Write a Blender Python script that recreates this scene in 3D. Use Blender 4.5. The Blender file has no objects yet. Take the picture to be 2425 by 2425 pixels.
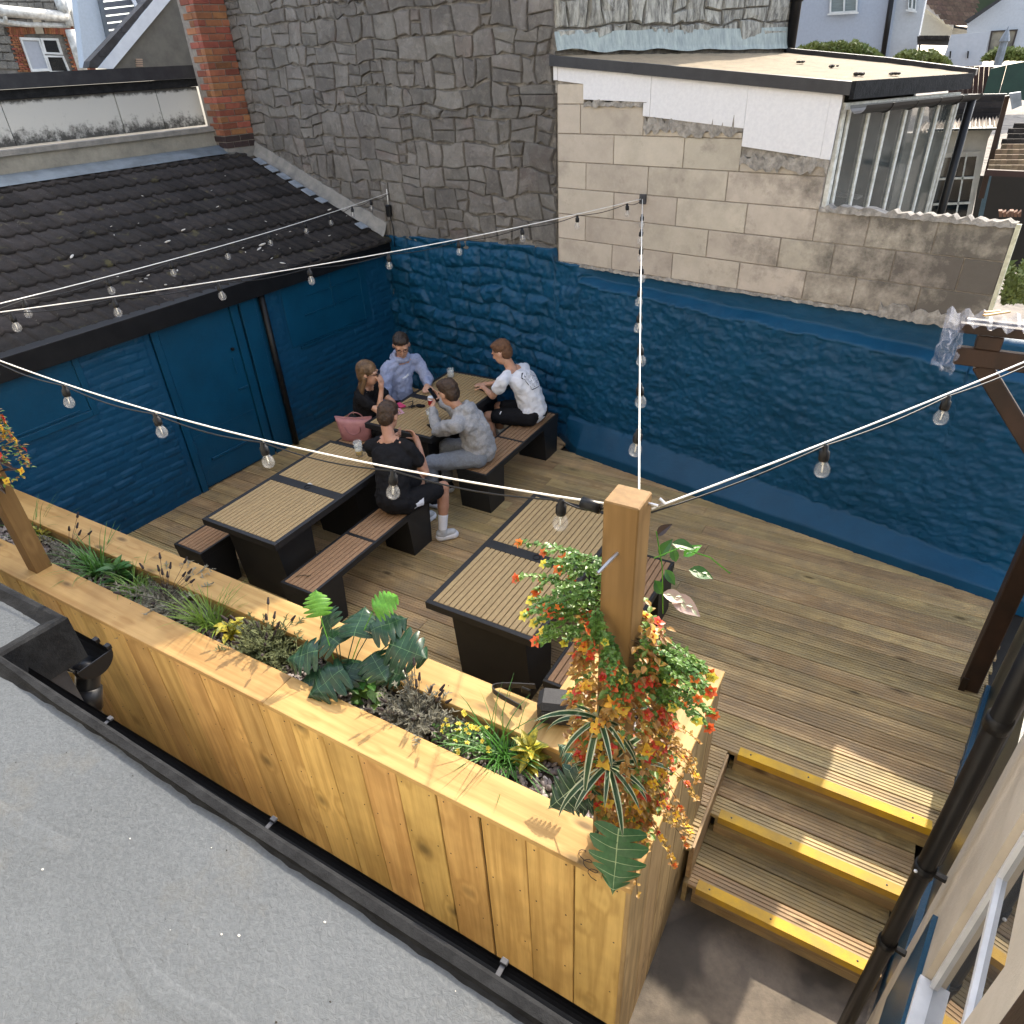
import bpy, bmesh, math, random
from math import sin, cos, pi, radians, sqrt, atan2
from mathutils import Vector, Matrix, noise
C = bpy.context.scene
COL = C.collection
rnd = random.Random(7)

# ---------------------------------------------------------------- camera
YAW, PITCH, ROLL, FPX, CH = -.5505, .5796, -.0526, 1648.0, 3.8
_f = Vector((sin(YAW)*cos(PITCH), cos(YAW)*cos(PITCH), -sin(PITCH)))
_r0 = Vector((cos(YAW), -sin(YAW), 0)); _u0 = _r0.cross(_f)
_r = cos(ROLL)*_r0 + sin(ROLL)*_u0; _u = -sin(ROLL)*_r0 + cos(ROLL)*_u0
CP = Vector((0, 0, CH))
cam = bpy.data.cameras.new('camera'); camo = bpy.data.objects.new('camera', cam); COL.objects.link(camo)
cam.sensor_width = 36; cam.lens = 36*FPX/2425; cam.clip_start = .05; cam.clip_end = 400
camo.matrix_world = Matrix(((_r.x, _u.x, -_f.x, 0), (_r.y, _u.y, -_f.y, 0), (_r.z, _u.z, -_f.z, CH), (0, 0, 0, 1)))
C.camera = camo
def ray(x, y): return _r*((x-1212.5)/FPX) - _u*((y-1212.5)/FPX) + _f
def onpl(x, y, p, n):
    d = ray(x, y); n = Vector(n); t = (Vector(p)-CP).dot(n)/d.dot(n); return CP + d*t
def onz(x, y, z): return onpl(x, y, (0, 0, z), (0, 0, 1))
def ony(x, y, Y): return onpl(x, y, (0, Y, 0), (0, 1, 0))
def onx(x, y, X): return onpl(x, y, (X, 0, 0), (1, 0, 0))

# ---------------------------------------------------------------- light
SUN_EL, SUN_AZ = 38.5, math.degrees(atan2(.095, 1))      # azimuth from +Y towards +X
w = bpy.data.worlds.new('World'); C.world = w; w.use_nodes = True
nt = w.node_tree; nt.nodes.clear()
sky = nt.nodes.new('ShaderNodeTexSky'); sky.sky_type = 'NISHITA'; sky.sun_disc = False
sky.sun_elevation = radians(SUN_EL); sky.sun_rotation = radians(SUN_AZ)
sky.air_density = 1.0; sky.dust_density = 2.2; sky.ozone_density = 1.0
bg = nt.nodes.new('ShaderNodeBackground'); bg.inputs['Strength'].default_value = .15
wo = nt.nodes.new('ShaderNodeOutputWorld')
hs = nt.nodes.new('ShaderNodeHueSaturation'); hs.inputs['Saturation'].default_value = .62
nt.links.new(sky.outputs[0], hs.inputs['Color']); nt.links.new(hs.outputs[0], bg.inputs[0]); nt.links.new(bg.outputs[0], wo.inputs[0])
sl = bpy.data.lights.new('sun', 'SUN'); so = bpy.data.objects.new('sun', sl); COL.objects.link(so)
sl.energy = 2.0; sl.angle = radians(.5); sl.color = (1, .88, .70)
sd = Vector((sin(radians(SUN_AZ))*cos(radians(SUN_EL)), cos(radians(SUN_AZ))*cos(radians(SUN_EL)), sin(radians(SUN_EL))))
so.rotation_euler = (-sd).to_track_quat('-Z', 'Y').to_euler(); so.location = (2, 12, 12)
C.view_settings.view_transform = 'Standard'; C.view_settings.look = 'None'
C.view_settings.exposure = 2.0; C.view_settings.gamma = 1
C.view_settings.use_curve_mapping = False
C.render.engine = 'CYCLES'

# ---------------------------------------------------------------- materials
MATS = {}
class NT:
    def __init__(s, name):
        s.m = bpy.data.materials.new(name); s.m.use_nodes = True; s.t = s.m.node_tree
        s.b = s.t.nodes['Principled BSDF']; MATS[name] = s.m
    def n(s, t, **k):
        o = s.t.nodes.new('ShaderNode'+t)
        for a, v in k.items(): setattr(o, a, v)
        return o
    def l(s, a, b): s.t.links.new(a, b)
    def math(s, op, a, b=None, clamp=False):
        o = s.n('Math', operation=op, use_clamp=clamp)
        for i, v in enumerate((a, b)):
            if v is None: continue
            if isinstance(v, (int, float)): o.inputs[i].default_value = v
            else: s.l(v, o.inputs[i])
        return o.outputs[0]
    def mix(s, f, a, b, mode='MIX'):
        o = s.n('MixRGB', blend_type=mode)
        for i, v in enumerate((f, a, b)):
            if isinstance(v, (int, float)): o.inputs[i].default_value = v
            elif isinstance(v, tuple): o.inputs[i].default_value = (*v, 1)
            else: s.l(v, o.inputs[i])
        return o.outputs[0]
    def coords(s, scale=(1, 1, 1), kind='Object'):
        tc = s.n('TexCoord'); mp = s.n('Mapping'); mp.inputs['Scale'].default_value = scale
        oi = s.n('ObjectInfo'); mu = s.n('VectorMath', operation='SCALE')
        cx = s.n('CombineXYZ')
        for i in range(3): s.l(oi.outputs['Random'], cx.inputs[i])
        s.l(cx.outputs[0], mu.inputs[0]); mu.inputs['Scale'].default_value = 43.7
        ad = s.n('VectorMath', operation='ADD'); s.l(tc.outputs[kind], ad.inputs[0]); s.l(mu.outputs[0], ad.inputs[1])
        s.l(ad.outputs[0], mp.inputs[0]); s.oi = oi
        return mp.outputs[0]
    def noise(s, vec, scale, detail=5, rough=.6, dist=0):
        o = s.n('TexNoise'); o.inputs['Scale'].default_value = scale; o.inputs['Detail'].default_value = detail
        o.inputs['Roughness'].default_value = rough; o.inputs['Distortion'].default_value = dist
        s.l(vec, o.inputs['Vector']); return o.outputs[0]
    def ramp(s, v, *stops):
        o = s.n('ValToRGB'); r = o.color_ramp
        while len(r.elements) < len(stops): r.elements.new(.5)
        for e, (p, c) in zip(r.elements, stops):
            e.position = p; e.color = (c, c, c, 1) if isinstance(c, (int, float)) else (*c, 1)
        s.l(v, o.inputs[0]); return o.outputs[0]
    def bump(s, h, strength=.3, dist=.01):
        o = s.n('Bump'); o.inputs['Strength'].default_value = strength; o.inputs['Distance'].default_value = dist
        s.l(h, o.inputs['Height']); s.l(o.outputs[0], s.b.inputs['Normal'])
    def rand(s, col, amt, hue=0):
        h = s.n('HueSaturation')
        v = s.n('MapRange'); s.l(s.oi.outputs['Random'], v.inputs[0]); v.inputs[3].default_value = 1-amt; v.inputs[4].default_value = 1+amt
        s.l(v.outputs[0], h.inputs['Value'])
        if hue:
            v2 = s.n('MapRange'); wn = s.n('TexWhiteNoise', noise_dimensions='1D'); s.l(s.oi.outputs['Random'], wn.inputs['W'])
            s.l(wn.outputs['Value'], v2.inputs[0]); v2.inputs[3].default_value = .5-hue; v2.inputs[4].default_value = .5+hue
            s.l(v2.outputs[0], h.inputs['Hue'])
        s.l(col, h.inputs['Color']); return h.outputs[0]
    def done(s, col, rough=.7, spec=.5, metal=0):
        if isinstance(col, tuple): s.b.inputs['Base Color'].default_value = (*col, 1)
        else: s.l(col, s.b.inputs['Base Color'])
        if isinstance(rough, (int, float)): s.b.inputs['Roughness'].default_value = rough
        else: s.l(rough, s.b.inputs['Roughness'])
        s.b.inputs['Specular IOR Level'].default_value = spec; s.b.inputs['Metallic'].default_value = metal
        return s.m

def plain(name, c, c2=None, scale=6, rough=.7, bump=0, bscale=40, rand=0, spec=.4, metal=0, stretch=(1, 1, 1), hue=0, lo=.35, hi=.65, bdist=.004):
    t = NT(name); v = t.coords(stretch)
    col = t.mix(t.ramp(t.noise(v, scale), (lo, 0.), (hi, 1.)), c, c2 or tuple(x*.8 for x in c))
    if rand or hue: col = t.rand(col, rand, hue)
    if bump: t.bump(t.noise(v, bscale, 6, .65), bump, bdist)
    return t.done(col, rough, spec, metal)

def wood(name, light, dark, rough=.6, rand=.14, knots=.8, gs=1., bump=.25, knotc=None, hue=.008, spec=.35, grey=None):
    t = NT(name); v = t.coords((1, 1, 1))
    mp = t.n('Mapping'); mp.inputs['Scale'].default_value = (1.2*gs, 24*gs, 24*gs); t.l(v, mp.inputs[0])
    # rings bent around knots
    kmp = t.n('Mapping'); kmp.inputs['Scale'].default_value = (2.6, 7.5, 3.0); t.l(v, kmp.inputs[0])
    vo = t.n('TexVoronoi'); vo.inputs['Scale'].default_value = 1.0; t.l(kmp.outputs[0], vo.inputs['Vector'])
    big = t.noise(mp.outputs[0], .5, 3, .5, .35)
    fine = t.noise(mp.outputs[0], 2.3, 8, .7, .3)
    kd = vo.outputs['Distance']
    ring = t.math('SINE', t.math('ADD', t.math('MULTIPLY', big, 17), t.math('MULTIPLY', t.math('MINIMUM', kd, .30), 24)))
    ring = t.math('MULTIPLY', t.math('ADD', ring, 1), .5)
    g = t.math('ADD', t.math('MULTIPLY', ring, .30), t.math('MULTIPLY', fine, .85))
    col = t.mix(t.ramp(g, (.38, 0.), (.82, 1.)), light, dark)
    bl = t.noise(v, 2.2, 3, .6)
    col = t.mix(t.ramp(bl, (.42, 0.), (.75, .6)), col, tuple(a*.62 for a in dark))
    if grey:
        gn = t.noise(v, 5, 5, .7); col = t.mix(t.ramp(gn, (.4, 0.), (.75, .7)), col, grey)
    if knots:
        kc = knotc or tuple(a*.28 for a in dark)
        sc = t.n('SeparateColor'); t.l(vo.outputs['Color'], sc.inputs[0])
        pick = t.math('GREATER_THAN', sc.outputs[0], .5)
        k = t.ramp(kd, (.06, 1.), (.19, 0.))
        k = t.math('MULTIPLY', t.math('MULTIPLY', k, pick), knots)
        col = t.mix(k, col, kc)
    col = t.rand(col, rand, hue)
    t.bump(g, bump, .0025)
    return t.done(col, rough, spec)

def glass(name, tint=(.9, .95, .95), rough=.02, alpha=.25):
    t = NT(name); t.done(tint, rough, .6)
    t.b.inputs['Alpha'].default_value = alpha
    return t.m

M_deck = wood('deck_timber', (.50, .36, .175), (.29, .195, .09), .6, .13, .85, 1., .3, hue=.012, grey=(.22, .18, .12))
M_deck_old = wood('weathered_deck_timber', (.17, .145, .11), (.075, .062, .045), .75, .3, .7, 1., .3, hue=.012, grey=(.14, .135, .11))
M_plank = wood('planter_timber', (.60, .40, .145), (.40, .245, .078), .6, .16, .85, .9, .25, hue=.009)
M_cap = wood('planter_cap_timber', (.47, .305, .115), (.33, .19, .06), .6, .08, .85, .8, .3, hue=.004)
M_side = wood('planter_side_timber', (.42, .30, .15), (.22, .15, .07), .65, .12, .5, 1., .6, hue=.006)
M_post = wood('post_timber', (.23, .135, .048), (.16, .09, .028), .65, .04, .5, .8, .25)
M_slat = plain('composite_slat', (.36, .255, .125), (.31, .215, .105), 30, .6, .12, 90, .04, .3)
M_slat_seat = plain('composite_seat_slat', (.31, .185, .10), (.26, .15, .08), 30, .6, .12, 90, .05, .3)
M_steel = plain('black_powder_coated_steel', (.010, .0105, .012), (.014, .014, .015), 12, .5, .08, 200, 0, .4)
M_blackpl = plain('black_plastic', (.005, .005, .006), (.009, .009, .010), 8, .4, .03, 60, 0, .25)
M_blackpaint = plain('black_roof_paint', (.006, .0065, .0078), (.016, .017, .019), 14, .8, .8, 45, 0, .2, bdist=.006)
M_yellow = plain('yellow_grp_nosing', (.68, .41, .03), (.46, .29, .06), 6, .6, .5, 160, .05, .3)
M_brownpost = plain('dark_brown_timber', (.042, .022, .014), (.022, .013, .009), 6, .6, .5, 30, .1, .3, stretch=(1, 1, .3))
M_rope = plain('white_rope', (.78, .76, .72), (.7, .68, .64), 20, .7)
M_mortar = plain('mortar', (.21, .20, .185), (.115, .11, .10), 9, .9, .9, 60, bdist=.01)

# ---------------------------------------------------------------- objects
def tag(o, label=None, cat=None, group=None, kind=None):
    if label: o['label'] = label
    if cat: o['category'] = cat
    if group: o['group'] = group
    if kind: o['kind'] = kind
    return o
def empty(name, loc=(0, 0, 0), label=None, cat=None, group=None):
    o = bpy.data.objects.new(name, None); COL.objects.link(o); o.location = loc; o.empty_display_size = .1
    return tag(o, label, cat, group)
class MB:
    def __init__(s): s.v = []; s.f = []; s.mi = []; s.k = 0
    def add(s, vs, fs, mi=None):
        b = len(s.v); s.v += [tuple(p) for p in vs]; s.f += [tuple(b+i for i in f) for f in fs]
        s.mi += [s.k if mi is None else mi]*len(fs); return s
    def box(s, a, b, c=0, M=None):
        x0, y0, z0 = a; x1, y1, z1 = b
        if c <= 0:
            vs = [(x0, y0, z0), (x1, y0, z0), (x1, y1, z0), (x0, y1, z0), (x0, y0, z1), (x1, y0, z1), (x1, y1, z1), (x0, y1, z1)]
            fs = [(0, 3, 2, 1), (4, 5, 6, 7), (0, 1, 5, 4), (1, 2, 6, 5), (2, 3, 7, 6), (3, 0, 4, 7)]
        else:
            vs = []; fs = []
            cx, cy, cz = [min(c, abs(q)*.45) for q in (x1-x0, y1-y0, z1-z0)]
            idx = {}
            for i, (X, sx) in enumerate(((x0, 1), (x1, -1))):
                for j, (Y, sy) in enumerate(((y0, 1), (y1, -1))):
                    for k, (Z, sz) in enumerate(((z0, 1), (z1, -1))):
                        idx[i, j, k] = len(vs)
                        vs += [(X, Y+sy*cy, Z+sz*cz), (X+sx*cx, Y, Z+sz*cz), (X+sx*cx, Y+sy*cy, Z)]
            I = lambda i, j, k, a: idx[i, j, k]+a
            for i in (0, 1):
                q = [I(i, 0, 0, 0), I(i, 1, 0, 0), I(i, 1, 1, 0), I(i, 0, 1, 0)]; fs.append(q if i else q[::-1])
                q = [I(0, i, 0, 1), I(1, i, 0, 1), I(1, i, 1, 1), I(0, i, 1, 1)]; fs.append(q[::-1] if i else q)
                q = [I(0, 0, i, 2), I(1, 0, i, 2), I(1, 1, i, 2), I(0, 1, i, 2)]; fs.append(q if i else q[::-1])
            for j in (0, 1):
                for k in (0, 1):
                    q = [I(0, j, k, 1), I(1, j, k, 1), I(1, j, k, 2), I(0, j, k, 2)]; fs.append(q if (j+k) % 2 == 0 else q[::-1])
                    q = [I(j, 0, k, 0), I(j, 1, k, 0), I(j, 1, k, 2), I(j, 0, k, 2)]; fs.append(q if (j+k) % 2 else q[::-1])
                    q = [I(j, k, 0, 0), I(j, k, 1, 0), I(j, k, 1, 1), I(j, k, 0, 1)]; fs.append(q if (j+k) % 2 == 0 else q[::-1])
            for i in (0, 1):
                for j in (0, 1):
                    for k in (0, 1):
                        q = [I(i, j, k, 0), I(i, j, k, 1), I(i, j, k, 2)]; fs.append(q if (i+j+k) % 2 else q[::-1])
        if M: vs = [M @ Vector(p) for p in vs]
        return s.add(vs, fs)
    def tube(s, pts, r, n=8, caps=True):
        pts = [Vector(p) for p in pts]; rs = r if isinstance(r, (list, tuple)) else [r]*len(pts)
        vs = []; fs = []; up = None
        for i, p in enumerate(pts):
            d = (pts[min(i+1, len(pts)-1)]-pts[max(i-1, 0)]).normalized()
            if up is None: up = Vector((0, 0, 1)) if abs(d.z) < .9 else Vector((1, 0, 0))
            a = d.cross(up)
            if a.length < 1e-5: a = d.orthogonal()
            a.normalize(); b = a.cross(d).normalized(); up = b
            for k in range(n):
                t = 2*pi*k/n; vs.append(p+(a*cos(t)+b*sin(t))*rs[i])
        for i in range(len(pts)-1):
            for k in range(n):
                k2 = (k+1) % n; fs.append((i*n+k, i*n+k2, (i+1)*n+k2, (i+1)*n+k))
        if caps: fs.append(tuple(range(n))[::-1]); fs.append(tuple((len(pts)-1)*n+k for k in range(n)))
        return s.add(vs, fs)
    def extrude(s, prof, x0, x1, M=None, closed=True, cap=True):
        """profile points (y,z) extruded along x"""
        n = len(prof); vs = [(x0, y, z) for y, z in prof]+[(x1, y, z) for y, z in prof]
        fs = [(i, (i+1) % n, n+(i+1) % n, n+i) for i in range(n if closed else n-1)]
        if closed and cap: fs += [tuple(range(n))[::-1], tuple(range(n, 2*n))]
        if M: vs = [M @ Vector(p) for p in vs]
        return s.add(vs, fs)
    def poly(s, pts, d=None):
        """flat polygon, optional thickness vector d"""
        pts = [Vector(p) for p in pts]; n = len(pts)
        if d is None: return s.add(pts, [tuple(range(n))])
        d = Vector(d); vs = pts+[p+d for p in pts]
        fs = [tuple(range(n)), tuple(range(n, 2*n))[::-1]]+[(i, n+i, n+(i+1) % n, (i+1) % n) for i in range(n)]
        return s.add(vs, fs)
    def lathe(s, prof, n=16, M=None):
        vs = []; fs = []
        for r, z in prof:
            for k in range(n): vs.append((r*cos(2*pi*k/n), r*sin(2*pi*k/n), z))
        for i in range(len(prof)-1):
            for k in range(n):
                k2 = (k+1) % n; fs.append((i*n+k, i*n+k2, (i+1)*n+k2, (i+1)*n+k))
        if M: vs = [M @ Vector(p) for p in vs]
        return s.add(vs, fs)
    def sphere(s, c, r, n=10, m=7, sc=(1, 1, 1)):
        prof = [(max(1e-4, r*sin(pi*i/m)), -r*cos(pi*i/m)) for i in range(m+1)]
        M = Matrix.Translation(c) @ Matrix.Diagonal((*sc, 1)); return s.lathe(prof, n, M)
    def mesh(s, name, mats, smooth=False):
        me = bpy.data.meshes.new(name); me.from_pydata(s.v, [], s.f)
        for m in (mats if isinstance(mats, (list, tuple)) else [mats]): me.materials.append(m)
        if any(s.mi): me.polygons.foreach_set('material_index', s.mi)
        if smooth: me.polygons.foreach_set('use_smooth', [True]*len(me.polygons))
        me.update(); return me
    def build(s, name, mats, parent=None, smooth=False, loc=None, rot=None, center=False, fix=False):
        if center and s.v:
            cx = [(min(p[i] for p in s.v)+max(p[i] for p in s.v))/2 for i in range(3)]
            s.v = [(p[0]-cx[0], p[1]-cx[1], p[2]-cx[2]) for p in s.v]; loc = cx
        me = s.mesh(name, mats, smooth)
        if fix:
            bm = bmesh.new(); bm.from_mesh(me); bmesh.ops.recalc_face_normals(bm, faces=bm.faces); bm.to_mesh(me); bm.free()
        return link(name, me, parent, loc, rot)
def link(name, me, parent=None, loc=None, rot=None, M=None):
    o = bpy.data.objects.new(name, me); COL.objects.link(o); o.parent = parent
    if M is not None: o.matrix_local = M
    if loc is not None: o.location = loc
    if rot is not None: o.rotation_euler = rot
    return o
def frame(o, x, z):
    """matrix with x axis, z axis (approx), at origin o"""
    x = Vector(x).normalized(); z = Vector(z); z = (z-x*z.dot(x)).normalized(); y = z.cross(x)
    return Matrix(((x.x, y.x, z.x, o[0]), (x.y, y.y, z.y, o[1]), (x.z, y.z, z.z, o[2]), (0, 0, 0, 1)))
def plank(name, a, b, width, thick, up, mat, parent, c=.003, jit=0.):
    """board from a to b (centre line), local x along it"""
    a = Vector(a); b = Vector(b); L = (b-a).length
    me = MB().box((-L/2, -width/2, -thick/2), (L/2, width/2, thick/2), c).mesh(name, mat)
    F = frame((a+b)/2, b-a, up)
    return link(name, me, parent, M=F)

# back wall frame : s along the wall, d behind it
_dx, _dy = 4.04, -.78; _L = sqrt(_dx*_dx+_dy*_dy)
WU = Vector((_dx/_L, _dy/_L, 0)); WN = Vector((-WU.y, WU.x, 0)); W0 = Vector((-3.37, 6.62, 0))
def W(s, d, z): return W0 + WU*s + WN*d + Vector((0, 0, z))
def wall_s(x, y): q = Vector((x, y, 0))-W0; return q.dot(WU), q.dot(WN)
GR = -.54

# ================================================================ setting
def paint_blue(name, c, rough=.5):
    t = NT(name); v = t.coords((1, 1, 1))
    col = t.mix(t.ramp(t.noise(v, 3, 6, .7), (.3, 0.), (.7, 1.)), c, tuple(x*.72 for x in c))
    col = t.mix(t.ramp(t.noise(v, 38, 4, .7), (.66, 0.), (.8, .35)), col, tuple(min(1, x*1.7+.01) for x in c))
    t.bump(t.noise(v, 55, 5, .7), .5, .006)
    return t.done(col, rough, .28)
M_blue = paint_blue('blue_masonry_paint', (.003, .060, .130))
M_blue2 = paint_blue('blue_joinery_paint', (.003, .060, .124), .35)
def concrete(name, a, b, stain):
    t = NT(name); v = t.coords((1, 1, 1))
    col = t.mix(t.ramp(t.noise(v, 1.6, 8, .75), (.35, 0.), (.62, 1.)), a, b)
    col = t.mix(t.ramp(t.noise(v, .9, 3, .5, 1.5), (.52, 0.), (.64, .8)), col, stain)
    vo = t.n('TexVoronoi'); vo.inputs['Scale'].default_value = 9; t.l(v, vo.inputs['Vector'])
    sc = t.n('SeparateColor'); t.l(vo.outputs['Color'], sc.inputs[0])
    k = t.math('MULTIPLY', t.ramp(vo.outputs['Distance'], (.08, 1.), (.2, 0.)), t.math('GREATER_THAN', sc.outputs[0], .8))
    col = t.mix(t.math('MULTIPLY', k, .7), col, (.035, .032, .03))
    t.bump(t.noise(v, 28, 8, .75), .6, .01)
    return t.done(col, .85, .3)
M_conc = concrete('yard_concrete', (.25, .21, .17), (.13, .112, .095), (.05, .046, .042))
MB().poly([(-60, -40, GR), (60, -40, GR), (60, 90, GR), (-60, 90, GR)]).build('ground', M_conc)
tag(bpy.data.objects['ground'], kind='structure')

# ---- deck boards
def xs(y): return -6.30+.05*(y-2.4)          # shed wall line
def xw(y): return .30+.158*y                 # right wall line
def board_prof(w, th, ng=5, gd=.0045):
    p = [(-w/2, -th), (-w/2, -.003), (-w/2+.003, 0)]
    m = .011; st = (w-2*m)/ng
    for i in range(ng):
        y = -w/2+m+st*i+st*.5; g = st*.17
        p += [(y-g, 0), (y-g*.7, -gd), (y+g*.7, -gd), (y+g, 0)]
    p += [(w/2-.003, 0), (w/2, -.003), (w/2, -th)]
    return p[::-1]
deck = empty('deck', (-2.7, 4.5, 0)); tag(deck, kind='structure')
PB = 3.13; PITCH_B = .152
prof = board_prof(.1435, .028)
def deck_board(x0, x1, yc, z, parent, name='deck_board', mat=None, pr=None, jz=0):
    me = MB().extrude(pr or prof, -(x1-x0)/2, (x1-x0)/2).mesh(name, mat or M_deck)
    o = link(name, me, parent, loc=Vector(((x0+x1)/2, yc, z+jz))-parent.location)
    if rnd.random() < .5: o.rotation_euler = (0, 0, pi)
    return o
for k in range(-9, 28):
    yc = PB+PITCH_B*(k+.5)
    xl = xs(yc)-.05
    xr = (xw(yc)+.02) if k >= 0 else (-.385 if yc > 2.3 else -.5)
    if yc > 5.35: xr = min(xr, -2.97+(6.35-yc)/.193+.4)
    if yc > 6.35: xr = -3.2
    cuts = []
    if k % 2: cuts = [-4.1+rnd.uniform(-.5, .3), -1.25+rnd.uniform(-.15, .1)]
    else: cuts = [-2.9+rnd.uniform(-.3, .3)]
    if k < 0: cuts = [-3.3+rnd.uniform(-.6, .6)]
    ends = [xl]+[c for c in cuts if xl+.3 < c < xr-.3]+[xr]
    for a, b in zip(ends, ends[1:]):
        deck_board(a+.002, b-.002, yc, 0, deck, jz=rnd.uniform(-.0012, .0012))
M_void = plain('dark_shade_and_grit', (.02, .016, .012))  # near-black puts shade into gaps and interiors; also colours moss and grit
MB().poly([(-6.5, 1.95, -.06), (-.52, 1.95, -.06), (-.52, 3.1, -.06), (-.37, 3.17, -.06), (1.3, 3.17, -.06), (1.3, 6.8, -.06), (-3, 7.3, -.06), (-6.5, 7.4, -.06)]).build('underdeck_shade_sheet', M_void, deck, loc=-deck.location)  # flat dark sheet standing for the shade between and below the boards

# ---- steps
steps = empty('deck_steps', (.1, 2.6, GR), 'two timber deck steps with yellow nosings beside the planter end', 'steps')
def rel(o): return -o.location
def cbx(name, a, b, mat, parent, c=.002, group=None):
    """centred chamfered box child in world coordinates, long axis = local x"""
    a = Vector(a); b = Vector(b); s = b-a; ctr = (a+b)/2
    ax = max(range(3), key=lambda i: abs(s[i]))
    dims = [abs(s[i]) for i in range(3)]
    if ax == 0: R = Matrix.Identity(4); d = dims
    elif ax == 1: R = Matrix.Rotation(pi/2, 4, 'Z'); d = [dims[1], dims[0], dims[2]]
    else: R = Matrix.Rotation(-pi/2, 4, 'Y'); d = [dims[2], dims[1], dims[0]]
    me = MB().box((-d[0]/2, -d[1]/2, -d[2]/2), (d[0]/2, d[1]/2, d[2]/2), c).mesh(name, mat)
    base = (parent.location if parent and parent.parent is None else (parent.location+parent.parent.location if parent else Vector()))
    return link(name, me, parent, M=Matrix.Translation(ctr-base) @ R)
SX0, SX1 = -.372, .74
for lv, (yf, z) in enumerate(((3.13, 0), (2.765, -.18), (2.375, -.36))):
    x0 = -.372; x1 = xw(yf)
    # riser boards below the nosing
    for j in range(2 if lv else 2):
        zt = z-.03-.082*j
        if zt < z-.17: break
        cbx('riser_board', (x0+.03, yf+.012, zt-.078), (x1, yf+.030, zt), M_deck, steps)
    # nosing strip : tread leg and riser leg
    n = MB(); L = x1-.02-(-.322)
    n.extrude([(0, -.055), (.005, -.055), (.005, -.006), (.062, -.002), (.062, .004), (-.001, .004)], -L/2, L/2)
    o = n.build('yellow_nosing', M_yellow, steps, loc=Vector((-.322+L/2, yf-.002, z+.002))-steps.location)
    if lv:
        y = yf+.078
        while y < yf+.40:
            deck_board(x0, x1, y, z, steps, 'tread_board'); y += .152
    for xx in (-.25, .1, x1-.12):
        MB().sphere((0, 0, 0), .006, 8, 4).build('nosing_screw', M_mortar, steps, loc=Vector((xx, yf+.03, z+.006))-steps.location)
cbx('stringer', (-.40, 2.40, -.33), (-.372, 3.12, -.02), M_deck, steps)
cbx('stringer', (-.40, 2.37, GR), (-.372, 2.78, -.34), M_deck, steps)
# moss / debris
for i in range(3):
    pass

# ---- planter
pl = empty('raised_planter', (-2.9, 1.75, GR), 'long L-shaped raised timber planter with golden vertical boards and wide cap', 'planter')
ZT = 1.10; x = -.447
i = 0
while x > -8.2:
    wd = .221
    gap = .014 if i == 2 else .005
    cbx('cladding_board', (x-wd, 1.429+rnd.uniform(-.004, .003), GR), (x, 1.450, ZT-.03), M_plank, pl, .003)
    x -= wd+gap; i += 1
MB().box((-8.3, 1.452, GR), (-.46, 1.47, ZT-.035)).build('backing_panel', M_void, pl, loc=rel(pl))
y = 1.432; k = 0
while y < 2.68:
    wd = min([.235, .2, .21, .22][k % 4], 2.69-y)
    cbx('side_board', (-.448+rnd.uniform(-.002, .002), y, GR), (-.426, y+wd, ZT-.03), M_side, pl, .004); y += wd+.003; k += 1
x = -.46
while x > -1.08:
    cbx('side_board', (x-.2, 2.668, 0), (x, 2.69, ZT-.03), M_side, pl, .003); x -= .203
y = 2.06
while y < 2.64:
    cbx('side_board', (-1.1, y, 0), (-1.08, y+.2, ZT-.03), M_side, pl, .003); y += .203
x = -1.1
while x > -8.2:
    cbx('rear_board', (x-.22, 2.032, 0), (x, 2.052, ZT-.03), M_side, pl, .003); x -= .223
# screw heads along the cladding
M_screw = plain('dull_screw', (.10, .08, .06), None, 10, .5, metal=.5)
scr = MB().sphere((0, 0, 0), .0045, 6, 3, (1, .4, 1)).mesh('screw', M_screw)
x = -.447; i = 0
while x > -5.4:
    for zz in (1.02, .62, .16):
        for dx in (.035, .186): link('screw', scr, pl, loc=Vector((x-dx+rnd.uniform(-.006, .006), 1.4255, zz+rnd.uniform(-.012, .012)))-pl.location)
    x -= .221+(.014 if i == 2 else .005); i += 1
# caps
def cap(a, b): return cbx('cap_board', (*a, ZT-.03), (*b, ZT), M_cap, pl, .003)
cap((-4.60, 1.415), (-2.42, 1.622)); cap((-2.417, 1.415), (-.546, 1.622)); cap((-8.3, 1.415), (-4.603, 1.622))
cap((-.543, 1.415), (-.420, 1.519)); cap((-.530, 1.522), (-.420, 1.626))
cap((-.640, 1.629), (-.420, 2.70))
cap((-4.05, 1.860), (-1.125, 2.068)); cap((-8.3, 1.860), (-4.053, 2.068))
cap((-1.122, 1.860), (-.90, 2.49)); cap((-1.122, 2.493), (-.643, 2.70))
M_inner = wood('planter_lining_timber', (.32, .22, .10), (.2, .13, .06), .7, .1, .4)
cbx('lining_board', (-8.3, 1.605, .90), (-.66, 1.618, ZT-.031), M_inner, pl)
cbx('lining_board', (-8.3, 1.864, .90), (-.90, 1.880, ZT-.031), M_inner, pl)
M_soil = plain('dark_soil', (.03, .022, .016), (.015, .012, .01), 20, .95, 1, 60)
MB().box((-8.3, 1.618, .9), (-.645, 1.864, .985)).build('soil', M_soil, pl, loc=rel(pl))
MB().box((-.9, 1.864, .9), (-.645, 2.49, .985)).build('soil', M_soil, pl, loc=rel(pl))
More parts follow.
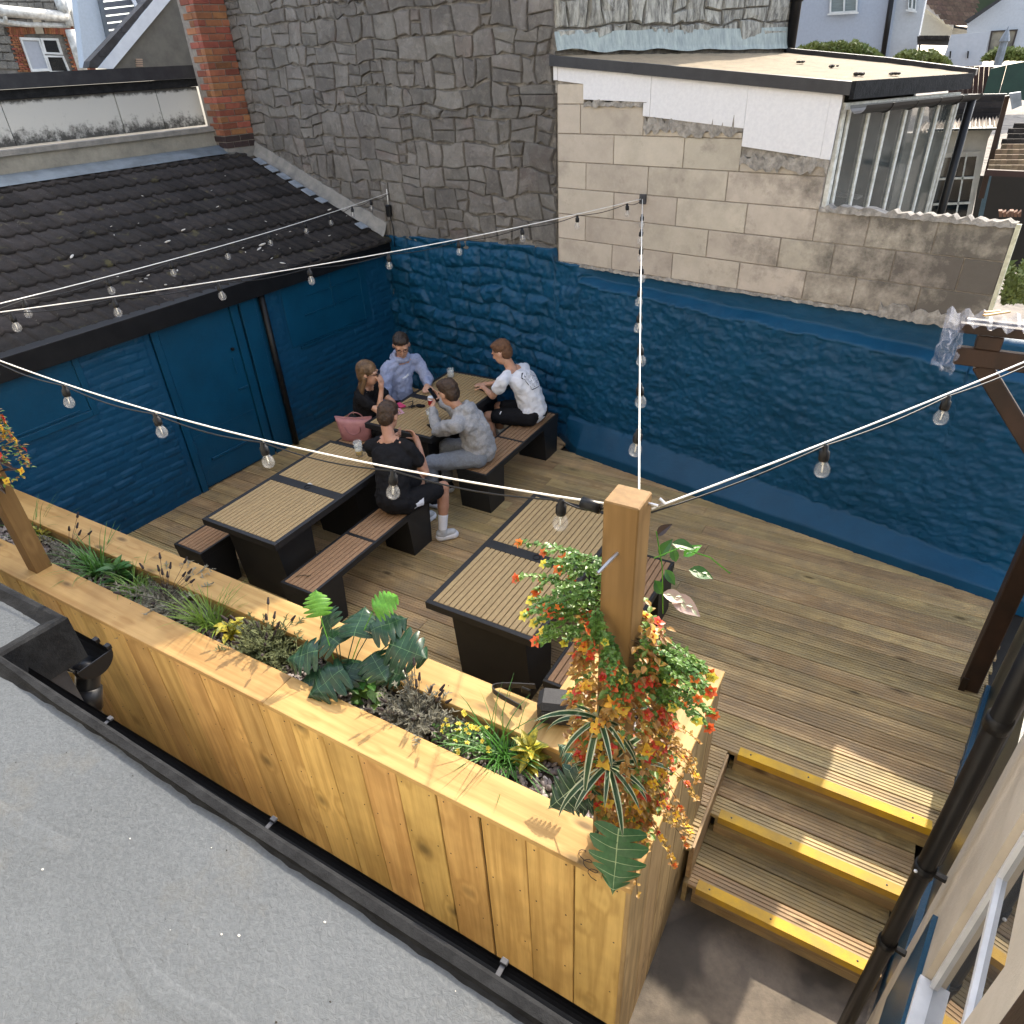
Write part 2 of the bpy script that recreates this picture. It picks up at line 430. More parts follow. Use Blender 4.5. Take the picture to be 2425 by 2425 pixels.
# pebbles
def pebble_mesh(seed):
    r = random.Random(seed); b = MB(); bm = bmesh.new(); bmesh.ops.create_icosphere(bm, subdivisions=1, radius=1)
    for v in bm.verts: v.co *= r.uniform(.8, 1.1)
    vs = [v.co.copy() for v in bm.verts]; fs = [[v.index for v in f.verts] for f in bm.faces]; bm.free(); return vs, fs
PEB = [pebble_mesh(i) for i in range(4)]
t = NT('slate_pebbles'); v = t.coords((1, 1, 1)); vo = t.n('TexVoronoi'); vo.inputs['Scale'].default_value = 30; t.l(v, vo.inputs['Vector'])
sc = t.n('SeparateColor'); t.l(vo.outputs['Color'], sc.inputs[0])
t.done(t.ramp(sc.outputs[0], (0, (.085, .072, .07)), (.55, (.18, .155, .15)), (.9, (.30, .27, .25)), (1, (.42, .38, .35))), .8, .3)
M_peb = t.m
g = MB()
for i in range(2600):
    if i % 7 == 0: px, py = rnd.uniform(-.89, -.65), rnd.uniform(1.9, 2.48)
    else: px, py = rnd.uniform(-5.6, -.66), rnd.uniform(1.63, 1.855)
    s = rnd.uniform(.008, .019)
    vs, fs = PEB[i % 4]; R = Matrix.Rotation(rnd.uniform(0, 6), 3, 'Z') @ Matrix.Rotation(rnd.uniform(-.6, .6), 3, 'X')
    g.add([R @ Vector((v.x*s*1.25, v.y*s, v.z*s*.6))+Vector((px, py, .988+rnd.uniform(0, .014))) for v in vs], fs)
tag(g.build('gravel', M_peb, pl, smooth=True, loc=rel(pl)), kind='stuff')

# ---- timber posts of the planter
M_zinc = plain('zinc_plated_steel', (.55, .55, .56), None, 10, .35, 0, metal=1)
def post(x, y, z0, z1, label):
    o = empty('timber_post', (x, y, z0), label, 'post')
    cbx('shaft', (x-.0525, y-.0525, z0), (x+.0525, y+.0525, z1), M_post, o, .004)
    return o
p1 = post(-.5825, 1.5745, 1.0, 2.755, 'square timber post on the planter corner wrapped in orange and yellow flowers')
p2 = post(-4.648, 1.555, 1.0, 2.755, 'square timber post at the left end of the planter with flowers at its top')
MB().tube([(-.585, 1.525, 2.59), (-.61, 1.44, 2.565)], .0055, 8).build('coach_screw', M_zinc, p1, loc=-p1.location)
MB().tube([(-.534, 1.60, 2.73), (-.50, 1.60, 2.73), (-.485, 1.60, 2.745), (-.5, 1.6, 2.755)], .005, 8).build('screw_eye', M_zinc, p1, loc=-p1.location)

# ---- picnic tables and benches
def slats(parent, x0, x1, y0, y1, z, n, mat, th=.022):
    gap = .0065; wd = ((x1-x0)-gap*(n-1))/n
    L = y1-y0
    me = MB().box((-L/2, -wd/2, -th), (L/2, wd/2, 0), .0025).mesh('slat', mat)
    for i in range(n):
        xc = x0+wd/2+i*(wd+gap)
        link('slat', me, parent, M=Matrix.Translation(Vector((xc, (y0+y1)/2, z))-parent.location) @ Matrix.Rotation(pi/2, 4, 'Z'))
def rail_frame(parent, x0, x1, y0, y1, zt, th, r, mid, band):
    b = MB(); c = .002
    b.box((x0, y0, zt-th), (x1, y0+r, zt), c); b.box((x0, y1-r, zt-th), (x1, y1, zt), c)
    b.box((x0, y0+r+.0005, zt-th), (x0+r, y1-r-.0005, zt), c); b.box((x1-r, y0+r+.0005, zt-th), (x1, y1-r-.0005, zt), c)
    b.box((x0+r+.0005, mid-band/2, zt-th+.003), (x1-r-.0005, mid+band/2, zt-.001), c)
    b.box((x0+r, y0+r, zt-th+.001), (x1-r, y1-r, zt-.026), 0)
    b.build('frame', M_steel, parent, loc=rel(parent))
def leg(parent, x0, x1, ya, yb, za, ia, zt):
    """pedestal panel leg tapering to the floor"""
    b = MB(); vs = [(x0, ya+ia, 0), (x1, ya+ia, 0), (x1, yb-ia, 0), (x0, yb-ia, 0), (x0, ya, zt), (x1, ya, zt), (x1, yb, zt), (x0, yb, zt)]
    b.add(vs, [(0, 3, 2, 1), (4, 5, 6, 7), (0, 1, 5, 4), (1, 2, 6, 5), (2, 3, 7, 6), (3, 0, 4, 7)])
    b.build('leg', M_steel, parent, loc=rel(parent))
def table(x0, x1, y0, y1, label):
    o = empty('picnic_table', ((x0+x1)/2, (y0+y1)/2, 0), label, 'table', 'black steel picnic tables with slatted tops')
    zt = .745; mid = (y0+y1)/2; band = .095; r = .036
    rail_frame(o, x0, x1, y0, y1, zt, .058, r, mid, band)
    slats(o, x0+r+.003, x1-r-.003, y0+r+.003, mid-band/2-.002, zt-.001, 18, M_slat)
    slats(o, x0+r+.003, x1-r-.003, mid+band/2+.002, y1-r-.003, zt-.001, 18, M_slat)
    leg(o, x0+.13, x1-.13, y0+.10, y0+.50, 0, .05, zt-.06); leg(o, x0+.13, x1-.13, y1-.50, y1-.10, 0, .05, zt-.06)
    MB().lathe([(.030, 0), (.030, .003), (.022, .003), (.020, -.012)], 18).build('parasol_hole_rim', M_blackpl, o, loc=Vector(((x0+x1)/2+.02, mid, zt))-o.location)
    return o
def bench(x0, x1, y0, y1, label):
    o = empty('bench', ((x0+x1)/2, (y0+y1)/2, 0), label, 'bench', 'black steel benches with slatted seats')
    zt = .452; mid = (y0+y1)/2; r = .022
    rail_frame(o, x0, x1, y0, y1, zt, .055, r, mid, .03)
    slats(o, x0+r+.002, x1-r-.002, y0+r+.002, mid-.017, zt-.001, 7, M_slat_seat)
    slats(o, x0+r+.002, x1-r-.002, mid+.017, y1-r-.002, zt-.001, 7, M_slat_seat)
    leg(o, x0+.004, x1-.004, y0+.004, y0+.33, 0, .03, zt-.056); leg(o, x0+.004, x1-.004, y1-.33, y1-.004, 0, .03, zt-.056)
    return o
T1 = table(-4.62, -3.79, 4.75, 6.30, 'farthest picnic table, in the blue corner, with the group sitting round it')
T2 = table(-4.68, -3.85, 2.77, 4.31, 'left picnic table with a single beer glass near its far end')
T3 = table(-2.42, -1.58, 2.76, 4.31, 'empty picnic table beside the flower-wrapped post')
B1L = bench(-5.06, -4.72, 4.72, 6.30, 'bench under the pink handbag and the woman, left of the farthest table')
B1R = bench(-3.56, -3.21, 4.80, 6.32, 'bench with the grey hoodie man and the white T-shirt man on it')
B2L = bench(-5.03, -4.69, 2.66, 4.25, 'short visible bench end left of the left picnic table')
B2R = bench(-3.81, -3.47, 2.70, 4.22, 'bench with the man in black sitting at its far end')
B3R = bench(-1.52, -1.18, 2.74, 4.30, 'bench partly hidden behind the orange flowers of the corner post')

# ================================================================ blue rear wall
def fbm(x, y, z, o=5, H=.8): return noise.fractal(Vector((x, y, z)), H, 2.0, o)
def cell(x, y):
    """coursed lumpy stone relief 0..1"""
    row = y/.2+.35*noise.noise(Vector((x*.8, y*.5, 3)))+.25*noise.noise(Vector((x*3, y*2, 9)))
    r = math.floor(row); fy = row-r
    w_ = .34+.14*noise.noise(Vector((r*7.7, 1, 1)))
    c = x/w_+r*.47+.35*noise.noise(Vector((x*2.2, row*1.0, 5)))
    k = math.floor(c); fx = c-k
    e = min(fx, 1-fx)*w_/.2; f = min(fy, 1-fy)
    h = min(1, min(e, f)*3.6); h = sqrt(max(0, h))
    return h*(.62+.5*noise.cell(Vector((k*1.3+.5, r*1.7+.5, .5))))
def rear_off(s, z):
    n1 = fbm(s*2.1, z*2.6, 1.3, 4); n2 = fbm(s*9, z*11, 4.2, 4)
    left = 1/(1+math.exp((s-.25)*5))
    ridge = 1-abs(noise.noise(Vector((s*5.5+.7*n1, z*9.5, 7.7))))*2
    n3 = fbm(s*24, z*34, 2.2, 3)
    lump = left*(.070*cell(s, z)+.016*n2+.006*n3)+(1-left)*(.012*cell(s*1.25+9, z*1.9)*(.5+.5*n1)+.011*n1+.010*n2+.010*max(0, ridge)+.008*n3)
    d = -.062+.077*left-lump
    if s > .2:
        k = min(1, (s-.2)/.25)
        lz = .03*fbm(s*1.5, 0, 8, 3)
        wz = .34-.045*max(0, s-1.2)+lz              # top of the sloping skirt
        px = -.245*min(1, max(0, s)/.45)
        if z < .09: dd = px
        elif z < wz: dd = px+(z-.09)/(wz-.09)*(-.08-px); dd += .008*n1
        else: dd = None
        if dd is not None: d = min(d, dd) if z > wz-.05 else dd
        t0 = 1.875-.035*(s-1.4)+.02*fbm(s*2.3, 2, 3, 3); b0 = t0-.075-.03*noise.noise(Vector((s*3, 0, 1)))
        if z > t0: d = d*(1-k)+k*(.035+.003*n2+.002*n3)
        elif z > b0 and k > .5:
            q = (z-b0)/(t0-b0); crack = .02*max(0, n2)
            d = (d-.025)*(1-q)+q*.035+crack*.8
    elif s > 0:
        if z < .2: d = min(d, -.245*s/.45*(1 if z < .09 else max(0, 1-(z-.09)/.2)))
    return d
def rear_top(s):
    if s < 0: return 2.00+.05*(s+2.8)+.012*noise.noise(Vector((s*4, 0, 0)))
    return 2.012 if s < 3.87 else 1.93+.01*noise.noise(Vector((s*5, 0, 0)))
def heightfield(s0, s1, z0, topf, step, offf, place):
    ns = int((s1-s0)/step)+1; nz = int((topf(0)-z0)/step)+1; vs = []; fs = []
    for i in range(ns+1):
        s = s0+(s1-s0)*i/ns; T = topf(s)
        for j in range(nz+1):
            z = z0+(T-z0)*j/nz; vs.append(place(s, offf(s, z), z))
    for i in range(ns):
        for j in range(nz):
            a = i*(nz+1)+j; fs.append((a, a+nz+1, a+nz+2, a+1))
    # top return
    b = len(vs)
    for i in range(ns+1):
        s = s0+(s1-s0)*i/ns; vs.append(place(s, .22, topf(s)))
    for i in range(ns):
        fs.append((i*(nz+1)+nz, (i+1)*(nz+1)+nz, b+i+1, b+i))
    return vs, fs
rw = empty('blue_rear_wall', W(1, .2, GR), 'rough stone rear wall of the deck painted deep blue with a plinth', 'wall')
b = MB(); b.add(*heightfield(-2.9, 5.4, -.05, rear_top, .0135, rear_off, W))
tag(b.build('painted_stonework', M_blue, rw, smooth=True, loc=rel(rw)), kind='stuff')
b = MB(); q = [W(-2.9, .1, GR), W(5.4, .1, GR), W(5.4, .23, GR), W(-2.9, .23, GR)]
b.poly(q, (0, 0, 1.9-GR)).build('wall_core', M_mortar, rw, loc=rel(rw), fix=True)

# ================================================================ blockwork
M_block = NT('grey_buff_blockwork'); t = M_block; v = t.coords((1, 1, 1))
col = t.mix(t.ramp(t.noise(v, 5, 6, .7), (.3, 0.), (.7, 1.)), (.49, .435, .365), (.40, .355, .295))
col = t.mix(t.ramp(t.noise(v, 2.4, 5, .7), (.5, 0.), (.75, .5)), col, (.19, .165, .14))
col = t.rand(col, .09, .01)
# black weather staining towards the exposed right-hand end (world x)
geo = t.n('NewGeometry'); sp = t.n('SeparateXYZ'); t.l(geo.outputs['Position'], sp.inputs[0])
gx = t.n('MapRange'); t.l(sp.outputs[0], gx.inputs[0]); gx.inputs[1].default_value = -1.9; gx.inputs[2].default_value = .2; gx.inputs[3].default_value = 0; gx.inputs[4].default_value = .36
pn = t.n('TexNoise'); pn.inputs['Scale'].default_value = 3.2; pn.inputs['Detail'].default_value = 8; pn.inputs['Roughness'].default_value = .7; t.l(geo.outputs['Position'], pn.inputs['Vector'])
k = t.ramp(t.math('ADD', pn.outputs[0], gx.outputs[0]), (.60, 0.), (.86, .85))
col = t.mix(k, col, (.075, .066, .058))
t.bump(t.noise(v, 60, 8, .75), .55, .008); t.done(col, .9, .2); M_block = t.m
bw = empty('block_wall', W(1.9, .05, 2.0), 'stepped wall of large buff concrete blocks standing on the blue wall', 'wall')
blk_cache = {}
def blockpart(s0, s1, z0, z1, dep=.1, dj=0, mat=None, parent=None, name='block', c=.006):
    parent = parent or bw
    key = (round(s1-s0, 3), round(z1-z0, 3), name)
    if key not in blk_cache:
        L = s1-s0; H = z1-z0; blk_cache[key] = MB().box((-L/2, 0, -H/2), (L/2, dep, H/2), c*.5).mesh(name, mat or M_block)
    o = link(name, blk_cache[key], parent)
    o.matrix_local = Matrix.Translation(W((s0+s1)/2, dj, (z0+z1)/2)-parent.location) @ Matrix.Rotation(atan2(WU.y, WU.x), 4, 'Z')
    return o
zc = [2.018, 2.246, 2.475, 2.708, 2.938, 3.173, 3.41, 3.57]
even = [.03, .68, 1.335, 1.98, 2.55, 2.94, 3.40, 3.855]
odd = [.03, .36, 1.0, 1.66, 2.30, 2.73, 3.17, 3.62, 3.855]
for ci in range(len(zc)-1):
    lim = {0: 3.856, 1: 3.856, 2: 3.856, 3: 2.56, 4: 1.87, 5: .957, 6: .331}[ci]
    js = even if ci % 2 == 0 else odd
    if ci == 3: js = [.03, .36, 1.03, 1.78, 2.56]
    if ci == 4: js = [.03, .66, 1.36, 1.87]
    if ci == 5: js = [.03, .29, .957]
    if ci == 6: js = [.03, .331]
    js = [j for j in js if j < lim-.1]+[lim]
    for a, c_ in zip(js, js[1:]):
        blockpart(a+.004, c_-.004, zc[ci]+.004, zc[ci+1]-.004, dj=rnd.uniform(-.002, .003))
blockpart(.96, 1.40, 3.177, 3.245); blockpart(1.40, 1.86, 3.177, 3.215)
blockpart(1.875, 2.55, 2.942, 3.03)
b = MB()
for (a, c_, z0, z1) in ((.02, 3.85, 2.0, 2.69), (.02, 2.555, 2.69, 2.93), (.02, 2.555, 2.93, 3.03), (.02, 1.865, 3.0, 3.24), (.02, .95, 3.2, 3.42), (.02, .325, 3.4, 3.56)):
    b.poly([W(a, .008+.001*z0, z0), W(c_, .008+.001*z0, z0), W(c_, .008+.001*z0, z1), W(a, .008+.001*z0, z1)], WN*.085)
b.build('mortar_bed', plain('block_mortar', (.30, .262, .215), (.20, .175, .145), 20, .95, .6, 80), bw, loc=rel(bw), fix=True)
# top and end edges : pale timber strip and rough coping mortar
M_pale = plain('pale_lichen_edge', (.62, .60, .44), (.45, .43, .30), 30, .8, .5, 60)
q = MB(); q.poly([W(3.858, -.006, 2.0), W(3.885, -.006, 2.0), W(3.885, .03, 2.0), W(3.858, .03, 2.0)], (0, 0, .72)); q.build('end_strip', M_pale, bw, loc=rel(bw), fix=True)
M_slurry = plain('rough_cement', (.40, .37, .33), (.20, .185, .165), 18, .95, 1, 40, bdist=.02)
def lumps(s0, s1, z, amp, name='mortar_ridge', hgt=.04, dd=-.012, parent=None, seed=0):
    parent = parent or bw; b = MB(); n = int((s1-s0)/.03)+1; pts = []
    r = random.Random(seed)
    top = []; bot = []
    for i in range(n+1):
        s = s0+(s1-s0)*i/n; h = hgt*(.5+r.random()); e = r.uniform(-.008, .01)
        top.append((W(s, dd+e, z+h), W(s, .1, z+h*.9))); bot.append(W(s, dd-.006+e, z-r.random()*amp))
    for i in range(n):
        b.add([bot[i], bot[i+1], top[i+1][0], top[i][0]], [(0, 1, 2, 3)]); b.add([top[i][0], top[i+1][0], top[i+1][1], top[i][1]], [(0, 1, 2, 3)])
    b.build(name, M_slurry, parent, loc=rel(parent))
lumps(.33, .95, 3.40, .02, seed=1, hgt=.035); lumps(.96, 1.87, 3.235, .07, seed=2, hgt=.075); lumps(1.87, 2.57, 3.01, .07, seed=3, hgt=.045)
lumps(2.56, 3.86, 2.70, .01, seed=4, hgt=.035, dd=-.004)
lumps(.05, 3.3, 1.995, .012, seed=5, hgt=.022, dd=-.004); lumps(3.15, 3.75, 2.0, .02, seed=6, hgt=.08, dd=-.014)
for s_ in (.955, 1.868):
    pass

# ================================================================ stone house
M_stone = NT('grey_rubble_stone'); t = M_stone; v = t.coords((1, 1, 1))
n1 = t.noise(v, 5, 8, .75, .6)
col = t.mix(t.ramp(n1, (.3, 0.), (.7, 1.)), (.29, .268, .245), (.18, .166, .152))
col = t.mix(t.ramp(t.noise(v, 16, 6, .7, 1.), (.5, 0.), (.72, .6)), col, (.37, .35, .315))
col = t.mix(t.ramp(t.noise(v, 1.7, 2, .5), (.6, 0.), (.72, .35)), col, (.20, .12, .10))
col = t.rand(col, .22, .012)
geo = t.n('NewGeometry'); sm = t.n('TexNoise'); sm.inputs['Scale'].default_value = 5.5; sm.inputs['Detail'].default_value = 9; sm.inputs['Roughness'].default_value = .78; sm.inputs['Distortion'].default_value = .8; t.l(geo.outputs['Position'], sm.inputs['Vector'])
col = t.mix(t.ramp(sm.outputs[0], (.50, 0.), (.64, .8)), col, (.33, .31, .28))
sm2 = t.n('TexNoise'); sm2.inputs['Scale'].default_value = 1.3; sm2.inputs['Detail'].default_value = 4; t.l(geo.outputs['Position'], sm2.inputs['Vector'])
col = t.mix(t.ramp(sm2.outputs[0], (.45, 0.), (.7, .45)), col, (.09, .085, .08))
mus = t.math('ADD', t.noise(v, 9, 10, .85, 1.6), t.math('MULTIPLY', t.noise(v, 30, 6, .7), .4)); t.bump(mus, 1.0, .05); t.done(col, .88, .25); M_stone = t.m
def rubble_cells(x0, x1, z0, z1, ymin, hmin=.13, hmax=.25, wmin=.13, wmax=.36, seed=1):
    r = random.Random(seed); rows = [z0]
    while rows[-1] < z1: rows.append(rows[-1]+r.uniform(hmin, hmax))
    def wav(i, x): return rows[i]+.06*noise.noise(Vector((x*1.9, i*5.1, 2)))+.03*noise.noise(Vector((x*4.3, i*3.1, 6)))
    out = []
    for i in range(len(rows)-1):
        x = x0-r.random()*.15; tilt0 = 0
        while x < x1:
            w_ = r.uniform(wmin, wmax); a, c_ = max(x, x0), min(x+w_, x1); tilt1 = r.uniform(-.025, .025) if x+w_ < x1 else 0
            if c_-a > .05:
                P = []; n = 3
                for k in range(n+1):
                    xx = a+(c_-a)*k/n; P.append((xx-tilt0*(1-k/n)-tilt1*k/n, wav(i, xx)))
                P.append((c_+r.uniform(-.006, .006), (wav(i, c_)+wav(i+1, c_))/2))
                for k in range(n, -1, -1):
                    xx = a+(c_-a)*k/n; P.append((xx+tilt0*(1-k/n)+tilt1*k/n, wav(i+1, xx)))
                P.append((a+r.uniform(-.006, .006), (wav(i, a)+wav(i+1, a))/2))
                if rows[i+1]-rows[i] > .15 and r.random() < .42:
                    m = (wav(i, a)+wav(i+1, a))/2+r.uniform(-.02, .02); m2 = (wav(i, c_)+wav(i+1, c_))/2+r.uniform(-.02, .02)
                    out.append([P[0], P[1], P[2], P[3], (c_, m2), (a, m)]); out.append([(a, m), (c_, m2), P[5], P[6], P[7], P[8]])
                else: out.append(P)
            x += w_; tilt0 = tilt1
    return [p for p in out if ymin(sum(q[0] for q in p)/len(p)) < sum(q[1] for q in p)/len(p)]
def stone_piece(P, place, parent, mat, name='stone', gap=.007, proud=.035, seed=0, rough=.012):
    r = random.Random(seed); cx = sum(p[0] for p in P)/len(P); cz = sum(p[1] for p in P)/len(P)
    def sh(p, g):
        d = Vector((p[0]-cx, p[1]-cz)); L = d.length; d *= max(.2, (L-g)/L); return (cx+d.x, cz+d.y)
    base = [sh(p, gap) for p in P]; mid = [sh(p, gap+.006) for p in P]; top = [sh(p, gap+.014+r.uniform(-.004, .010)) for p in P]
    ctr = place(cx, 0, cz); n = len(P); pr = proud*r.uniform(.45, 1.2)
    vs = [place(x, .02, z)-ctr for x, z in base]+[place(x, -pr*.5, z)-ctr for x, z in mid]+[place(x, -pr+r.uniform(-rough, rough), z)-ctr for x, z in top]
    vs.append(place(cx+r.uniform(-.02, .02), -pr-r.uniform(-.006, .010), cz+r.uniform(-.02, .02))-ctr)
    fs = []
    for k in range(n):
        k2 = (k+1) % n; fs += [(k, k2, n+k2, n+k), (n+k, n+k2, 2*n+k2, 2*n+k), (2*n+k, 2*n+k2, 3*n)]
    me = MB().add(vs, fs).mesh(name, mat)
    return link(name, me, parent, loc=ctr-parent.location)
M_mort2 = plain('pale_lime_mortar', (.30, .278, .25), (.12, .11, .10), 9, .95, 1, 30, bdist=.04)
sh = empty('stone_house', W(-2.7, 1.5, GR), 'tall grey rubble stone gable wall behind the deck', 'house')
def roofz(s): return 1.99-(s+2.6)*.33 if s < -2.6 else 2.02+.045*(s+2.8)
cells = rubble_cells(-5.32, -.005, 1.98, 4.66, lambda s: roofz(s)-.02, .10, .25, .13, .42, 5)
def area(P): return abs(sum(P[i][0]*P[(i+1) % len(P)][1]-P[(i+1) % len(P)][0]*P[i][1] for i in range(len(P))))/2
cells.sort(key=lambda P: -area(P))
jr = random.Random(77); vj = {}
def jit(p):
    k = (round(p[0], 2), round(p[1], 2))
    if k not in vj: vj[k] = (jr.uniform(-.016, .016), jr.uniform(-.014, .014))
    return (p[0]+vj[k][0], p[1]+vj[k][1])
cells = [[jit(p) for p in P] for P in cells]
for i, P in enumerate(cells[:300]): stone_piece(P, lambda s, d, z: W(s, d, z), sh, M_stone, gap=.006+.010*((i*7) % 5)/5, proud=.012, seed=i, rough=.007)
rest = MB()
for i, P in enumerate(cells[300:]):
    o = stone_piece(P, lambda s, d, z: W(s, d, z), sh, M_stone, gap=.012, proud=.013, seed=i+500, rough=.007); me = o.data
    rest.add([v.co+o.location for v in me.vertices], [tuple(p.vertices) for p in me.polygons]); bpy.data.objects.remove(o); bpy.data.meshes.remove(me)
if rest.v: tag(rest.build('small_stones', M_stone, sh), kind='stuff')
SE = Vector((W(.93, 2.9, 0)-W(0, 0, 0))); SEn = SE.normalized(); SEo = Vector((SEn.y, -SEn.x, 0))
def WE(x, d, z): return W(0, 0, z)+SEn*x-SEo*d
M_stone2 = NT('streaked_lit_stone'); t = M_stone2; v = t.coords((1, 1, .25))  # streaky stone, paler than the front: the side wall's light put into colour
col = t.mix(t.ramp(t.noise(v, 22, 7, .75, .5), (.38, 0.), (.62, 1.)), (.44, .43, .38), (.12, .115, .105))
col = t.rand(col, .12); t.bump(t.noise(v, 22, 8, .8), 1, .02); t.done(col, .9, .2); M_stone2 = t.m
for i, P in enumerate(rubble_cells(.02, 3.02, 3.82, 4.55, lambda s: 0, .14, .24, .14, .36, 8)):
    stone_piece(P, WE, sh, M_stone2, seed=900+i)
b = MB(); HT = 6.3
foot = [W(-5.4, .022, 0), W(0, .022, 0), W(.93, 2.9, 0), W(-5.4, 6.9, 0)]
foot[1] = WE(.0, .012, 0)+WN*.022
b.poly([Vector((p.x, p.y, GR)) for p in foot], (0, 0, HT-GR)).build('house_body', M_mort2, sh, loc=rel(sh), fix=True)
# lead flashing at the foot of the east wall
M_lead = NT('weathered_lead'); t = M_lead; v = t.coords((3, 3, .5))
t.done(t.mix(t.ramp(t.noise(v, 8, 6, .7), (.35, 0.), (.65, 1.)), (.30, .34, .31), (.17, .20, .20)), .55, .5); t.bump(t.noise(v, 10, 4, .6), .3, .01); M_lead = t.m
b = MB(); n = 40; r = random.Random(3); tops = []
for i in range(n+1):
    x = -.02+3.06*i/n; e = .02*noise.noise(Vector((x*3, 0, 0)))
    tops.append([WE(x, -.03, 3.96-.012*x+e), WE(x, -.06-.02*abs(e)*20, 3.86-.03*x+e*.6), WE(x, -.075-.5*abs(e), 3.82-.03*x+e*1.5)])
for i in range(n):
    for j in range(2): b.add([tops[i][j], tops[i+1][j], tops[i+1][j+1], tops[i][j+1]], [(0, 3, 2, 1)])
b.build('lead_flashing', M_lead, sh, smooth=True, loc=rel(sh))
# black soil pipe on the far corner
pp = W(.97, 2.84, 0)
MB().tube([pp+Vector((0, 0, 3.6)), pp+Vector((0, 0, 5.2))], .055, 10).build('drainpipe', M_blackpl, sh, smooth=True, loc=rel(sh))
MB().tube([pp+Vector((0, 0, 4.14)), pp+Vector((0, 0, 4.24))], .068, 10).build('pipe_collar', M_blackpl, sh, smooth=True, loc=rel(sh))

# ================================================================ lean-to extension on the block wall
ex = empty('lean_to_extension', W(1.4, 1, 2), 'flat-roofed lean-to with white boarding, black fascia and sandy roof', 'extension')
M_wht = plain('white_board_paint', (.66, .66, .68), (.60, .60, .625), 40, .55, .15, 120, .01, .3)
M_fascia = plain('black_fascia', (.018, .018, .022), (.03, .03, .034), 10, .5, .3, 60)
def zt(s): return 3.79-.092*(s+.02)
def board(name, pts, d0, th, mat, parent=ex): MB().poly([W(s, d0, z) for s, z in pts], WN*th).build(name, mat, parent, center=True, fix=True).location -= parent.location
board('fascia_board', [(-.02, zt(0)-.078), (.86, zt(.86)-.078), (.86, zt(.86)), (-.02, zt(-.02))], -.05, .04, M_fascia)
board('fascia_board', [(.862, zt(.86)-.08), (2.64, zt(2.64)-.08), (2.64, zt(2.64)+.002), (.862, zt(.86)+.002)], -.052, .042, M_fascia)
fb = lambda s: zt(s)-.078
board('white_board', [(.0, 3.60), (.045, 3.60), (.045, fb(0)), (.0, fb(0))], -.016, .014, M_wht)
board('white_board', [(.047, 3.595), (.330, 3.565), (.330, fb(.33)), (.047, fb(.05))], -.013, .012, M_wht)
board('white_board', [(.332, 3.448), (.985, 3.425), (.985, fb(.985)), (.332, fb(.33))], -.016, .014, M_wht)
board('white_board', [(.957, 3.325), (1.02, 3.32), (1.02, fb(1.02)), (.987, fb(.987)), (.987, 3.42), (.957, 3.42)], -.019, .014, M_wht)
board('white_board', [(1.022, 3.32), (1.872, 3.247), (1.872, fb(1.872)), (1.022, fb(1.02))], -.016, .014, M_wht)
board('white_board', [(1.874, 3.123), (2.50, 3.062), (2.50, fb(2.50)), (1.874, fb(1.874))], -.016, .014, M_wht)
board('white_board', [(2.502, 3.06), (2.575, 3.055), (2.585, fb(2.58)), (2.502, fb(2.5))], -.018, .014, M_wht)
board('backing_render', [(.0, 3.5), (.95, 3.4), (.95, 3.3), (1.87, 3.2), (1.87, 3.05), (2.57, 3.0), (2.58, fb(2.6)), (.0, fb(0))], .012, .03, M_slurry)
M_roofsand = NT('sandy_roof_felt'); t = M_roofsand; v = t.coords((1, 1, 1))
t.done(t.mix(t.ramp(t.noise(v, 7, 7, .75), (.35, 0.), (.7, 1.)), (.27, .215, .14), (.17, .135, .09)), .85, .3); t.bump(t.noise(v, 50, 6, .7), .6, .01); M_roofsand = t.m
back = [(.02, .35), (1.0, 2.69), (2.16, 2.23), (3.0, 1.68)]
def back_d(s):
    P = [(-.02, .02)]+[(1.0, 2.69), (2.16, 2.23), (3.0, 1.68), (3.1, 1.2)]
    for (a, da), (c_, dc) in zip(P, P[1:]):
        if a <= s <= c_: return da+(dc-da)*(s-a)/(c_-a)
    return 0
def right_s(d): return 2.64+.36*min(1, d/1.68) if d < 1.68 else 3.0-(d-1.68)*.84/.55
def left_s(d): return max(-.02, .0+(d-.02)/2.67*1.02)
d = -.01; k = 0
while d < 2.6:
    d2 = d+.155
    a0, a1, b0_, b1 = left_s(d), right_s(d), left_s(d2), right_s(d2)
    if b1-b0_ < .1: break
    P = [W(a0, d, zt(a0)-.004), W(a1, d, zt(a1)-.004), W(b1, d2+.006, zt(b1)+.006), W(b0_, d2+.006, zt(b0_)+.006)]
    MB().poly(P, (0, 0, -.02)).build('roof_sheet', M_roofsand, ex, center=True, fix=True).location -= ex.location
    d = d2; k += 1
# moss clumps and debris on the roof
for (px, py) in ((1893, 149), (1975, 159), (2033, 178), (2118, 177)):
    q = onpl(px, py, W(0, 0, 3.80), Vector((0, 0, 1))+WU*.092)
    bb = MB()
    for j in range(4): bb.sphere((rnd.uniform(-.03, .03), rnd.uniform(-.03, .03), .008), rnd.uniform(.012, .025), 6, 4, (1, 1, .6))
    bb.build('moss_clump', M_void, ex, loc=q-ex.location)
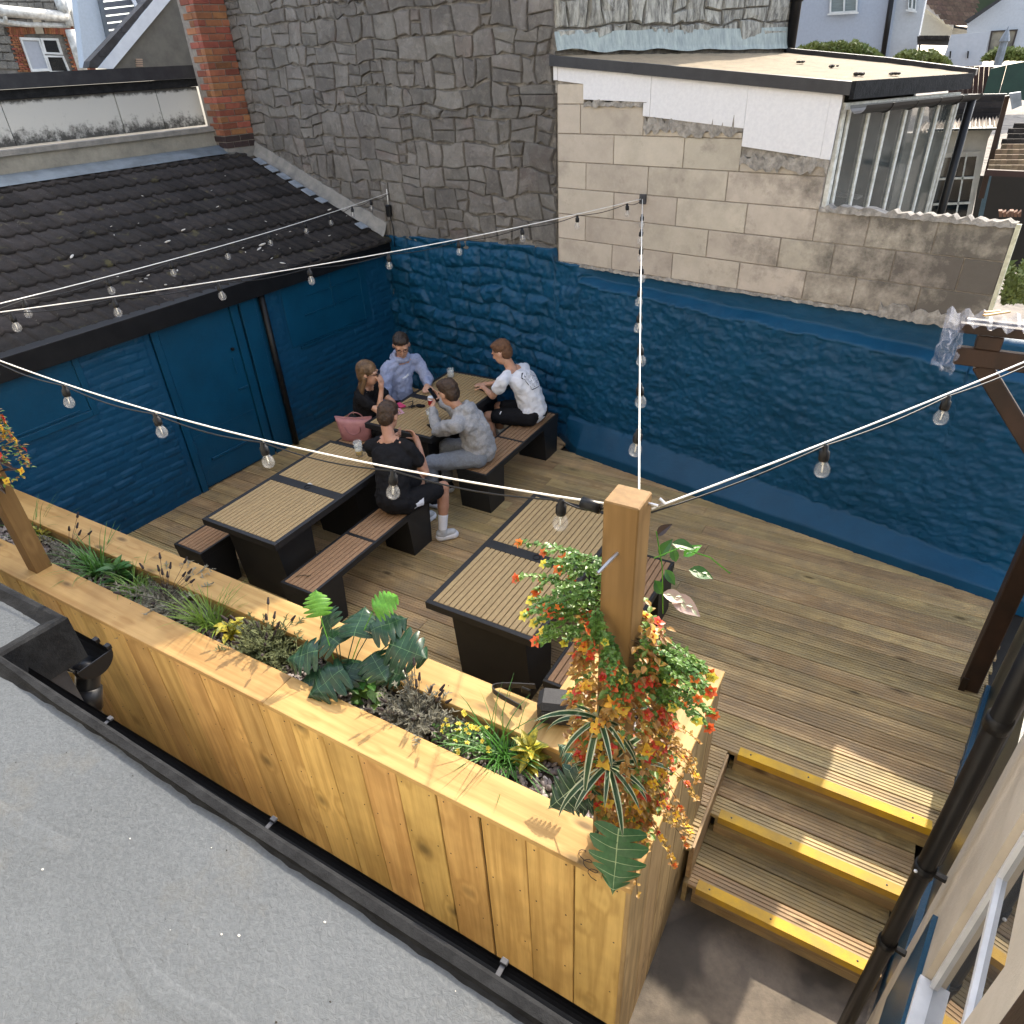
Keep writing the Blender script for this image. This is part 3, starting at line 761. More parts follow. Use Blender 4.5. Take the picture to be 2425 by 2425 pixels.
# back upstand + right kerb + gutter
def strip(name, pts, wv, hv, mat, parent=ex):
    b = MB()
    for p, q in zip(pts, pts[1:]): b.poly([p, q, q+hv, p+hv], wv)
    b.build(name, mat, parent, loc=rel(parent), fix=True)
strip('rear_upstand', [W(1.0, 2.69, zt(1.0)), W(2.16, 2.23, zt(2.16)), W(3.03, 1.70, zt(3.03)-.01)], WN*.06, Vector((0, 0, .045)), M_fascia)
edge = [W(2.64+.36*max(0, q/1.68)**.9, q, zt(2.64+.36*q/1.68)) for q in (-.05, .4, .8, 1.2, 1.68)]
strip('side_kerb', [p-Vector((0, 0, .105)) for p in edge], WU*.03, Vector((0, 0, .11)), M_blackpaint)
gp = [p+WU*.075-Vector((0, 0, .14)) for p in edge]
b = MB(); n = 9
for i in range(len(gp)-1):
    for k in range(n-1):
        def gpt(p, k): a = pi*k/(n-1); return p+WU*(-cos(a)*.055)+Vector((0, 0, -sin(a)*.055))
        b.add([gpt(gp[i], k), gpt(gp[i+1], k), gpt(gp[i+1], k+1), gpt(gp[i], k+1)], [(0, 1, 2, 3)])
b.build('gutter', M_blackpl, ex, smooth=True, loc=rel(ex))
for i in range(1, 5):
    p = gp[0].lerp(gp[-1], i/5); b = MB()
    b.tube([gpt(p, k)+(gpt(p, k)-p)*.08 for k in range(n)], .006, 5); b.build('gutter_bracket', M_blackpl, ex, loc=rel(ex))
# glazed side
M_glaz = NT('dusty_window_glass'); t = M_glaz; v = t.coords((1, 1, 1)); t.done(t.mix(t.ramp(t.noise(v, 3, 5, .6), (.4, 0.), (.8, 1.)), (.05, .06, .058), (.14, .155, .15)), .06, .8); t.b.inputs['Alpha'].default_value = .45; M_glaz = t.m
M_oldw = plain('flaking_white_paint', (.62, .63, .60), (.42, .42, .38), 25, .7, .5, 60)
GA, GB = Vector(W(2.56, .03, 0)), Vector(W(2.93, 1.66, 0)); gu = (GB-GA).normalized(); gl = (GB-GA).length
zsill = lambda f: 2.0
ztop = lambda f: 3.395-.03*f
F = [0, .045, .20, .36, .52, .67, .82, .97, 1.0]
for i, f in enumerate(F):
    p = GA.lerp(GB, f); wv = gu*(.028 if i else .035)
    MB().poly([p, p+wv, p+wv+WU*.03, p+WU*.03], (0, 0, 0)) if False else None
    MB().add(*(lambda a, c_, z0, z1: ([a+Vector((0, 0, z0)), c_+Vector((0, 0, z0)), c_+WU*.035+Vector((0, 0, z0)), a+WU*.035+Vector((0, 0, z0)), a+Vector((0, 0, z1)), c_+Vector((0, 0, z1)), c_+WU*.035+Vector((0, 0, z1)), a+WU*.035+Vector((0, 0, z1))],
        [(0, 3, 2, 1), (4, 5, 6, 7), (0, 1, 5, 4), (1, 2, 6, 5), (2, 3, 7, 6), (3, 0, 4, 7)]))(p, p+wv, 2.2, ztop(f))).build('glazing_bar', M_oldw, ex, loc=rel(ex), fix=True)
for a, c_ in zip(F, F[1:]):
    pa, pc = GA.lerp(GB, a)+gu*.028+WU*.018, GA.lerp(GB, c_)+WU*.018
    MB().poly([pa+Vector((0, 0, 2.2)), pc+Vector((0, 0, 2.2)), pc+Vector((0, 0, ztop(c_))), pa+Vector((0, 0, ztop(a)))], WU*.004).build('pane', M_glaz, ex, loc=rel(ex), fix=True)
strip('top_rail', [GA+Vector((0, 0, 3.37)), GB+Vector((0, 0, 3.34))], WU*.04, Vector((0, 0, .045)), M_oldw)
dp = W(3.07, 1.62, 0)
MB().tube([dp+Vector((0, 0, 3.36)), dp+Vector((.0, 0, 1.6))], .034, 8).build('downpipe', M_blackpl, ex, smooth=True, loc=rel(ex))
M_room = plain('dim_room_wall', (.05, .055, .05), (.03, .033, .03), 3, .8)  # shade inside the room put into the dark wall and floor colour
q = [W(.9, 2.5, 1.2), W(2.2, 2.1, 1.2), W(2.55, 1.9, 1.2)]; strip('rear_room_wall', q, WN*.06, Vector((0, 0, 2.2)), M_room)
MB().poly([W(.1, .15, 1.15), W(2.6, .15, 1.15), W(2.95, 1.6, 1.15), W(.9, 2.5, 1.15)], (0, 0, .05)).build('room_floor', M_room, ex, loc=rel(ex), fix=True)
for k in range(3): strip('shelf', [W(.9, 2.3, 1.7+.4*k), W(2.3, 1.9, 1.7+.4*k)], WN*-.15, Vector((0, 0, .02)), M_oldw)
# dark sheet behind the glass: the room's shade put into its colour
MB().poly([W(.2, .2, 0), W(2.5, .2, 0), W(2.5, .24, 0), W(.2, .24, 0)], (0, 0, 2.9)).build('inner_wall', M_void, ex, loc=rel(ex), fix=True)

# ================================================================ blue shed on the left
shd = empty('blue_shed', (-7.2, 4.6, GR), 'low blue painted brick shed with dark double-roman tiled roof', 'shed')
XU = Vector((.05, 1, 0)).normalized(); XN = Vector((XU.y, -XU.x, 0))      # along the wall, outwards (+x)
S0 = Vector((xs(0), 0, 0))
def SH(y, d, z): return Vector((xs(y), y, 0)) + XN*d + Vector((0, 0, z))
def brick_off(y, z):
    y += .03*noise.noise(Vector((y*1.5, z*2, 1))); z += .014*noise.noise(Vector((y*2.2, z*3, 4)))
    r = math.floor(z/.078); fz = z/.078-r; c = y/.228+(r % 2)*.5; k = math.floor(c); fy = c-k
    e = min(min(fy, 1-fy)*.228/.016, min(fz, 1-fz)*.078/.014); h = min(1, max(0, e))
    v = noise.cell(Vector((k+.5, r+.5, .5)))
    amp = .35+.65*max(0, min(1, .5+1.6*noise.noise(Vector((y*.7, z*1.1, 3)))))
    return (.009*h*amp+.006*v*h*amp+.004*fbm(y*6, z*9, 2, 3)+.006*fbm(y*1.4, z*2, 5, 3))
def shed_off(y, z):
    d = brick_off(y, z)
    if 3.80 < y < 4.86 and z < 1.83: return -.04       # door recess
    if 3.72 < y < 5.12: d *= .25
    if 2.05 < y < 3.10 and 1.26 < z: return .004+.0015*fbm(y*5, z*5, 1, 2)
    if 5.35 < y < 6.75 and z > 1.03: d *= .15
    return d
vs = []; fs = []; y0_, y1_ = 1.9, 7.2; st = .0125; ny = int((y1_-y0_)/st); nz = int(1.95/st)
for i in range(ny+1):
    y = y0_+(y1_-y0_)*i/ny
    for j in range(nz+1):
        z = -.04+1.99*j/nz; vs.append(SH(y, shed_off(y, z), z))
for i in range(ny):
    for j in range(nz):
        a = i*(nz+1)+j; fs.append((a, a+nz+1, a+nz+2, a+1))
tag(MB().add(vs, fs).build('painted_brickwork', M_blue, shd, smooth=True, loc=rel(shd)), kind='stuff')
MB().poly([SH(0, -.05, GR), SH(7.2, -.05, GR), SH(7.2, -.25, GR), SH(0, -.25, GR)], (0, 0, 2.4)).build('wall_core', M_void, shd, loc=rel(shd), fix=True)
def shbox(name, y0, y1, z0, z1, d0, d1, mat, parent=shd, c=.003, lab=None):
    b = MB(); L = y1-y0; b.box((-L/2, d0, z0), (L/2, d1, z1), c)
    M_ = frame(SH((y0+y1)/2, 0, 0), -XU, (0, 0, 1))
    # local y must point outwards
    o = link(name, b.mesh(name, mat), parent)
    off = parent.location if parent.parent is None else parent.parent.location+parent.location
    M_ = Matrix(((-XU.x, XN.x, 0, SH((y0+y1)/2, 0, 0).x), (-XU.y, XN.y, 0, SH((y0+y1)/2, 0, 0).y), (0, 0, 1, 0), (0, 0, 0, 1)))
    o.matrix_local = Matrix.Translation(-off) @ M_
    return o
door = shbox('door', 3.88, 4.70, .03, 1.77, -.035, -.005, M_blue2)
dd = lambda: None
def sub(name, y0, y1, z0, z1, d0, d1, mat, c=.003):
    b = MB(); yc = 4.29
    b.box((-(y1-yc), d0, z0), (-(y0-yc), d1, z1), c)
    return link(name, b.mesh(name, mat), door)
sub('bottom_rail', 3.9, 4.68, .62, .628, -.008, 0, M_blue2, .001); sub('weather_bar', 4.02, 4.66, .30, .325, -.006, .012, M_blue2)
sub('knob', 4.60, 4.63, 1.33, 1.36, -.006, .03, M_blackpl, .006); sub('letter_plate', 4.585, 4.60, 1.08, 1.26, -.006, .008, M_blue2); sub('bolt', 4.56, 4.69, .90, .915, -.006, .012, M_blue2, .004)
sub('hinge', 3.86, 3.885, .45, .58, -.006, .014, M_blue2, .004)
shbox('door_frame', 3.80, 3.872, 0, 1.85, -.05, .012, M_blue2); shbox('door_frame', 4.708, 4.80, 0, 1.85, -.05, .012, M_blue2); shbox('door_frame', 3.875, 4.705, 1.775, 1.85, -.05, .012, M_blue2)
shbox('boarded_panel', 4.83, 5.02, 0, 1.85, -.01, .012, M_blue2)
# boarded-over window beside the planter
for a in ((2.0, 2.06, 1.24, 1.9), (3.04, 3.10, 1.24, 1.9)): shbox('window_trim', *a, 0, .02, M_blue2)
shbox('window_trim', 2.06, 3.04, 1.24, 1.30, 0, .022, M_blue2); shbox('window_board', 2.06, 3.04, 1.30, 1.9, .002, .010, M_blue2)
shbox('window_sill', 2.35, 2.95, 1.32, 1.335, .01, .022, M_blue2, c=.002)
# far blocked window
shbox('window_board', 5.38, 6.72, 1.10, 1.84, .004, .012, M_blue2); shbox('window_trim', 6.60, 6.625, 1.06, 1.88, .0, .022, M_blue2)
for a in ((5.65, 6.10, 1.40, 1.412), (6.13, 6.55, 1.40, 1.412), (5.75, 6.10, 1.60, 1.61), (6.13, 6.55, 1.60, 1.61), (6.11, 6.122, 1.38, 1.80), (5.55, 6.6, 1.085, 1.095), (5.5, 6.62, 1.055, 1.075)): shbox('window_bar', *a, .01, .024, M_blue2, c=.002)
shbox('eaves_soffit', 1.2, 7.12, 1.80, 1.985, -.03, .115, M_blackpl)
b = MB().tube([SH(5.09, .05, 1.93), SH(5.09, .05, .02)], .036, 10); b.build('downpipe', M_blackpl, shd, smooth=True, loc=rel(shd))
# fascia and gutter
E0, E1 = Vector((-6.47, 1.6, 1.935)), Vector((-5.93, 7.12, 1.945)); EU = (E1-E0).normalized()
RT = Vector((-8.62, 7.60, 2.86)); UP = (RT-E1); UP = (UP-EU*UP.dot(EU)); RL = UP.length; UPn = UP.normalized(); RN = EU.cross(-UPn).normalized()
if RN.z < 0: RN = -RN
def RF(u, v, h=0): return E1-EU*u+UPn*v+RN*h
b = MB(); b.poly([RF(0, .05, -.03), RF(5.9, .05, -.03), RF(5.9, .07, -.16), RF(0, .07, -.16)], UPn*.02); b.build('fascia', M_blackpl, shd, loc=rel(shd), fix=True)
b = MB(); n = 8
for k in range(n-1):
    def gq(u, k): a = pi*k/(n-1); return RF(u, 0, -.075)+Vector((1, 0, 0))*(.045*cos(a)-.01)+Vector((0, 0, -.045*sin(a)))
    b.add([gq(0, k), gq(5.9, k), gq(5.9, k+1), gq(0, k+1)], [(0, 1, 2, 3)])
b.build('gutter', M_blackpl, shd, smooth=True, loc=rel(shd))
MB().poly([SH(1.2, 0, 1.86), SH(7.25, 0, 1.86), SH(7.25, -.06, 1.86), SH(1.2, -.06, 1.86)], (0, 0, .12)).build('wall_plate', M_blackpl, shd, loc=rel(shd), fix=True)
# tiles
M_tile = NT('dark_concrete_tile'); t = M_tile; v = t.coords((1, 1, 1))
col = t.mix(t.ramp(t.noise(v, 9, 7, .75), (.35, 0.), (.7, 1.)), (.036, .031, .029), (.016, .0145, .0145))
col = t.mix(t.ramp(t.noise(v, 24, 5, .7), (.62, 0.), (.72, .6)), col, (.15, .14, .12))
col = t.mix(t.ramp(t.noise(v, 5, 3, .6), (.63, 0.), (.72, .8)), col, (.085, .075, .035))
col = t.rand(col, .3, .01); t.bump(t.noise(v, 40, 8, .75), .8, .008); t.done(col, .85, .25); M_tile = t.m
TW, TG = .305, .305
def tile_mesh(seed):
    r = random.Random(seed); prof = []; n = 12
    for i in range(n+1):
        x = i/n; ph = (x*2) % 1
        h = .022*max(0, sin(pi*min(1, ph/.42)))**1.2 if ph < .42 else 0
        prof.append((x*TW, h+r.uniform(-.0015, .0015)))
    L = .36; vs = []; fs = []
    for j, vv in enumerate((0, .004, L)):
        for (x, h) in prof: vs.append((x, vv-.0, h+(.016 if j == 1 else (.008 if j == 0 else 0))-(.012 if j == 0 else 0)+ (.018*(1-vv/L))))
    m = n+1
    for j in range(2):
        for i in range(n): fs.append((j*m+i, j*m+i+1, (j+1)*m+i+1, (j+1)*m+i))
    # front lip
    b = len(vs)
    for (x, h) in prof: vs.append((x, .002, -.006+.4*h))
    for i in range(n): fs.append((b+i, b+i+1, i+1, i))
    me = MB().add(vs, fs).mesh('roof_tile', M_tile, True); return me
TM = [tile_mesh(i) for i in range(4)]
cols = int(6.0/TW)+1; rows = int(RL/TG)+1
for r_ in range(rows):
    for c_ in range(cols):
        u = (c_+1)*TW-.02; v_ = r_*TG-.04
        if v_ > RL-.05: continue
        o = link('roof_tile', TM[rnd.randrange(4)], shd)
        jt = rnd.uniform(-.012, .012)
        P = RF(u, v_+rnd.uniform(-.008, .008), .0+rnd.uniform(0, .004))
        M_ = Matrix(((EU.x, UPn.x, RN.x, P.x), (EU.y, UPn.y, RN.y, P.y), (EU.z, UPn.z, RN.z, P.z), (0, 0, 0, 1)))
        o.matrix_local = Matrix.Translation(-shd.location) @ M_ @ Matrix.Rotation(jt, 4, 'Z')
b = MB(); b.poly([RF(-.05, .02, -.03), RF(6.1, .02, -.03), RF(6.1, RL+.1, -.03), RF(-.05, RL+.1, -.03)], RN*-.02); b.build('roof_deck', M_void, shd, loc=rel(shd), fix=True)
# litter on roof: bird droppings, shells, bones
M_shell = plain('white_debris', (.62, .60, .56), (.4, .38, .35), 30, .7)
for k in range(60):
    u, v_ = (rnd.uniform(.1, 3.4), rnd.uniform(.05, 1.6)) if k < 50 else (rnd.uniform(.1, 5.5), rnd.uniform(.1, 2.5))
    s = rnd.uniform(.006, .02) if k > 5 else rnd.uniform(.018, .032); bb = MB()
    M2 = Matrix.Rotation(rnd.uniform(0, 6), 4, 'Z')
    bb.sphere((0, 0, 0), s, 6, 4, (1.8, .7, .4)); o = bb.build('roof_debris', M_shell if rnd.random() < .7 else M_tile, shd, loc=RF(u, v_, .045)-shd.location, rot=(0, .3, rnd.uniform(0, 6)))
# cement fillet and lead pieces against the stone wall
M_fillet = plain('cement_fillet', (.27, .255, .23), (.17, .165, .155), 8, .95, .8, 50, bdist=.01)
b = MB(); n = 26
for k in range(n):
    f0, f1 = k/n, (k+1)/n
    def fp(f):
        s = -2.62-2.72*f; zr = 2.01+.86*f+.008*noise.noise(Vector((f*20, 0, 0))); return W(s, -.10, zr-.01), W(s, -.055, zr+.055), W(s, -.02, zr+.135+.02*noise.noise(Vector((f*13, 2, 0)))), W(s, .03, zr+.14)
    A, B_ = fp(f0), fp(f1)
    for j in range(3): b.add([A[j], B_[j], B_[j+1], A[j+1]], [(0, 1, 2, 3)])
b.build('cement_fillet', M_fillet, shd, loc=rel(shd))
M_paleslate = plain('pale_slate', (.26, .29, .33), (.16, .18, .20), 12, .6, .3, 40)
for k in range(9):
    f = .10+.092*k; s = -2.62-2.72*f; z_ = 2.05+.86*f
    if k in (1, 2): continue
    dz = Vector((0, 0, 1)); L = .2 if k > 3 else .15
    p = W(s, -.20, z_-.015); sl = (W(-5.34, 0, 2.86)-W(-2.62, 0, 2.0)).normalized()
    MB().box((-L/2, -.05, 0), (L/2, .05, .012), .003).build('slate_slip', M_paleslate, shd).matrix_local = Matrix.Translation(-shd.location) @ frame(p, sl, (0, -.1, 1)) @ Matrix.Rotation(rnd.uniform(-.08, .08), 4, 'Z')
# lead apron along the top
M_leadb = plain('grey_lead_sheet', (.17, .20, .225), (.10, .12, .135), 5, .5, .3, 20)
b = MB(); n = 30
for k in range(n):
    def ap(f):
        u = -.3+6.6*f; e = .012*noise.noise(Vector((f*18, 1, 0))); return RF(u, RL-.10+e, .05), RF(u, RL+.06, .055+e), RF(u, RL+.17, .05)
    A, B_ = ap(k/n), ap((k+1)/n)
    for j in range(2): b.add([A[j], A[j+1], B_[j+1], B_[j]], [(0, 1, 2, 3)])
b.build('lead_apron', M_leadb, shd, smooth=True, loc=rel(shd))

# ================================================================ white parapet building above the shed
TB = RF(0, RL+.14, 0); TU = EU
def TP(u, d, z): return TB+Vector((0, 0, 0))-TU*u+Vector((-1, .09, 0)).normalized()*d+Vector((0, 0, z-TB.z))
wp = empty('parapet_building', TP(3, 1, GR), 'rendered building with mould-stained white parapet wall and black coping above the tiled shed roof', 'building')
M_rend = NT('stained_grey_render'); t = M_rend; v = t.coords((1, 1, 1))
t.done(t.mix(t.ramp(t.noise(v, 2.5, 8, .8), (.35, 0.), (.65, 1.)), (.33, .31, .26), (.20, .19, .165)), .9, .2); t.bump(t.noise(v, 30, 8, .7), .5, .01); M_rend = t.m
M_mould = NT('mouldy_white_paint'); t = M_mould; v = t.coords((1, 1, 1)); geo = t.n('NewGeometry'); sp = t.n('SeparateXYZ'); t.l(geo.outputs['Position'], sp.inputs[0])
zz = t.n('MapRange'); t.l(sp.outputs[2], zz.inputs[0]); zz.inputs[1].default_value = 3.20; zz.inputs[2].default_value = 3.42; zz.inputs[3].default_value = .34; zz.inputs[4].default_value = 0
z2 = t.n('MapRange'); t.l(sp.outputs[2], z2.inputs[0]); z2.inputs[1].default_value = 3.57; z2.inputs[2].default_value = 3.66; z2.inputs[3].default_value = 0; z2.inputs[4].default_value = .6
k = t.ramp(t.math('ADD', t.math('ADD', t.noise(v, 9, 8, .8), zz.outputs[0]), z2.outputs[0]), (.62, 0.), (.82, .92))
t.done(t.mix(k, (.46, .46, .44), (.035, .034, .032)), .85, .25); t.bump(t.noise(v, 50, 6, .7), .3, .006); M_mould = t.m
def tpanel(name, u0, u1, z0, z1, d0, d1, mat, parent=wp):
    q = [TP(u0, d0, z0), TP(u1, d0, z0), TP(u1, d1, z0), TP(u0, d1, z0)]
    o = MB().poly(q, (0, 0, z1-z0)).build(name, mat, parent, fix=True, center=True); o.location -= parent.location; return o
tpanel('render_upstand', .02, 8.5, 2.6, 3.125, .06, .5, M_rend)
tpanel('ledge_coping', -.02, 8.5, 3.13, 3.185, .02, .42, M_fillet)
for a, c_ in ((.02, .62), (.632, 1.18), (1.192, 2.5), (2.51, 4.2), (4.21, 8.5)): tpanel('white_block_panel', a, c_, 3.19, 3.64, .42+rnd.uniform(-.003, .003), .7, M_mould)
tpanel('stained_band', .0, 8.5, 3.643, 3.735, .40, .7, M_blackpaint); 
tpanel('black_coping', -.03, 8.5, 3.74, 3.885, .36, .7, M_fascia)
tpanel('roof_slab', .0, 8.5, 3.82, 3.86, .7, 3.0, M_blackpaint)
tpanel('lower_wall', .02, 8.5, GR, 2.6, .1, 3, M_rend)

# ================================================================ brick chimney stack
M_brick = NT('red_brick'); t = M_brick; v = t.coords((1, 1, 1))
col = t.mix(t.ramp(t.noise(v, 9, 6, .7), (.35, 0.), (.7, 1.)), (.30, .115, .06), (.17, .062, .04)); col = t.rand(col, .3, .02)
t.bump(t.noise(v, 50, 6, .7), .4, .005); t.done(col, .85, .25); M_brick = t.m
M_bmort = plain('brick_mortar', (.25, .22, .19), (.17, .15, .13), 20, .95, .5, 60)
ch = empty('brick_chimney', W(-5.36, -.3, 2.8), 'red brick chimney stack rising against the stone gable', 'chimney')
CU0 = W(-5.62, -.02, 0); a1, a2 = WU, -WN       # faces: +x side (towards deck) and front
CW, CD = .40, .42
def chp(u, v, z): return CU0+WU*u-WN*v+Vector((0, 0, z))
MB().poly([chp(.008, 0, 2.7), chp(CW-.008, 0, 2.7), chp(CW-.008, CD-.008, 2.7), chp(.008, CD-.008, 2.7)], (0, 0, 3.4)).build('stack_core', M_bmort, ch, loc=rel(ch), fix=True)
bm_cache = {}
def brick(L, mat):
    k = round(L, 3), mat.name
    if k not in bm_cache: bm_cache[k] = MB().box((-L/2, -.05, -.0325), (L/2, .05, .0325), .004).mesh('brick', mat)
    return bm_cache[k]
M_dbrick = plain('sooty_brick', (.05, .03, .028), (.03, .02, .02), 9, .8, .5, 40, .2)
z = 2.96; r_ = 0
tpf = lambda: None
while z < 4.75:
    mt = M_dbrick if r_ < 2 else M_brick
    for face in (0, 1):
        wid = CD if face == 0 else CW; x = 0; first = ((r_+face) % 2 == 0)
        Ls = [.102, .215, .095] if first else [.215, .195]
        if face == 1: Ls = [.215, .175] if first else [.102, .215, .075]
        for L in Ls:
            xc = x+L/2; x += L+.01
            if x > wid+.03: break
            if face == 0: P = chp(CW-.047, CD-xc, z); F_ = frame(P, -WN, (0, 0, 1))
            else: P = chp(CW-xc-.0, CD-.047, z); F_ = frame(P, WU, (0, 0, 1))
            if face == 1 and x-L-.01 < .01 and first is False: pass
            if face == 1: P = chp(CW-.104-xc if False else CW-.1-xc, CD-.047, z); F_ = frame(P, WU, (0, 0, 1))
            if face == 1 and .1+xc+L/2 > CW+.02: continue
            link('brick', brick(L, mt), ch, M=Matrix.Translation(-ch.location+Vector((0, 0, rnd.uniform(-.001, .001)))) @ F_)
    z += .075; r_ += 1
MB().poly([chp(-.02, 0, 2.80), chp(CW+.02, 0, 2.80), chp(CW+.02, CD+.02, 2.80), chp(-.02, CD+.02, 2.80)], (0, 0, .12)).build('chimney_plinth', M_fillet, ch, loc=rel(ch), fix=True)

# ================================================================ houses beyond, top left
def pq(pts, p, n): return [onpl(x, y, p, n) for x, y in pts]
def facepoly(name, pts, p, n, th, mat, parent):
    nv = Vector(n).normalized(); P = pq(pts, p, n)
    if (CP-Vector(p)).dot(nv) > 0: nv = -nv
    o = MB().poly(P, nv*th).build(name, mat, parent, center=True, fix=True); o.location -= parent.location; return o
GP, GN_ = (-11.2, 8, 0), (1, -.25, 0)
gh = empty('gable_house', (-11.5, 8.5, GR), 'grey rendered gable with a white bargeboard and dark verge tiles behind the chimney', 'house')
M_grend = plain('brown_grey_render', (.135, .13, .115), (.10, .097, .088), 6, .95, .3, 60)
M_wpaint = plain('white_gloss_paint', (.62, .66, .72), (.54, .58, .64), 8, .5, .1, 30)
M_verge = plain('mossy_verge_slate', (.055, .052, .055), (.035, .033, .033), 10, .85, .8, 30, .2)
facepoly('gable_wall', [(258, 190), (268, 164), (455, -60), (560, -60), (560, 190)], GP, GN_, .3, M_grend, gh)
facepoly('bargeboard', [(232, 162), (372, -10), (412, -10), (268, 163)], (GP[0]+.06, GP[1], 0), GN_, .03, M_wpaint, gh)
for k in range(7):
    a = (206+26*k+4, 160-28*k-2)
    facepoly('verge_tile', [(a[0], a[1]+2), (a[0]+3, a[1]-13), (a[0]+30, a[1]-42), (a[0]+50, a[1]-24), (a[0]+27, a[1]+3)], (GP[0]+.03+.012*(k % 2), GP[1], 0), GN_, .25, M_verge, gh)
for k in range(4): facepoly('vent_brick', [(322+k*.4, 139+5*k), (337+k*.4, 139+5*k), (338+k*.4, 142.5+5*k), (323+k*.4, 142.5+5*k)], (GP[0]+.03, GP[1], 0), GN_, .05, plain('buff_brick%d' % k if False else 'buff_brick', (.35, .26, .2)), gh)
LP, LN = (-13.5, 8, 0), (1, -.3, 0)
lh = empty('pebbledash_house', (-13.6, 8, GR), 'pale blue-white rendered house with grey slatted cladding seen over the gable', 'house')
M_palebl = plain('pale_blue_render', (.42, .47, .53), (.38, .43, .48), 30, .9, .6, 90)
facepoly('house_wall', [(180, -20), (240, -20), (265, 110), (200, 160)], LP, LN, .3, M_palebl, lh)
facepoly('cladding_frame', [(228, -20), (238, -20), (262, 90), (254, 96)], (LP[0]+.05, LP[1], 0), LN, .05, plain('grey_trim', (.11, .13, .15)), lh)
M_clad = plain('grey_cladding', (.105, .115, .135), (.09, .10, .118), 8, .6, .2, 30, .05)
for k in range(8):
    y = -30+17*k; facepoly('cladding_slat', [(238+.22*(y+12), y+2), (360, y-12), (360, y+3), (241+.22*(y+12), y+15)], (LP[0]+.04, LP[1], 0), LN, .04, M_clad, lh)
facepoly('corner_trim', [(303, -20), (312, -20), (330, 20), (322, 20)], (LP[0]+.1, LP[1], 0), LN, .04, M_wpaint, lh)
BP, BN = (-15.5, 8, 0), (1, -.2, 0)
bh = empty('brick_dressed_house', (-15.8, 6, GR), 'stone house at the far left with brick-framed white window and white pipes', 'house')
M_ston3 = plain('buff_rubble', (.20, .19, .165), (.12, .115, .105), 6, .9, 1, 30, .15, bdist=.02)
# rubble part: irregular stones
facepoly('house_wall', [(-40, -40), (175, -40), (225, 175), (-40, 175)], BP, BN, .4, M_mortar, bh)
r = random.Random(4)
def bpos(x, y, d=0): return onpl(x, y, (BP[0]+d, BP[1], 0), BN)
for j in range(9):
    x = -30
    while x < 170:
        w_ = r.uniform(14, 30); y = -15+j*20
        cx = x+w_/2
        inbrick = (8 < cx-.25*y+5 < 200 and y > 45) or cx > 165+.3*y
        if not inbrick and x+w_ < 180: facepoly('stone', [(x+1+r.uniform(-1, 2), y+1), (x+w_-1, y+1+r.uniform(-2, 2)), (x+w_+2, y+18), (x+2, y+18+r.uniform(-2, 1))], (BP[0]+.03+r.uniform(0, .02), BP[1], 0), BN, .06, M_ston3, bh)
        x += w_
for j in range(24):
    y = 46+j*5.2; sh_ = (y-46)*.27
    for (a, c_) in ((16, 46), (146, 192)):
        x = a+sh_-(6 if j % 2 else 0)
        while x < c_+sh_-4:
            facepoly('brick', [(x, y), (x+11.2, y+.3), (x+12.3, y+4.5), (x+1.2, y+4.2)], (BP[0]+.03, BP[1], 0), BN, .06, M_brick, bh); x += 12.6
x = 20
while x < 160:
    if not 78 < x < 102: facepoly('arch_brick', [(x, 60-.0*x), (x+4.4, 60), (x+8.5, 83-(1-abs(x-90)/70)*4), (x+4, 83-(1-abs(x-90)/70)*4)], (BP[0]+.035, BP[1], 0), BN, .06, M_brick, bh)
    x += 5.2
M_keyst = plain('buff_keystone', (.42, .38, .30), (.34, .31, .25), 10, .85, .3, 40)
facepoly('keystone', [(77, 46), (97, 46), (104, 80), (86, 80)], (BP[0]+.06, BP[1], 0), BN, .1, M_keyst, bh)
M_upvc = plain('white_upvc', (.66, .68, .67), None, 8, .35, 0)
def winframe(pts, w_, parent, P_, N_, mat, name='window_frame', th=.05):
    n = len(pts); cx = sum(p[0] for p in pts)/n; cy = sum(p[1] for p in pts)/n
    inn = [(x+(cx-x)*w_, y+(cy-y)*w_) for x, y in pts]
    for i in range(n):
        j = (i+1) % n; facepoly(name, [pts[i], pts[j], inn[j], inn[i]], P_, N_, th, mat, parent)
    return inn
M_dglass = NT('dark_window_glass'); M_dglass.coords(); M_dglass.done((.012, .014, .015), .05, .7); M_dglass = M_dglass.m
M_blind = plain('pale_window_blind', (.38, .40, .44), (.34, .36, .40), 20, .3)
q1, q2 = (BP[0]+.10, BP[1], 0), (BP[0]+.07, BP[1], 0)
wf = winframe([(47, 88), (93, 90), (120, 168), (76, 170)], .16, bh, q1, BN, M_upvc); facepoly('pane', wf, q2, BN, .01, M_blind, bh)
wf = winframe([(95, 90), (138, 91), (150, 130), (106, 128)], .26, bh, q1, BN, M_upvc); facepoly('pane', wf, q2, BN, .01, M_dglass, bh)
wf = winframe([(107, 131), (151, 132), (168, 172), (120, 172)], .2, bh, q1, BN, M_upvc); facepoly('pane', wf, q2, BN, .01, M_dglass, bh)
M_pipew = plain('peeling_white_pipe', (.60, .60, .57), (.35, .34, .31), 14, .6, .4, 40)
def ptube(pts, d, r_, name='pipe', mat=M_pipew): MB().tube([bpos(x, y, d) for x, y in pts], r_, 8).build(name, mat, bh, smooth=True, loc=rel(bh))
ptube([(-20, 22), (10, 26), (160, 40)], .35, .085, 'soil_pipe'); ptube([(-20, 48), (20, 53), (60, 58), (165, 61)], .3, .04)
ptube([(160, 0), (156, 30), (166, 62)], .35, .07, 'soil_pipe'); ptube([(165, 70), (197, 170)], .35, .085, 'soil_pipe'); ptube([(158, -10), (185, 75), (208, 160)], .3, .055)
ptube([(10, 26), (13, 52)], .35, .035); ptube([(138, -6), (152, 30)], .34, .09, 'hopper')

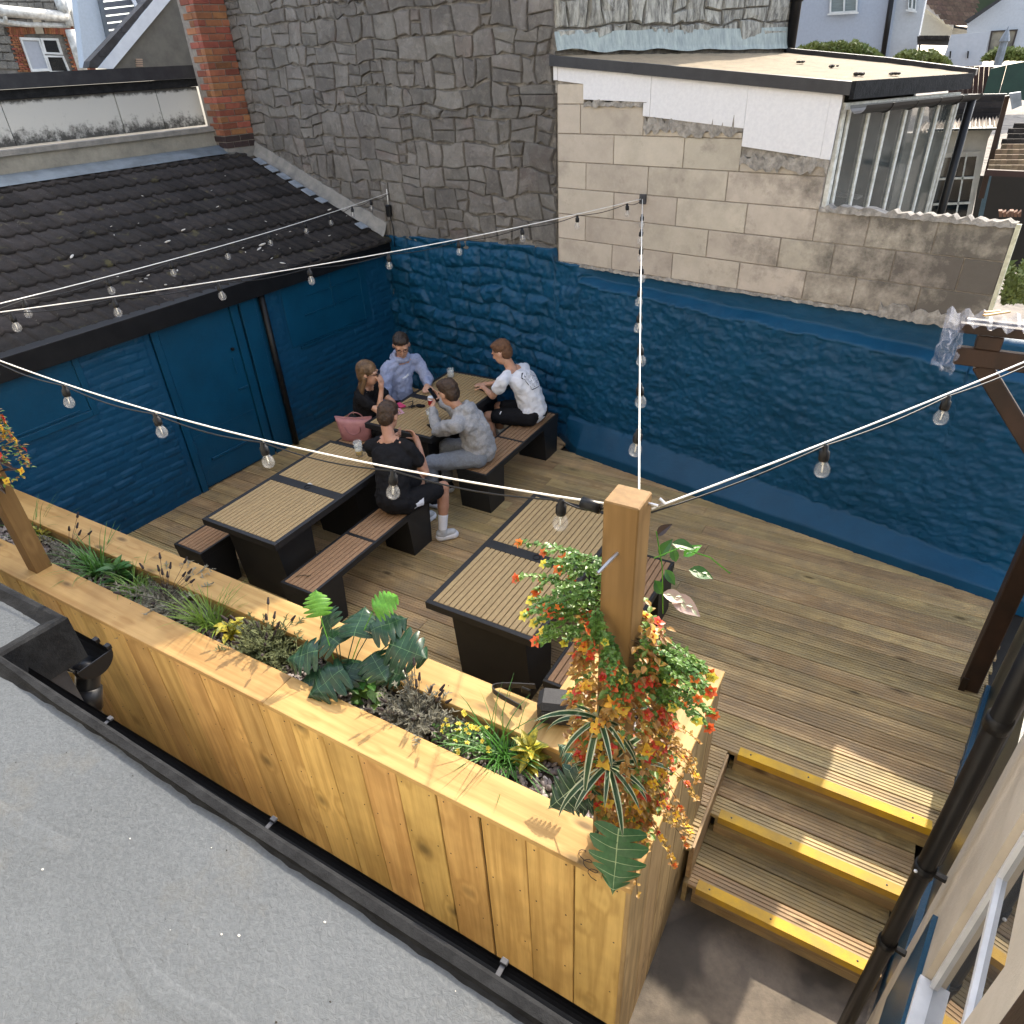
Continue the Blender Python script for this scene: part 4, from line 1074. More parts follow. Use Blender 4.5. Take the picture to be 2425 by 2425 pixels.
# ================================================================ front flat roof
rz = 2.0
fr = empty('flat_roof', (-3, -1.5, 2), 'grey flat roof in the foreground with a black painted kerb along its edge', 'roof')
M_greyroof = NT('grey_roof_coating'); t = M_greyroof; v = t.coords((1, 1, 1))
col = t.mix(t.ramp(t.noise(v, 1.1, 5, .6), (.35, 0.), (.7, 1.)), (.080, .089, .099), (.063, .070, .077))
col = t.mix(t.ramp(t.noise(v, 2.3, 6, .7), (.56, 0.), (.72, .55)), col, (.092, .086, .072))
col = t.mix(t.ramp(t.noise(v, 90, 3, .6), (.35, .35), (.6, 0.)), col, (.12, .13, .14))
col = t.mix(t.ramp(t.noise(v, 7, 8, .8), (.70, 0.), (.78, .4)), col, (.10, .105, .11))
h = t.math('ADD', t.noise(v, 70, 5, .6, .6), t.math('MULTIPLY', t.noise(v, 5, 4, .5), 3)); t.bump(h, .5, .008); t.done(col, .62, .35); M_greyroof = t.m
Pn = [Vector((-9, -3, rz)), Vector((.30, -3, rz)), Vector((.30, .57, rz)), Vector((-2.70, .60, rz)), Vector((-2.70, .83, rz)), Vector((-9, .83, rz))]
MB().poly(Pn, (0, 0, -.15)).build('roof_covering', M_greyroof, fr, loc=rel(fr), fix=True)
# raised creases in the felt
for pts in (((-2.55, .42), (-2.2, .30), (-1.95, .27), (-1.6, .33)), ((-1.55, .30), (-1.2, .2), (-.9, .22), (-.5, .12)), ((-3.2, .72), (-2.95, .66), (-2.8, .5))):
    b = MB(); w_ = .05; P = [Vector((x, y, rz-.001)) for x, y in pts]
    # smooth
    Q = []
    for i in range(len(P)-1):
        for k in range(6):
            pa_, pb_ = P[max(i-1, 0)], P[min(i+2, len(P)-1)]; u_ = k/6; Q.append(.5*((2*P[i])+(P[i+1]-pa_)*u_+(2*pa_-5*P[i]+4*P[i+1]-pb_)*u_*u_+(3*P[i]-pa_-3*P[i+1]+pb_)*u_**3))
    Q.append(P[-1]); ms = []
    for i, q in enumerate(Q):
        f = sin(pi*i/(len(Q)-1)); ms.append([q+Vector((0, -w_, -.002)), q+Vector((0, -w_*.35, .0032*f)), q+Vector((0, w_*.35, .0032*f)), q+Vector((0, w_, -.002))])
    for i in range(len(ms)-1):
        for j in range(3): b.add([ms[i][j], ms[i+1][j], ms[i+1][j+1], ms[i][j+1]], [(0, 1, 2, 3)])
    b.build('felt_crease', M_greyroof, fr, smooth=True, loc=rel(fr))
# kerb
kpath = [(.34, .598), (-.27, .604), (-.6, .608), (-1.4, .616), (-2.2, .630), (-2.655, .638), (-2.635, .885), (-3.4, .885), (-5, .885), (-9, .885)]
kin = [(.34, .545), (-.27, .552), (-.6, .558), (-1.4, .576), (-2.2, .590), (-2.735, .582), (-2.715, .82), (-3.4, .825), (-5, .825), (-9, .825)]
def dens(p, n=22):
    out = []
    for a, c_ in zip(p, p[1:]):
        for k in range(n): out.append((a[0]+(c_[0]-a[0])*k/n, a[1]+(c_[1]-a[1])*k/n))
    return out+[p[-1]]
b = MB(); o_, i_ = dens(kpath), dens(kin); R4 = []
for k, (po, pi_) in enumerate(zip(o_, i_)):
    e = .003*noise.noise(Vector((po[0]*9, po[1]*9, 1))); e2 = .006*noise.noise(Vector((po[0]*5, po[1]*5, 4)))+.004*noise.noise(Vector((po[0]*23, po[1]*23, 4)))
    po, pi_ = Vector((*po, 0)), Vector((*pi_, 0)); dv = (pi_-po).normalized()
    R4.append([po+Vector((0, 0, rz-.20)), po+Vector((0, 0, rz+.012+e)), po+dv*.012+Vector((0, 0, rz+.022+e)), po+dv*.035+Vector((0, 0, rz+.02+e2*.5)), po.lerp(pi_, .8)+dv*e2+Vector((0, 0, rz+.006)), pi_+dv*e2*1.5+Vector((0, 0, rz+.0005))])
for k in range(len(R4)-1):
    for j in range(5): b.add([R4[k][j], R4[k+1][j], R4[k+1][j+1], R4[k][j+1]], [(0, 1, 2, 3)])
b.build('black_kerb', M_blackpaint, fr, smooth=True, loc=rel(fr))
MB().box((-9, -3, rz-.16), (.30, .50, rz-.155)).build('roof_underside', M_fascia, fr, loc=rel(fr))
MB().box((-2.735, .52, rz-.5), (-2.655, .80, rz-.12)).build('black_side_board', M_fascia, fr, loc=rel(fr))
MB().poly([Vector((-9, -3, GR)), Vector((.30, -3, GR)), Vector((.30, .50, GR)), Vector((-2.72, .50, GR)), Vector((-2.72, .80, GR)), Vector((-9, .80, GR))], (0, 0, rz-.16-GR)).build('building_wall', plain('white_bounce_paint', (.68, .65, .58), (.6, .57, .5), 6, .85, .3, 60), fr, loc=rel(fr), fix=True)  # unseen wall made white so it bounces light onto the planter front
# grit on the roof
b = MB(); b2 = MB()
for k in range(170):
    x, y = rnd.uniform(-3.4, .1), rnd.uniform(-.9, .57); s = rnd.uniform(.0010, .0034)*(1 if k % 9 else 1.6)*(1 if k % 3 else .8)
    vs, fs = PEB[k % 4]; (b if k % 3 else b2).add([Vector((v.x*s*1.4, v.y*s, v.z*s*.5+rz+.001))+Vector((x, y, 0)) for v in vs], fs)
tag(b.build('roof_grit', M_shell, fr, loc=rel(fr)), kind='stuff'); tag(b2.build('roof_grit', M_void, fr, loc=rel(fr)), kind='stuff')
# gutter of the flat roof (half-round, black) with hopper
gt = empty('half_round_gutter', (-2.55, .98, 1.85), 'black half-round gutter end with stop end beside the grey roof notch', 'gutter')
def hr(b, p0, p1, rad, n=10, side=Vector((0, 1, 0))):
    for k in range(n-1):
        a0, a1 = pi*k/(n-1), pi*(k+1)/(n-1)
        f = lambda p, a: p+side*(rad*cos(a))+Vector((0, 0, -rad*sin(a)))
        b.add([f(p0, a0), f(p1, a0), f(p1, a1), f(p0, a1)], [(0, 1, 2, 3)])
gc = Vector((-2.70, 0.92, 1.715)); ga = gc+Vector((-3.2, 0, 0))
b = MB(); hr(b, ga, gc, .077); hr(b, ga, gc, .073); b.build('channel', M_blackpl, gt, smooth=True, loc=rel(gt))
b = MB(); n = 14; P = [gc+Vector((0, .080*cos(pi*k/n), -.080*sin(pi*k/n))) for k in range(n+1)]; b.poly(P, (.006, 0, 0)); b.build('stop_end', M_blackpl, gt, loc=rel(gt), fix=True)
for x in (-2.715, -2.80): 
    b = MB(); b.tube([Vector((x, .92+.083*cos(pi*k/8), 1.715-.083*sin(pi*k/8))) for k in range(9)], .006, 6); b.box((x-.014, .985, 1.712), (x+.014, 1.008, 1.735), .002); b.build('bracket', M_blackpl, gt, loc=rel(gt))
dn = empty('rainwater_downpipe', (-2.56, .80, 1.0), 'black rainwater downpipe with swan-neck below the gutter end', 'downpipe')
MB().tube([(-2.80, .92, 1.66), (-2.80, .91, 1.60), (-2.78, .86, 1.52), (-2.77, .83, 1.44), (-2.77, .83, GR)], .05, 12).build('pipe', M_blackpl, dn, smooth=True, loc=rel(dn))
MB().tube([(-2.785, .875, 1.55), (-2.773, .835, 1.46)], .060, 12).build('collar', M_blackpl, dn, smooth=True, loc=rel(dn))
g2 = empty('kerb_gutter', (-1, .72, 1.93), 'black gutter running along the grey roof edge with small metal clips', 'gutter')
b = MB(); g0_, g1_ = Vector((-2.62, .650, 1.93)), Vector((.3, .632, 1.93)); sd_ = Vector((.017, 1, 0)).normalized(); hr(b, g0_, g1_, .034, side=sd_); hr(b, g0_, g1_, .031, side=sd_); b.build('channel', M_blackpl, g2, smooth=True, loc=rel(g2))
M_clip = plain('dull_clip_metal', (.07, .07, .075), None, 10, .5, metal=.3)
for x in (-1.30, -.50, -2.1):
    y = .650-(x+2.62)*.006; b = MB(); b.box((x-.010, y+.022, 1.927), (x+.010, y+.038, 1.938), .002); b.box((x-.007, y-.01, 1.927), (x+.007, y+.022, 1.931), .001); b.build('clip', M_clip, g2, loc=rel(g2))

# ================================================================ right-hand building
M_cream = plain('cream_masonry_paint', (.50, .44, .36), (.43, .375, .30), 5, .8, .4, 70)
RU = Vector((sin(radians(9)), cos(radians(9)), 0)); RN_ = Vector((-RU.y, RU.x, 0))
def R_(y, d, z): return Vector((.3+RU.x/RU.y*y, y, 0))+RN_*d+Vector((0, 0, z))
cb = empty('cream_building', (.6, 1, GR), 'cream painted building wall with white framed window on the right edge', 'building')
def rbox(name, y0, y1, z0, z1, d0, d1, mat, parent=cb):
    q = [R_(y0, d0, z0), R_(y1, d0, z0), R_(y1, d1, z0), R_(y0, d1, z0)]
    o = MB().poly(q, (0, 0, z1-z0)).build(name, mat, parent, fix=True, center=True); o.location -= parent.location+(parent.parent.location if parent.parent else Vector()); return o
rbox('wall_pier', 1.575, 2.13, GR, 3.3, -.30, 0, M_cream); rbox('wall_pier', .80, 1.035, 1.0, 3.3, -.30, 0, M_cream); rbox('wall_pier', -1.0, .2, 1.0, 3.3, -.30, 0, M_cream)
rbox('wall_head', -1.0, 2.13, 2.245, 3.3, -.298, .002, M_cream); rbox('wall_apron', -1.0, 2.13, GR, 1.13, -.302, -.004, M_cream)
rbox('blue_panel', .2, 1.86, .42, 1.10, .001, .018, M_blue2)
M_wfr = plain('white_window_paint', (.66, .68, .72), None, 8, .4)
wn_ = rbox('window', 1.037, 1.573, 1.145, 1.178, -.05, .012, M_wfr)
rbox('transom', 1.04, 1.57, 1.815, 1.84, -.045, -.02, M_wfr, wn_); rbox('top_rail', 1.04, 1.57, 2.215, 2.242, -.045, -.02, M_wfr, wn_); rbox('stile', 1.548, 1.572, 1.18, 2.215, -.045, -.02, M_wfr, wn_)
rbox('stile', 1.038, 1.062, 1.18, 2.215, -.045, -.02, M_wfr, wn_)
M_refl = NT('reflective_window_glass'); M_refl.coords(); M_refl.done((.05, .055, .06), .02, .9); M_refl.b.inputs['IOR'].default_value = 2.6; M_refl = M_refl.m
rbox('pane', 1.062, 1.548, 1.18, 1.805, -.04, -.032, M_refl, wn_); rbox('pane', 1.062, 1.548, 1.845, 2.215, -.04, -.032, M_refl, wn_)
w2_ = rbox('window', .22, .79, 1.145, 1.178, -.05, .012, M_wfr); rbox('pane', .22, .79, 1.18, 2.24, -.04, -.032, M_refl, w2_)
facepoly('brown_board', [(2362, 2430), (2430, 2336), (2480, 2336), (2480, 2500), (2362, 2500)], R_(.8, .04, 2.4), RN_, .02, M_brownpost, cb)
sp_ = empty('soil_pipe', (.55, 2, GR), 'thick black soil pipe with clips running down the cream building corner', 'pipe')
pc = R_(1.985, .088, 0)
MB().tube([pc+Vector((0, 0, GR)), pc+Vector((0, 0, 3.2))], .032, 16).build('pipe', M_blackpl, sp_, smooth=True, loc=rel(sp_))
for z_ in (.55, 1.12, 1.95): MB().tube([pc+Vector((0, 0, z_)), pc+Vector((0, 0, z_+.055))], .038, 16).build('pipe_collar', M_blackpl, sp_, smooth=True, loc=rel(sp_))
for z_ in (.57, 1.14):
    b = MB(); b.box((-.012, -.012, 0), (.075, .012, .02), .002); b.build('clip', M_blackpl, sp_).matrix_local = Matrix.Translation(pc-sp_.location+Vector((0, 0, z_))) @ frame((0, 0, 0), -RN_, (0, 0, 1))
pd = R_(2.20, .05, 0)
MB().tube([pd+Vector((0, 0, .95)), pd+Vector((0, 0, 3.2))], .03, 10).build('small_pipe', M_blackpl, sp_, smooth=True, loc=rel(sp_))
MB().sphere(tuple(pc+Vector((-.03, -.035, 1.16))-sp_.location), .007, 8, 6).build('bolt_cap', M_wfr, sp_)
M_dkgreen = plain('dark_green_black_paint', (.010, .018, .017), (.006, .010, .010), 5, .35, .3, 30)
sw = empty('side_wall', (.9, 3.3, GR), 'dark blue painted low side wall along the right edge of the deck', 'wall')
q = [Vector((xw(2.15)+.02, 2.15, GR)), Vector((xw(4.36)+.01, 4.36, GR)), Vector((xw(4.36)+.2, 4.36, GR)), Vector((xw(2.15)+.2, 2.15, GR))]
MB().poly(q, (0, 0, .12-GR)).build('blue_base', M_blue2, sw, loc=rel(sw), fix=True)
q = [Vector((xw(2.3)+.05, 2.3, .12)), Vector((xw(4.36)+.035, 4.36, .12)), Vector((xw(4.36)+.22, 4.36, .12)), Vector((xw(2.3)+.22, 2.3, .12))]
MB().poly(q, (0, 0, 1.35)).build('upper_boarding', M_dkgreen, sw, loc=rel(sw), fix=True)

# ---- pergola
pg = empty('pergola', (.95, 4.4, 0), 'dark brown timber pergola post with beams and diagonal brace at the right', 'pergola')
def beam(name, a, b_, w_, h_, up=(0, 0, 1)):
    return plank(name, Vector(a)-pg.location, Vector(b_)-pg.location, w_, h_, up, M_brownpost, pg, .006)
beam('post', (.925, 4.43, 0), (.925, 4.43, 2.42), .11, .11, (0, 1, 0))
MB().box((.86, 4.36, 0), (.90, 4.372, .12), .002).build('post_plate', M_brownpost, pg, loc=rel(pg))
beam('lower_beam', (.225, 4.36, 2.325), (2.6, 4.36, 2.325), .045, .10)
beam('upper_rail', (.20, 4.33, 2.485), (2.6, 4.33, 2.485), .05, .05)
beam('inner_rail', (.23, 4.50, 2.45), (2.6, 4.50, 2.45), .05, .07)
beam('spacer_block', (.30, 4.37, 2.415), (.42, 4.37, 2.415), .09, .075)
for xx in (1.05, 1.75): beam('spacer_block', (xx, 4.37, 2.415), (xx+.12, 4.37, 2.415), .09, .075)
beam('brace', (.36, 4.39, 2.28), (.90, 4.39, 1.64), .09, .045, (0, 1, 0))
M_plas = NT('clear_corrugated_plastic'); M_plas.coords(); M_plas.done((.40, .42, .50), .25, .6); M_plas.b.inputs['Alpha'].default_value = .24; M_plas = M_plas.m
cs = empty('corrugated_plastic_sheet', (1, 4.9, 2.53), 'clear corrugated plastic sheet with a crumpled torn end on the pergola', 'roof sheet')
b = MB(); n = 150; P = []
for i in range(n+1):
    x = .13+2.5*i/n; z = 2.535+.02*sin(2*pi*(x-.13)/.076)
    z2 = z+(.02*noise.noise(Vector((x*14, 1, 1))))
    droop = max(0, .24-x)*1.2
    P.append([(x+.01*noise.noise(Vector((x*20, 0, 0))), 4.24, z2-.012-droop), (x, 4.32, z+.002-droop*.4), (x, 4.46, z-.0)])
for i in range(n):
    for j in range(2): b.add([P[i][j], P[i+1][j], P[i+1][j+1], P[i][j+1]], [(0, 1, 2, 3)])
b.build('sheet', M_plas, cs, smooth=True, loc=rel(cs))
b = MB(); n = 22; m = 14; g_ = []
for i in range(n+1):
    row = []
    for j in range(m+1):
        u, v_ = i/n, j/m
        p = Vector((.13+.10*u+.03*noise.noise(Vector((u*5, v_*6, 1))), 4.26+.06*noise.noise(Vector((u*7, v_*5, 9)))+.03*sin(u*12), 2.52-.24*v_+.02*noise.noise(Vector((u*9, v_*9, 5)))-.03*u))
        row.append(p)
    g_.append(row)
for i in range(n):
    for j in range(m): b.add([g_[i][j], g_[i+1][j], g_[i+1][j+1], g_[i][j+1]], [(0, 1, 2, 3)])
b.build('crumpled_end', M_plas, cs, smooth=True, loc=rel(cs))
stk = empty('broken_slats', (.75, 5.6, 2.5), 'broken pale timber slats lying on the plastic sheet', 'timber slats')
for k, (a, c_) in enumerate((((2330, 747), (2390, 738)), ((2332, 740), (2370, 736)))):
    A, B_ = onz(*a, 2.57), onz(*c_, 2.57); plank('slat', A-stk.location, B_-stk.location, .02, .008, (0, 0, 1), M_cap, stk, .001)

# ================================================================ beyond the wall, right
def house(name, loc, label, cat='house'): return empty(name, loc, label, cat)
NY = (0, 1, 0)
def fy(name, pts, Y, th, mat, parent, n=NY): return facepoly(name, pts, (0, Y, 0), n, th, mat, parent)
hA = house('rendered_house', (1, 15, GR), 'pale blue-white rendered house with small window behind the lean-to roof')
M_bw = plain('blue_white_render', (.36, .405, .48), (.33, .37, .44), 30, .9, .7, 70); M_bw2 = plain('white_and_lit_render', (.44, .465, .49), (.40, .42, .445), 30, .9, .7, 70)
fy('front_wall', [(1850, -80), (2135, -80), (2097, 175), (1850, 175)], 15, .3, M_bw, hA)
fy('side_wall', [(2135, -80), (2204, -80), (2192, 0), (2158, 175), (2097, 175)], 15.02, .3, M_bw2, hA)  # same house render; the brighter light on this side is put into its colour
def window(pts, Y, parent, mat=M_upvc, gl=M_dglass, w_=.2, sill=True, split=None):
    cx0 = min(p[0] for p in pts); 
    o = fy('window', pts, Y-.02, .03, gl, parent)
    def subp(name, P, Yp, m):
        q = facepoly(name, P, (0, Yp, 0), NY, .03, m, parent); q.parent = o; q.location -= o.location; return q
    n = len(pts); cx = sum(p[0] for p in pts)/n; cy = sum(p[1] for p in pts)/n; inn = [(x+(cx-x)*w_, y+(cy-y)*w_) for x, y in pts]
    for i in range(n):
        j = (i+1) % n; subp('frame', [pts[i], pts[j], inn[j], inn[i]], Y-.05, mat)
    if split:
        a, c_ = [(pts[0][k]*(1-split)+pts[1][k]*split) for k in (0, 1)], [(pts[3][k]*(1-split)+pts[2][k]*split) for k in (0, 1)]
        subp('mullion', [(a[0]-2, a[1]), (a[0]+2, a[1]), (c_[0]+2, c_[1]), (c_[0]-2, c_[1])], Y-.055, mat)
    if sill: subp('sill', [(pts[3][0]-4, pts[3][1]), (pts[2][0]+3, pts[2][1]), (pts[2][0]+3, pts[2][1]+4), (pts[3][0]-5, pts[3][1]+4)], Y-.12, mat)
    return o
M_vent = plain('grey_blind_slats', (.22, .26, .26), (.13, .16, .16), 4, .6, stretch=(1, 1, 60))
window([(1966, -30), (2032, -30), (2030, 28), (1964, 32)], 15, hA, gl=M_vent, w_=.12, split=.52)
window([(2152, -20), (2172, -20), (2168, 26), (2150, 22)], 15, hA, gl=M_vent, w_=.2, split=.5)
a, c_ = ony(2120, -60, 14.9), ony(2088, 150, 14.9); MB().tube([a-hA.location, c_-hA.location], .04, 8).build('drainpipe', M_blackpl, hA, smooth=True)
hB = house('tiled_cottage', (5, 22, GR), 'cream cottage with brown tiled roof at the top right')
M_credn = plain('cream_render', (.50, .47, .38), (.45, .42, .34), 20, .9, .3, 50)
fy('gable_wall', [(2165, 90), (2185, 10), (2200, 16), (2258, 62), (2250, 100)], 21, .3, M_credn, hB)
fy('eaves_wall', [(2256, 63), (2300, 66), (2300, 100), (2250, 100)], 21.1, .3, M_credn, hB)
fy('verge', [(2188, 8), (2200, 13), (2259, 60), (2256, 66), (2186, 16)], 20.9, .05, M_upvc, hB)
M_btile = plain('brown_clay_tile', (.13, .085, .06), (.085, .055, .042), 14, .85, .5, 40, .22, hue=.01)
for j in range(7):
    for i in range(11):
        y = -22+11*j; x = 2150+14*i+11.5*j*1.0
        if y+11 > 68 or x > 2306-0*j or x < 2178+((y+12)*.85 if y > 0 else -10): continue
        fy('roof_tile', [(x, y+.12*(x-2200)*.6), (x+13.5, y+.12*(x-2186)*.6), (x+19, y+11+.12*(x-2186)*.6), (x+5.5, y+11+.12*(x-2200)*.6)], 20.8-.03*j, .06, M_btile, hB)
fy('gutter', [(2258, 60), (2300, 66), (2305, 60), (2308, 72), (2296, 72), (2258, 66)], 20.4, .08, M_blackpl, hB)
hC = house('white_gabled_house', (9, 20, GR), 'off-white rendered house with brown framed window at the top right corner')
fy('gable_wall', [(2290, 48), (2392, -20), (2500, -60), (2500, 130), (2290, 130)], 19, .3, M_bw2, hC)
fy('verge', [(2283, 50), (2376, -10), (2386, -10), (2292, 56)], 18.8, .1, M_verge, hC)
M_brfr = plain('dark_brown_frame', (.03, .022, .018), None, 8, .5)
M_curt = plain('cream_curtain', (.30, .27, .20), (.10, .095, .08), 3, .8)
window([(2347, 73), (2411, 69), (2397, 118), (2338, 122)], 19, hC, mat=M_brfr, gl=M_curt, w_=.14, sill=False, split=.55)
gw = empty('white_garden_wall', (4, 14, GR), 'white rendered garden wall panel in front of the cream cottage', 'wall')
fy('wall_face', [(2253, 82), (2345, 75), (2325, 156), (2225, 160), (2240, 120)], 14, .15, plain('white_wall_render', (.46, .485, .53), (.42, .445, .49), 20, .85, .4, 50), gw)
for x in (2249, 2291): fy('bolt', [(x, 121), (x+4, 121), (x+2, 138), (x-1, 138)], 13.95, .03, M_blackpl, gw)
lb = empty('low_black_roof', (3.5, 14.5, 1), 'small black roofed porch beside the pale blue house', 'porch')
fy('roof', [(2172, 86), (2250, 84), (2246, 108), (2172, 106)], 14.3, .4, M_fascia, lb)
for k in range(6): fy('ridge_tile', [(2176+12*k, 84), (2187+12*k, 84), (2188+12*k, 94), (2176+12*k, 94)], 14.2, .1, M_tile, lb)
fy('post', [(2176, 104), (2180, 104), (2176, 130), (2172, 130)], 14.3, .08, M_fascia, lb)
fnc = empty('brown_board_fence', (3, 12, GR), 'dark brown board fence above the sheds on the right', 'fence')
M_bfence = plain('brown_fence_stain', (.045, .022, .018), (.03, .016, .014), 5, .8, .5, 30, .15, stretch=(4, 1, .4))
for k in range(9): x = 2250+11.6*k; fy('fence_board', [(x, 156+.03*(x-2250)), (x+11, 157), (x+4, 262), (x-7.5, 262)], 12+.01*(k % 2), .03, M_bfence, fnc)
gs = empty('green_shed', (5, 11.5, GR), 'dark green painted shed panel on the right edge', 'shed')
M_green = plain('dark_green_paint', (.012, .045, .033), (.009, .034, .026), 5, .6, .2, 40)
fy('panel', [(2346, 163), (2384, 154), (2364, 228), (2328, 224)], 11.5, .06, M_green, gs); fy('panel', [(2385, 154), (2470, 138), (2470, 245), (2365, 228)], 11.49, .06, M_green, gs)
fin = empty('chimney_pot_finial', (5, 12.5, 1), 'grey pointed stone finial among the hedge at upper right', 'finial')
A = ony(2362, 155, 12.4); MB().lathe([(.05, 0), (.045, .25), (.06, .26), (.05, .3), (.001, .42)], 8).build('finial_shaft', M_paleslate, fin, loc=A-fin.location)
# slate outhouse with white window
oh = empty('garden_outhouse', (1.4, 9, GR), 'old white outhouse with small-paned window and rusty corrugated roof behind the block wall', 'outhouse')
M_ohw = plain('old_white_paint', (.50, .48, .43), (.40, .38, .34), 8, .8, .4, 40)
YO = 8.6
fy('wall', [(2120, 318), (2355, 300), (2340, 330), (2290, 560), (2100, 560)], YO, .15, M_ohw, oh)
M_corr = NT('rusty_corrugated_iron'); t = M_corr; v = t.coords((1, 1, 1)); t.done(t.mix(t.ramp(t.noise(v, 8, 6, .7), (.4, 0.), (.65, 1.)), (.42, .38, .32), (.20, .15, .11)), .7, .4); M_corr = t.m
b = MB(); N_ = 60; T_, B_l = [], []
for i in range(N_+1):
    f = i/N_; A = ony(2190+175*f, 288-10*f, YO+.9); B_ = ony(2170+200*f, 312-9*f, YO-.15); h = .02*sin(f*2*pi*22); T_.append(A+Vector((0, 0, h))); B_l.append(B_+Vector((0, 0, h)))
for i in range(N_): b.add([T_[i], T_[i+1], B_l[i+1], B_l[i]], [(0, 1, 2, 3)])
b.build('corrugated_roof', M_corr, oh, smooth=True, loc=rel(oh))
fy('ridge_board', [(2200, 225), (2385, 222), (2380, 238), (2200, 245)], YO+1.0, .06, M_fascia, oh)
for k in range(4): fy('roof_slate_row', [(2200, 232+14*k), (2386-4*k, 226+14*k), (2382-4*k, 242+14*k), (2200, 248+14*k)], YO+.98-.03*k, .02, M_tile, oh)
fy('gutter', [(2195, 306), (2372, 303), (2371, 308), (2195, 311)], YO-.2, .06, M_dkgreen, oh)
window([(2222, 362), (2322, 358), (2290, 540), (2192, 545)], YO, oh, mat=M_ohw, gl=M_dglass, w_=.13, sill=False)
for j in range(1, 3):
    f = j/3; fy('glazing_bar', [(2222-10*j+8, 362+60*j), (2318-10*j, 358+60*j), (2317-10*j, 363+60*j), (2221-10*j+8, 367+60*j)], YO-.06, .02, M_oldw, oh)
for f in (.36, .66): fy('glazing_bar', [(2222+100*f, 362), (2226+100*f, 362), (2196+98*f, 542), (2192+98*f, 542)], YO-.06, .02, M_oldw, oh)
fy('blue_door_edge', [(2362, 308), (2372, 306), (2318, 560), (2306, 560)], YO-.1, .06, plain('grey_blue_paint', (.09, .14, .17), (.06, .10, .12), 10, .7, .3), oh)
# lean-to with tiled roof, far right
lt = empty('open_lean_to', (3, 8.6, GR), 'open timber lean-to with brown slate roof at the right edge', 'lean-to')
M_btile2 = plain('weathered_brown_slate', (.22, .16, .10), (.12, .085, .055), 12, .85, .5, 40, .25, hue=.01)
for j in range(9):
    for i in range(9):
        y = 292+12.4*j; x = 2402-7.5*j+14*i-6*(j % 2)
        if x > 2450: continue
        m_ = M_btile2 if j > 3 else M_tile
        fy('roof_tile', [(x, y), (x+13.4, y), (x+11, y+13), (x-3.5, y+13)], 8.2-.07*j, .03, m_, lt)
fy('eaves_board', [(2338, 402), (2470, 408), (2470, 422), (2334, 416)], 7.5, .05, plain('dark_red_timber', (.04, .018, .015), None, 8, .7), lt)
fy('side_frame', [(2380, 228), (2392, 226), (2330, 470), (2316, 470)], 7.9, .1, M_brownpost, lt)
fy('verge_board', [(2390, 222), (2418, 218), (2420, 250), (2396, 260)], 7.8, .1, M_paleslate, lt)
fy('dark_interior', [(2320, 416), (2480, 420), (2480, 640), (2280, 640)], 9.6, .05, M_void, lt)
for k in range(6): fy('stored_pot', [(2365+9*k, 500+(k % 3)*4), (2374+9*k, 500), (2373+9*k, 514), (2366+9*k, 514)], 8.8, .1, plain('terracotta', (.20, .09, .05), (.12, .07, .05), 8, .8), lt)
# paved yard and clutter beyond the wall end
M_patio = plain('mossy_paving', (.12, .115, .10), (.07, .07, .055), 4, .9, .6, 30, .15)
yd = empty('back_yard', (2.2, 8, .6)); tag(yd, kind='structure')
for i in range(7):
    for j in range(6):
        x0, y0 = .3+.62*i, 6.3+.6*j; cbx('paving_slab', (x0, y0, .62), (x0+.61, y0+.59, .66+rnd.uniform(-.005, .005)), M_patio, yd, .006)
# hedges
M_leafy = plain('hedge_leaf', (.17, .19, .04), (.08, .11, .022), 3, .7, rand=.1)
def hedge(name, label, boxes, n, seed=1, size=.05):
    r = random.Random(seed); b = MB()
    for (a, c_, Y, D) in boxes:
        for k in range(n):
            f = r.random(); g2_ = r.random()
            px = a[0]+(c_[0]-a[0])*f; top = a[1]+(c_[1]-a[1])*0; hh = (c_[1]-a[1]); arch = (1-(2*f-1)**4)*(.75+.35*noise.noise(Vector((px*.06, 3, seed))))
            py = c_[1]-hh*arch*g2_
            p = ony(px, py, Y+r.uniform(-D, D)); d = Vector((r.uniform(-1, 1), r.uniform(-1, 1), r.uniform(-.2, 1))).normalized(); s = size*r.uniform(.6, 1.3); e = d.orthogonal().normalized()*s*.45
            b.add([p-e, p+d*s*.6-e*.2, p+d*s, p+e], [(0, 1, 2, 3)])
    o = b.build(name, M_leafy); return tag(o, label, 'hedge')
hedge('hedge', 'yellow-green conifer hedge in front of the pale blue house', [((1872, 92), (2085, 140), 12.6, .5)], 16000, 1, .05)
hedge('hedge', 'smaller round bush between the pale blue house and white garden wall', [((2105, 112), (2250, 158), 12.2, .4)], 8000, 2, .045)
hedge('hedge', 'green hedge strip below the brown framed window', [((2330, 110), (2460, 142), 12.9, .4)], 6000, 3, .05)
hedge('hedge', 'dark shrub clump growing in the yard beyond the block wall end', [((2375, 600), (2450, 720), 7.2, .3)], 900, 5, .05)
hill = MB().poly([ony(1700, 60, 60), ony(2600, 60, 60), ony(2600, -300, 60), ony(1700, -300, 60)], (0, 3, 0)).build('hillside', plain('hillside_woodland', (.045, .06, .03), (.02, .03, .015), .3, .9, .5, 3), fix=True); tag(hill, kind='structure')

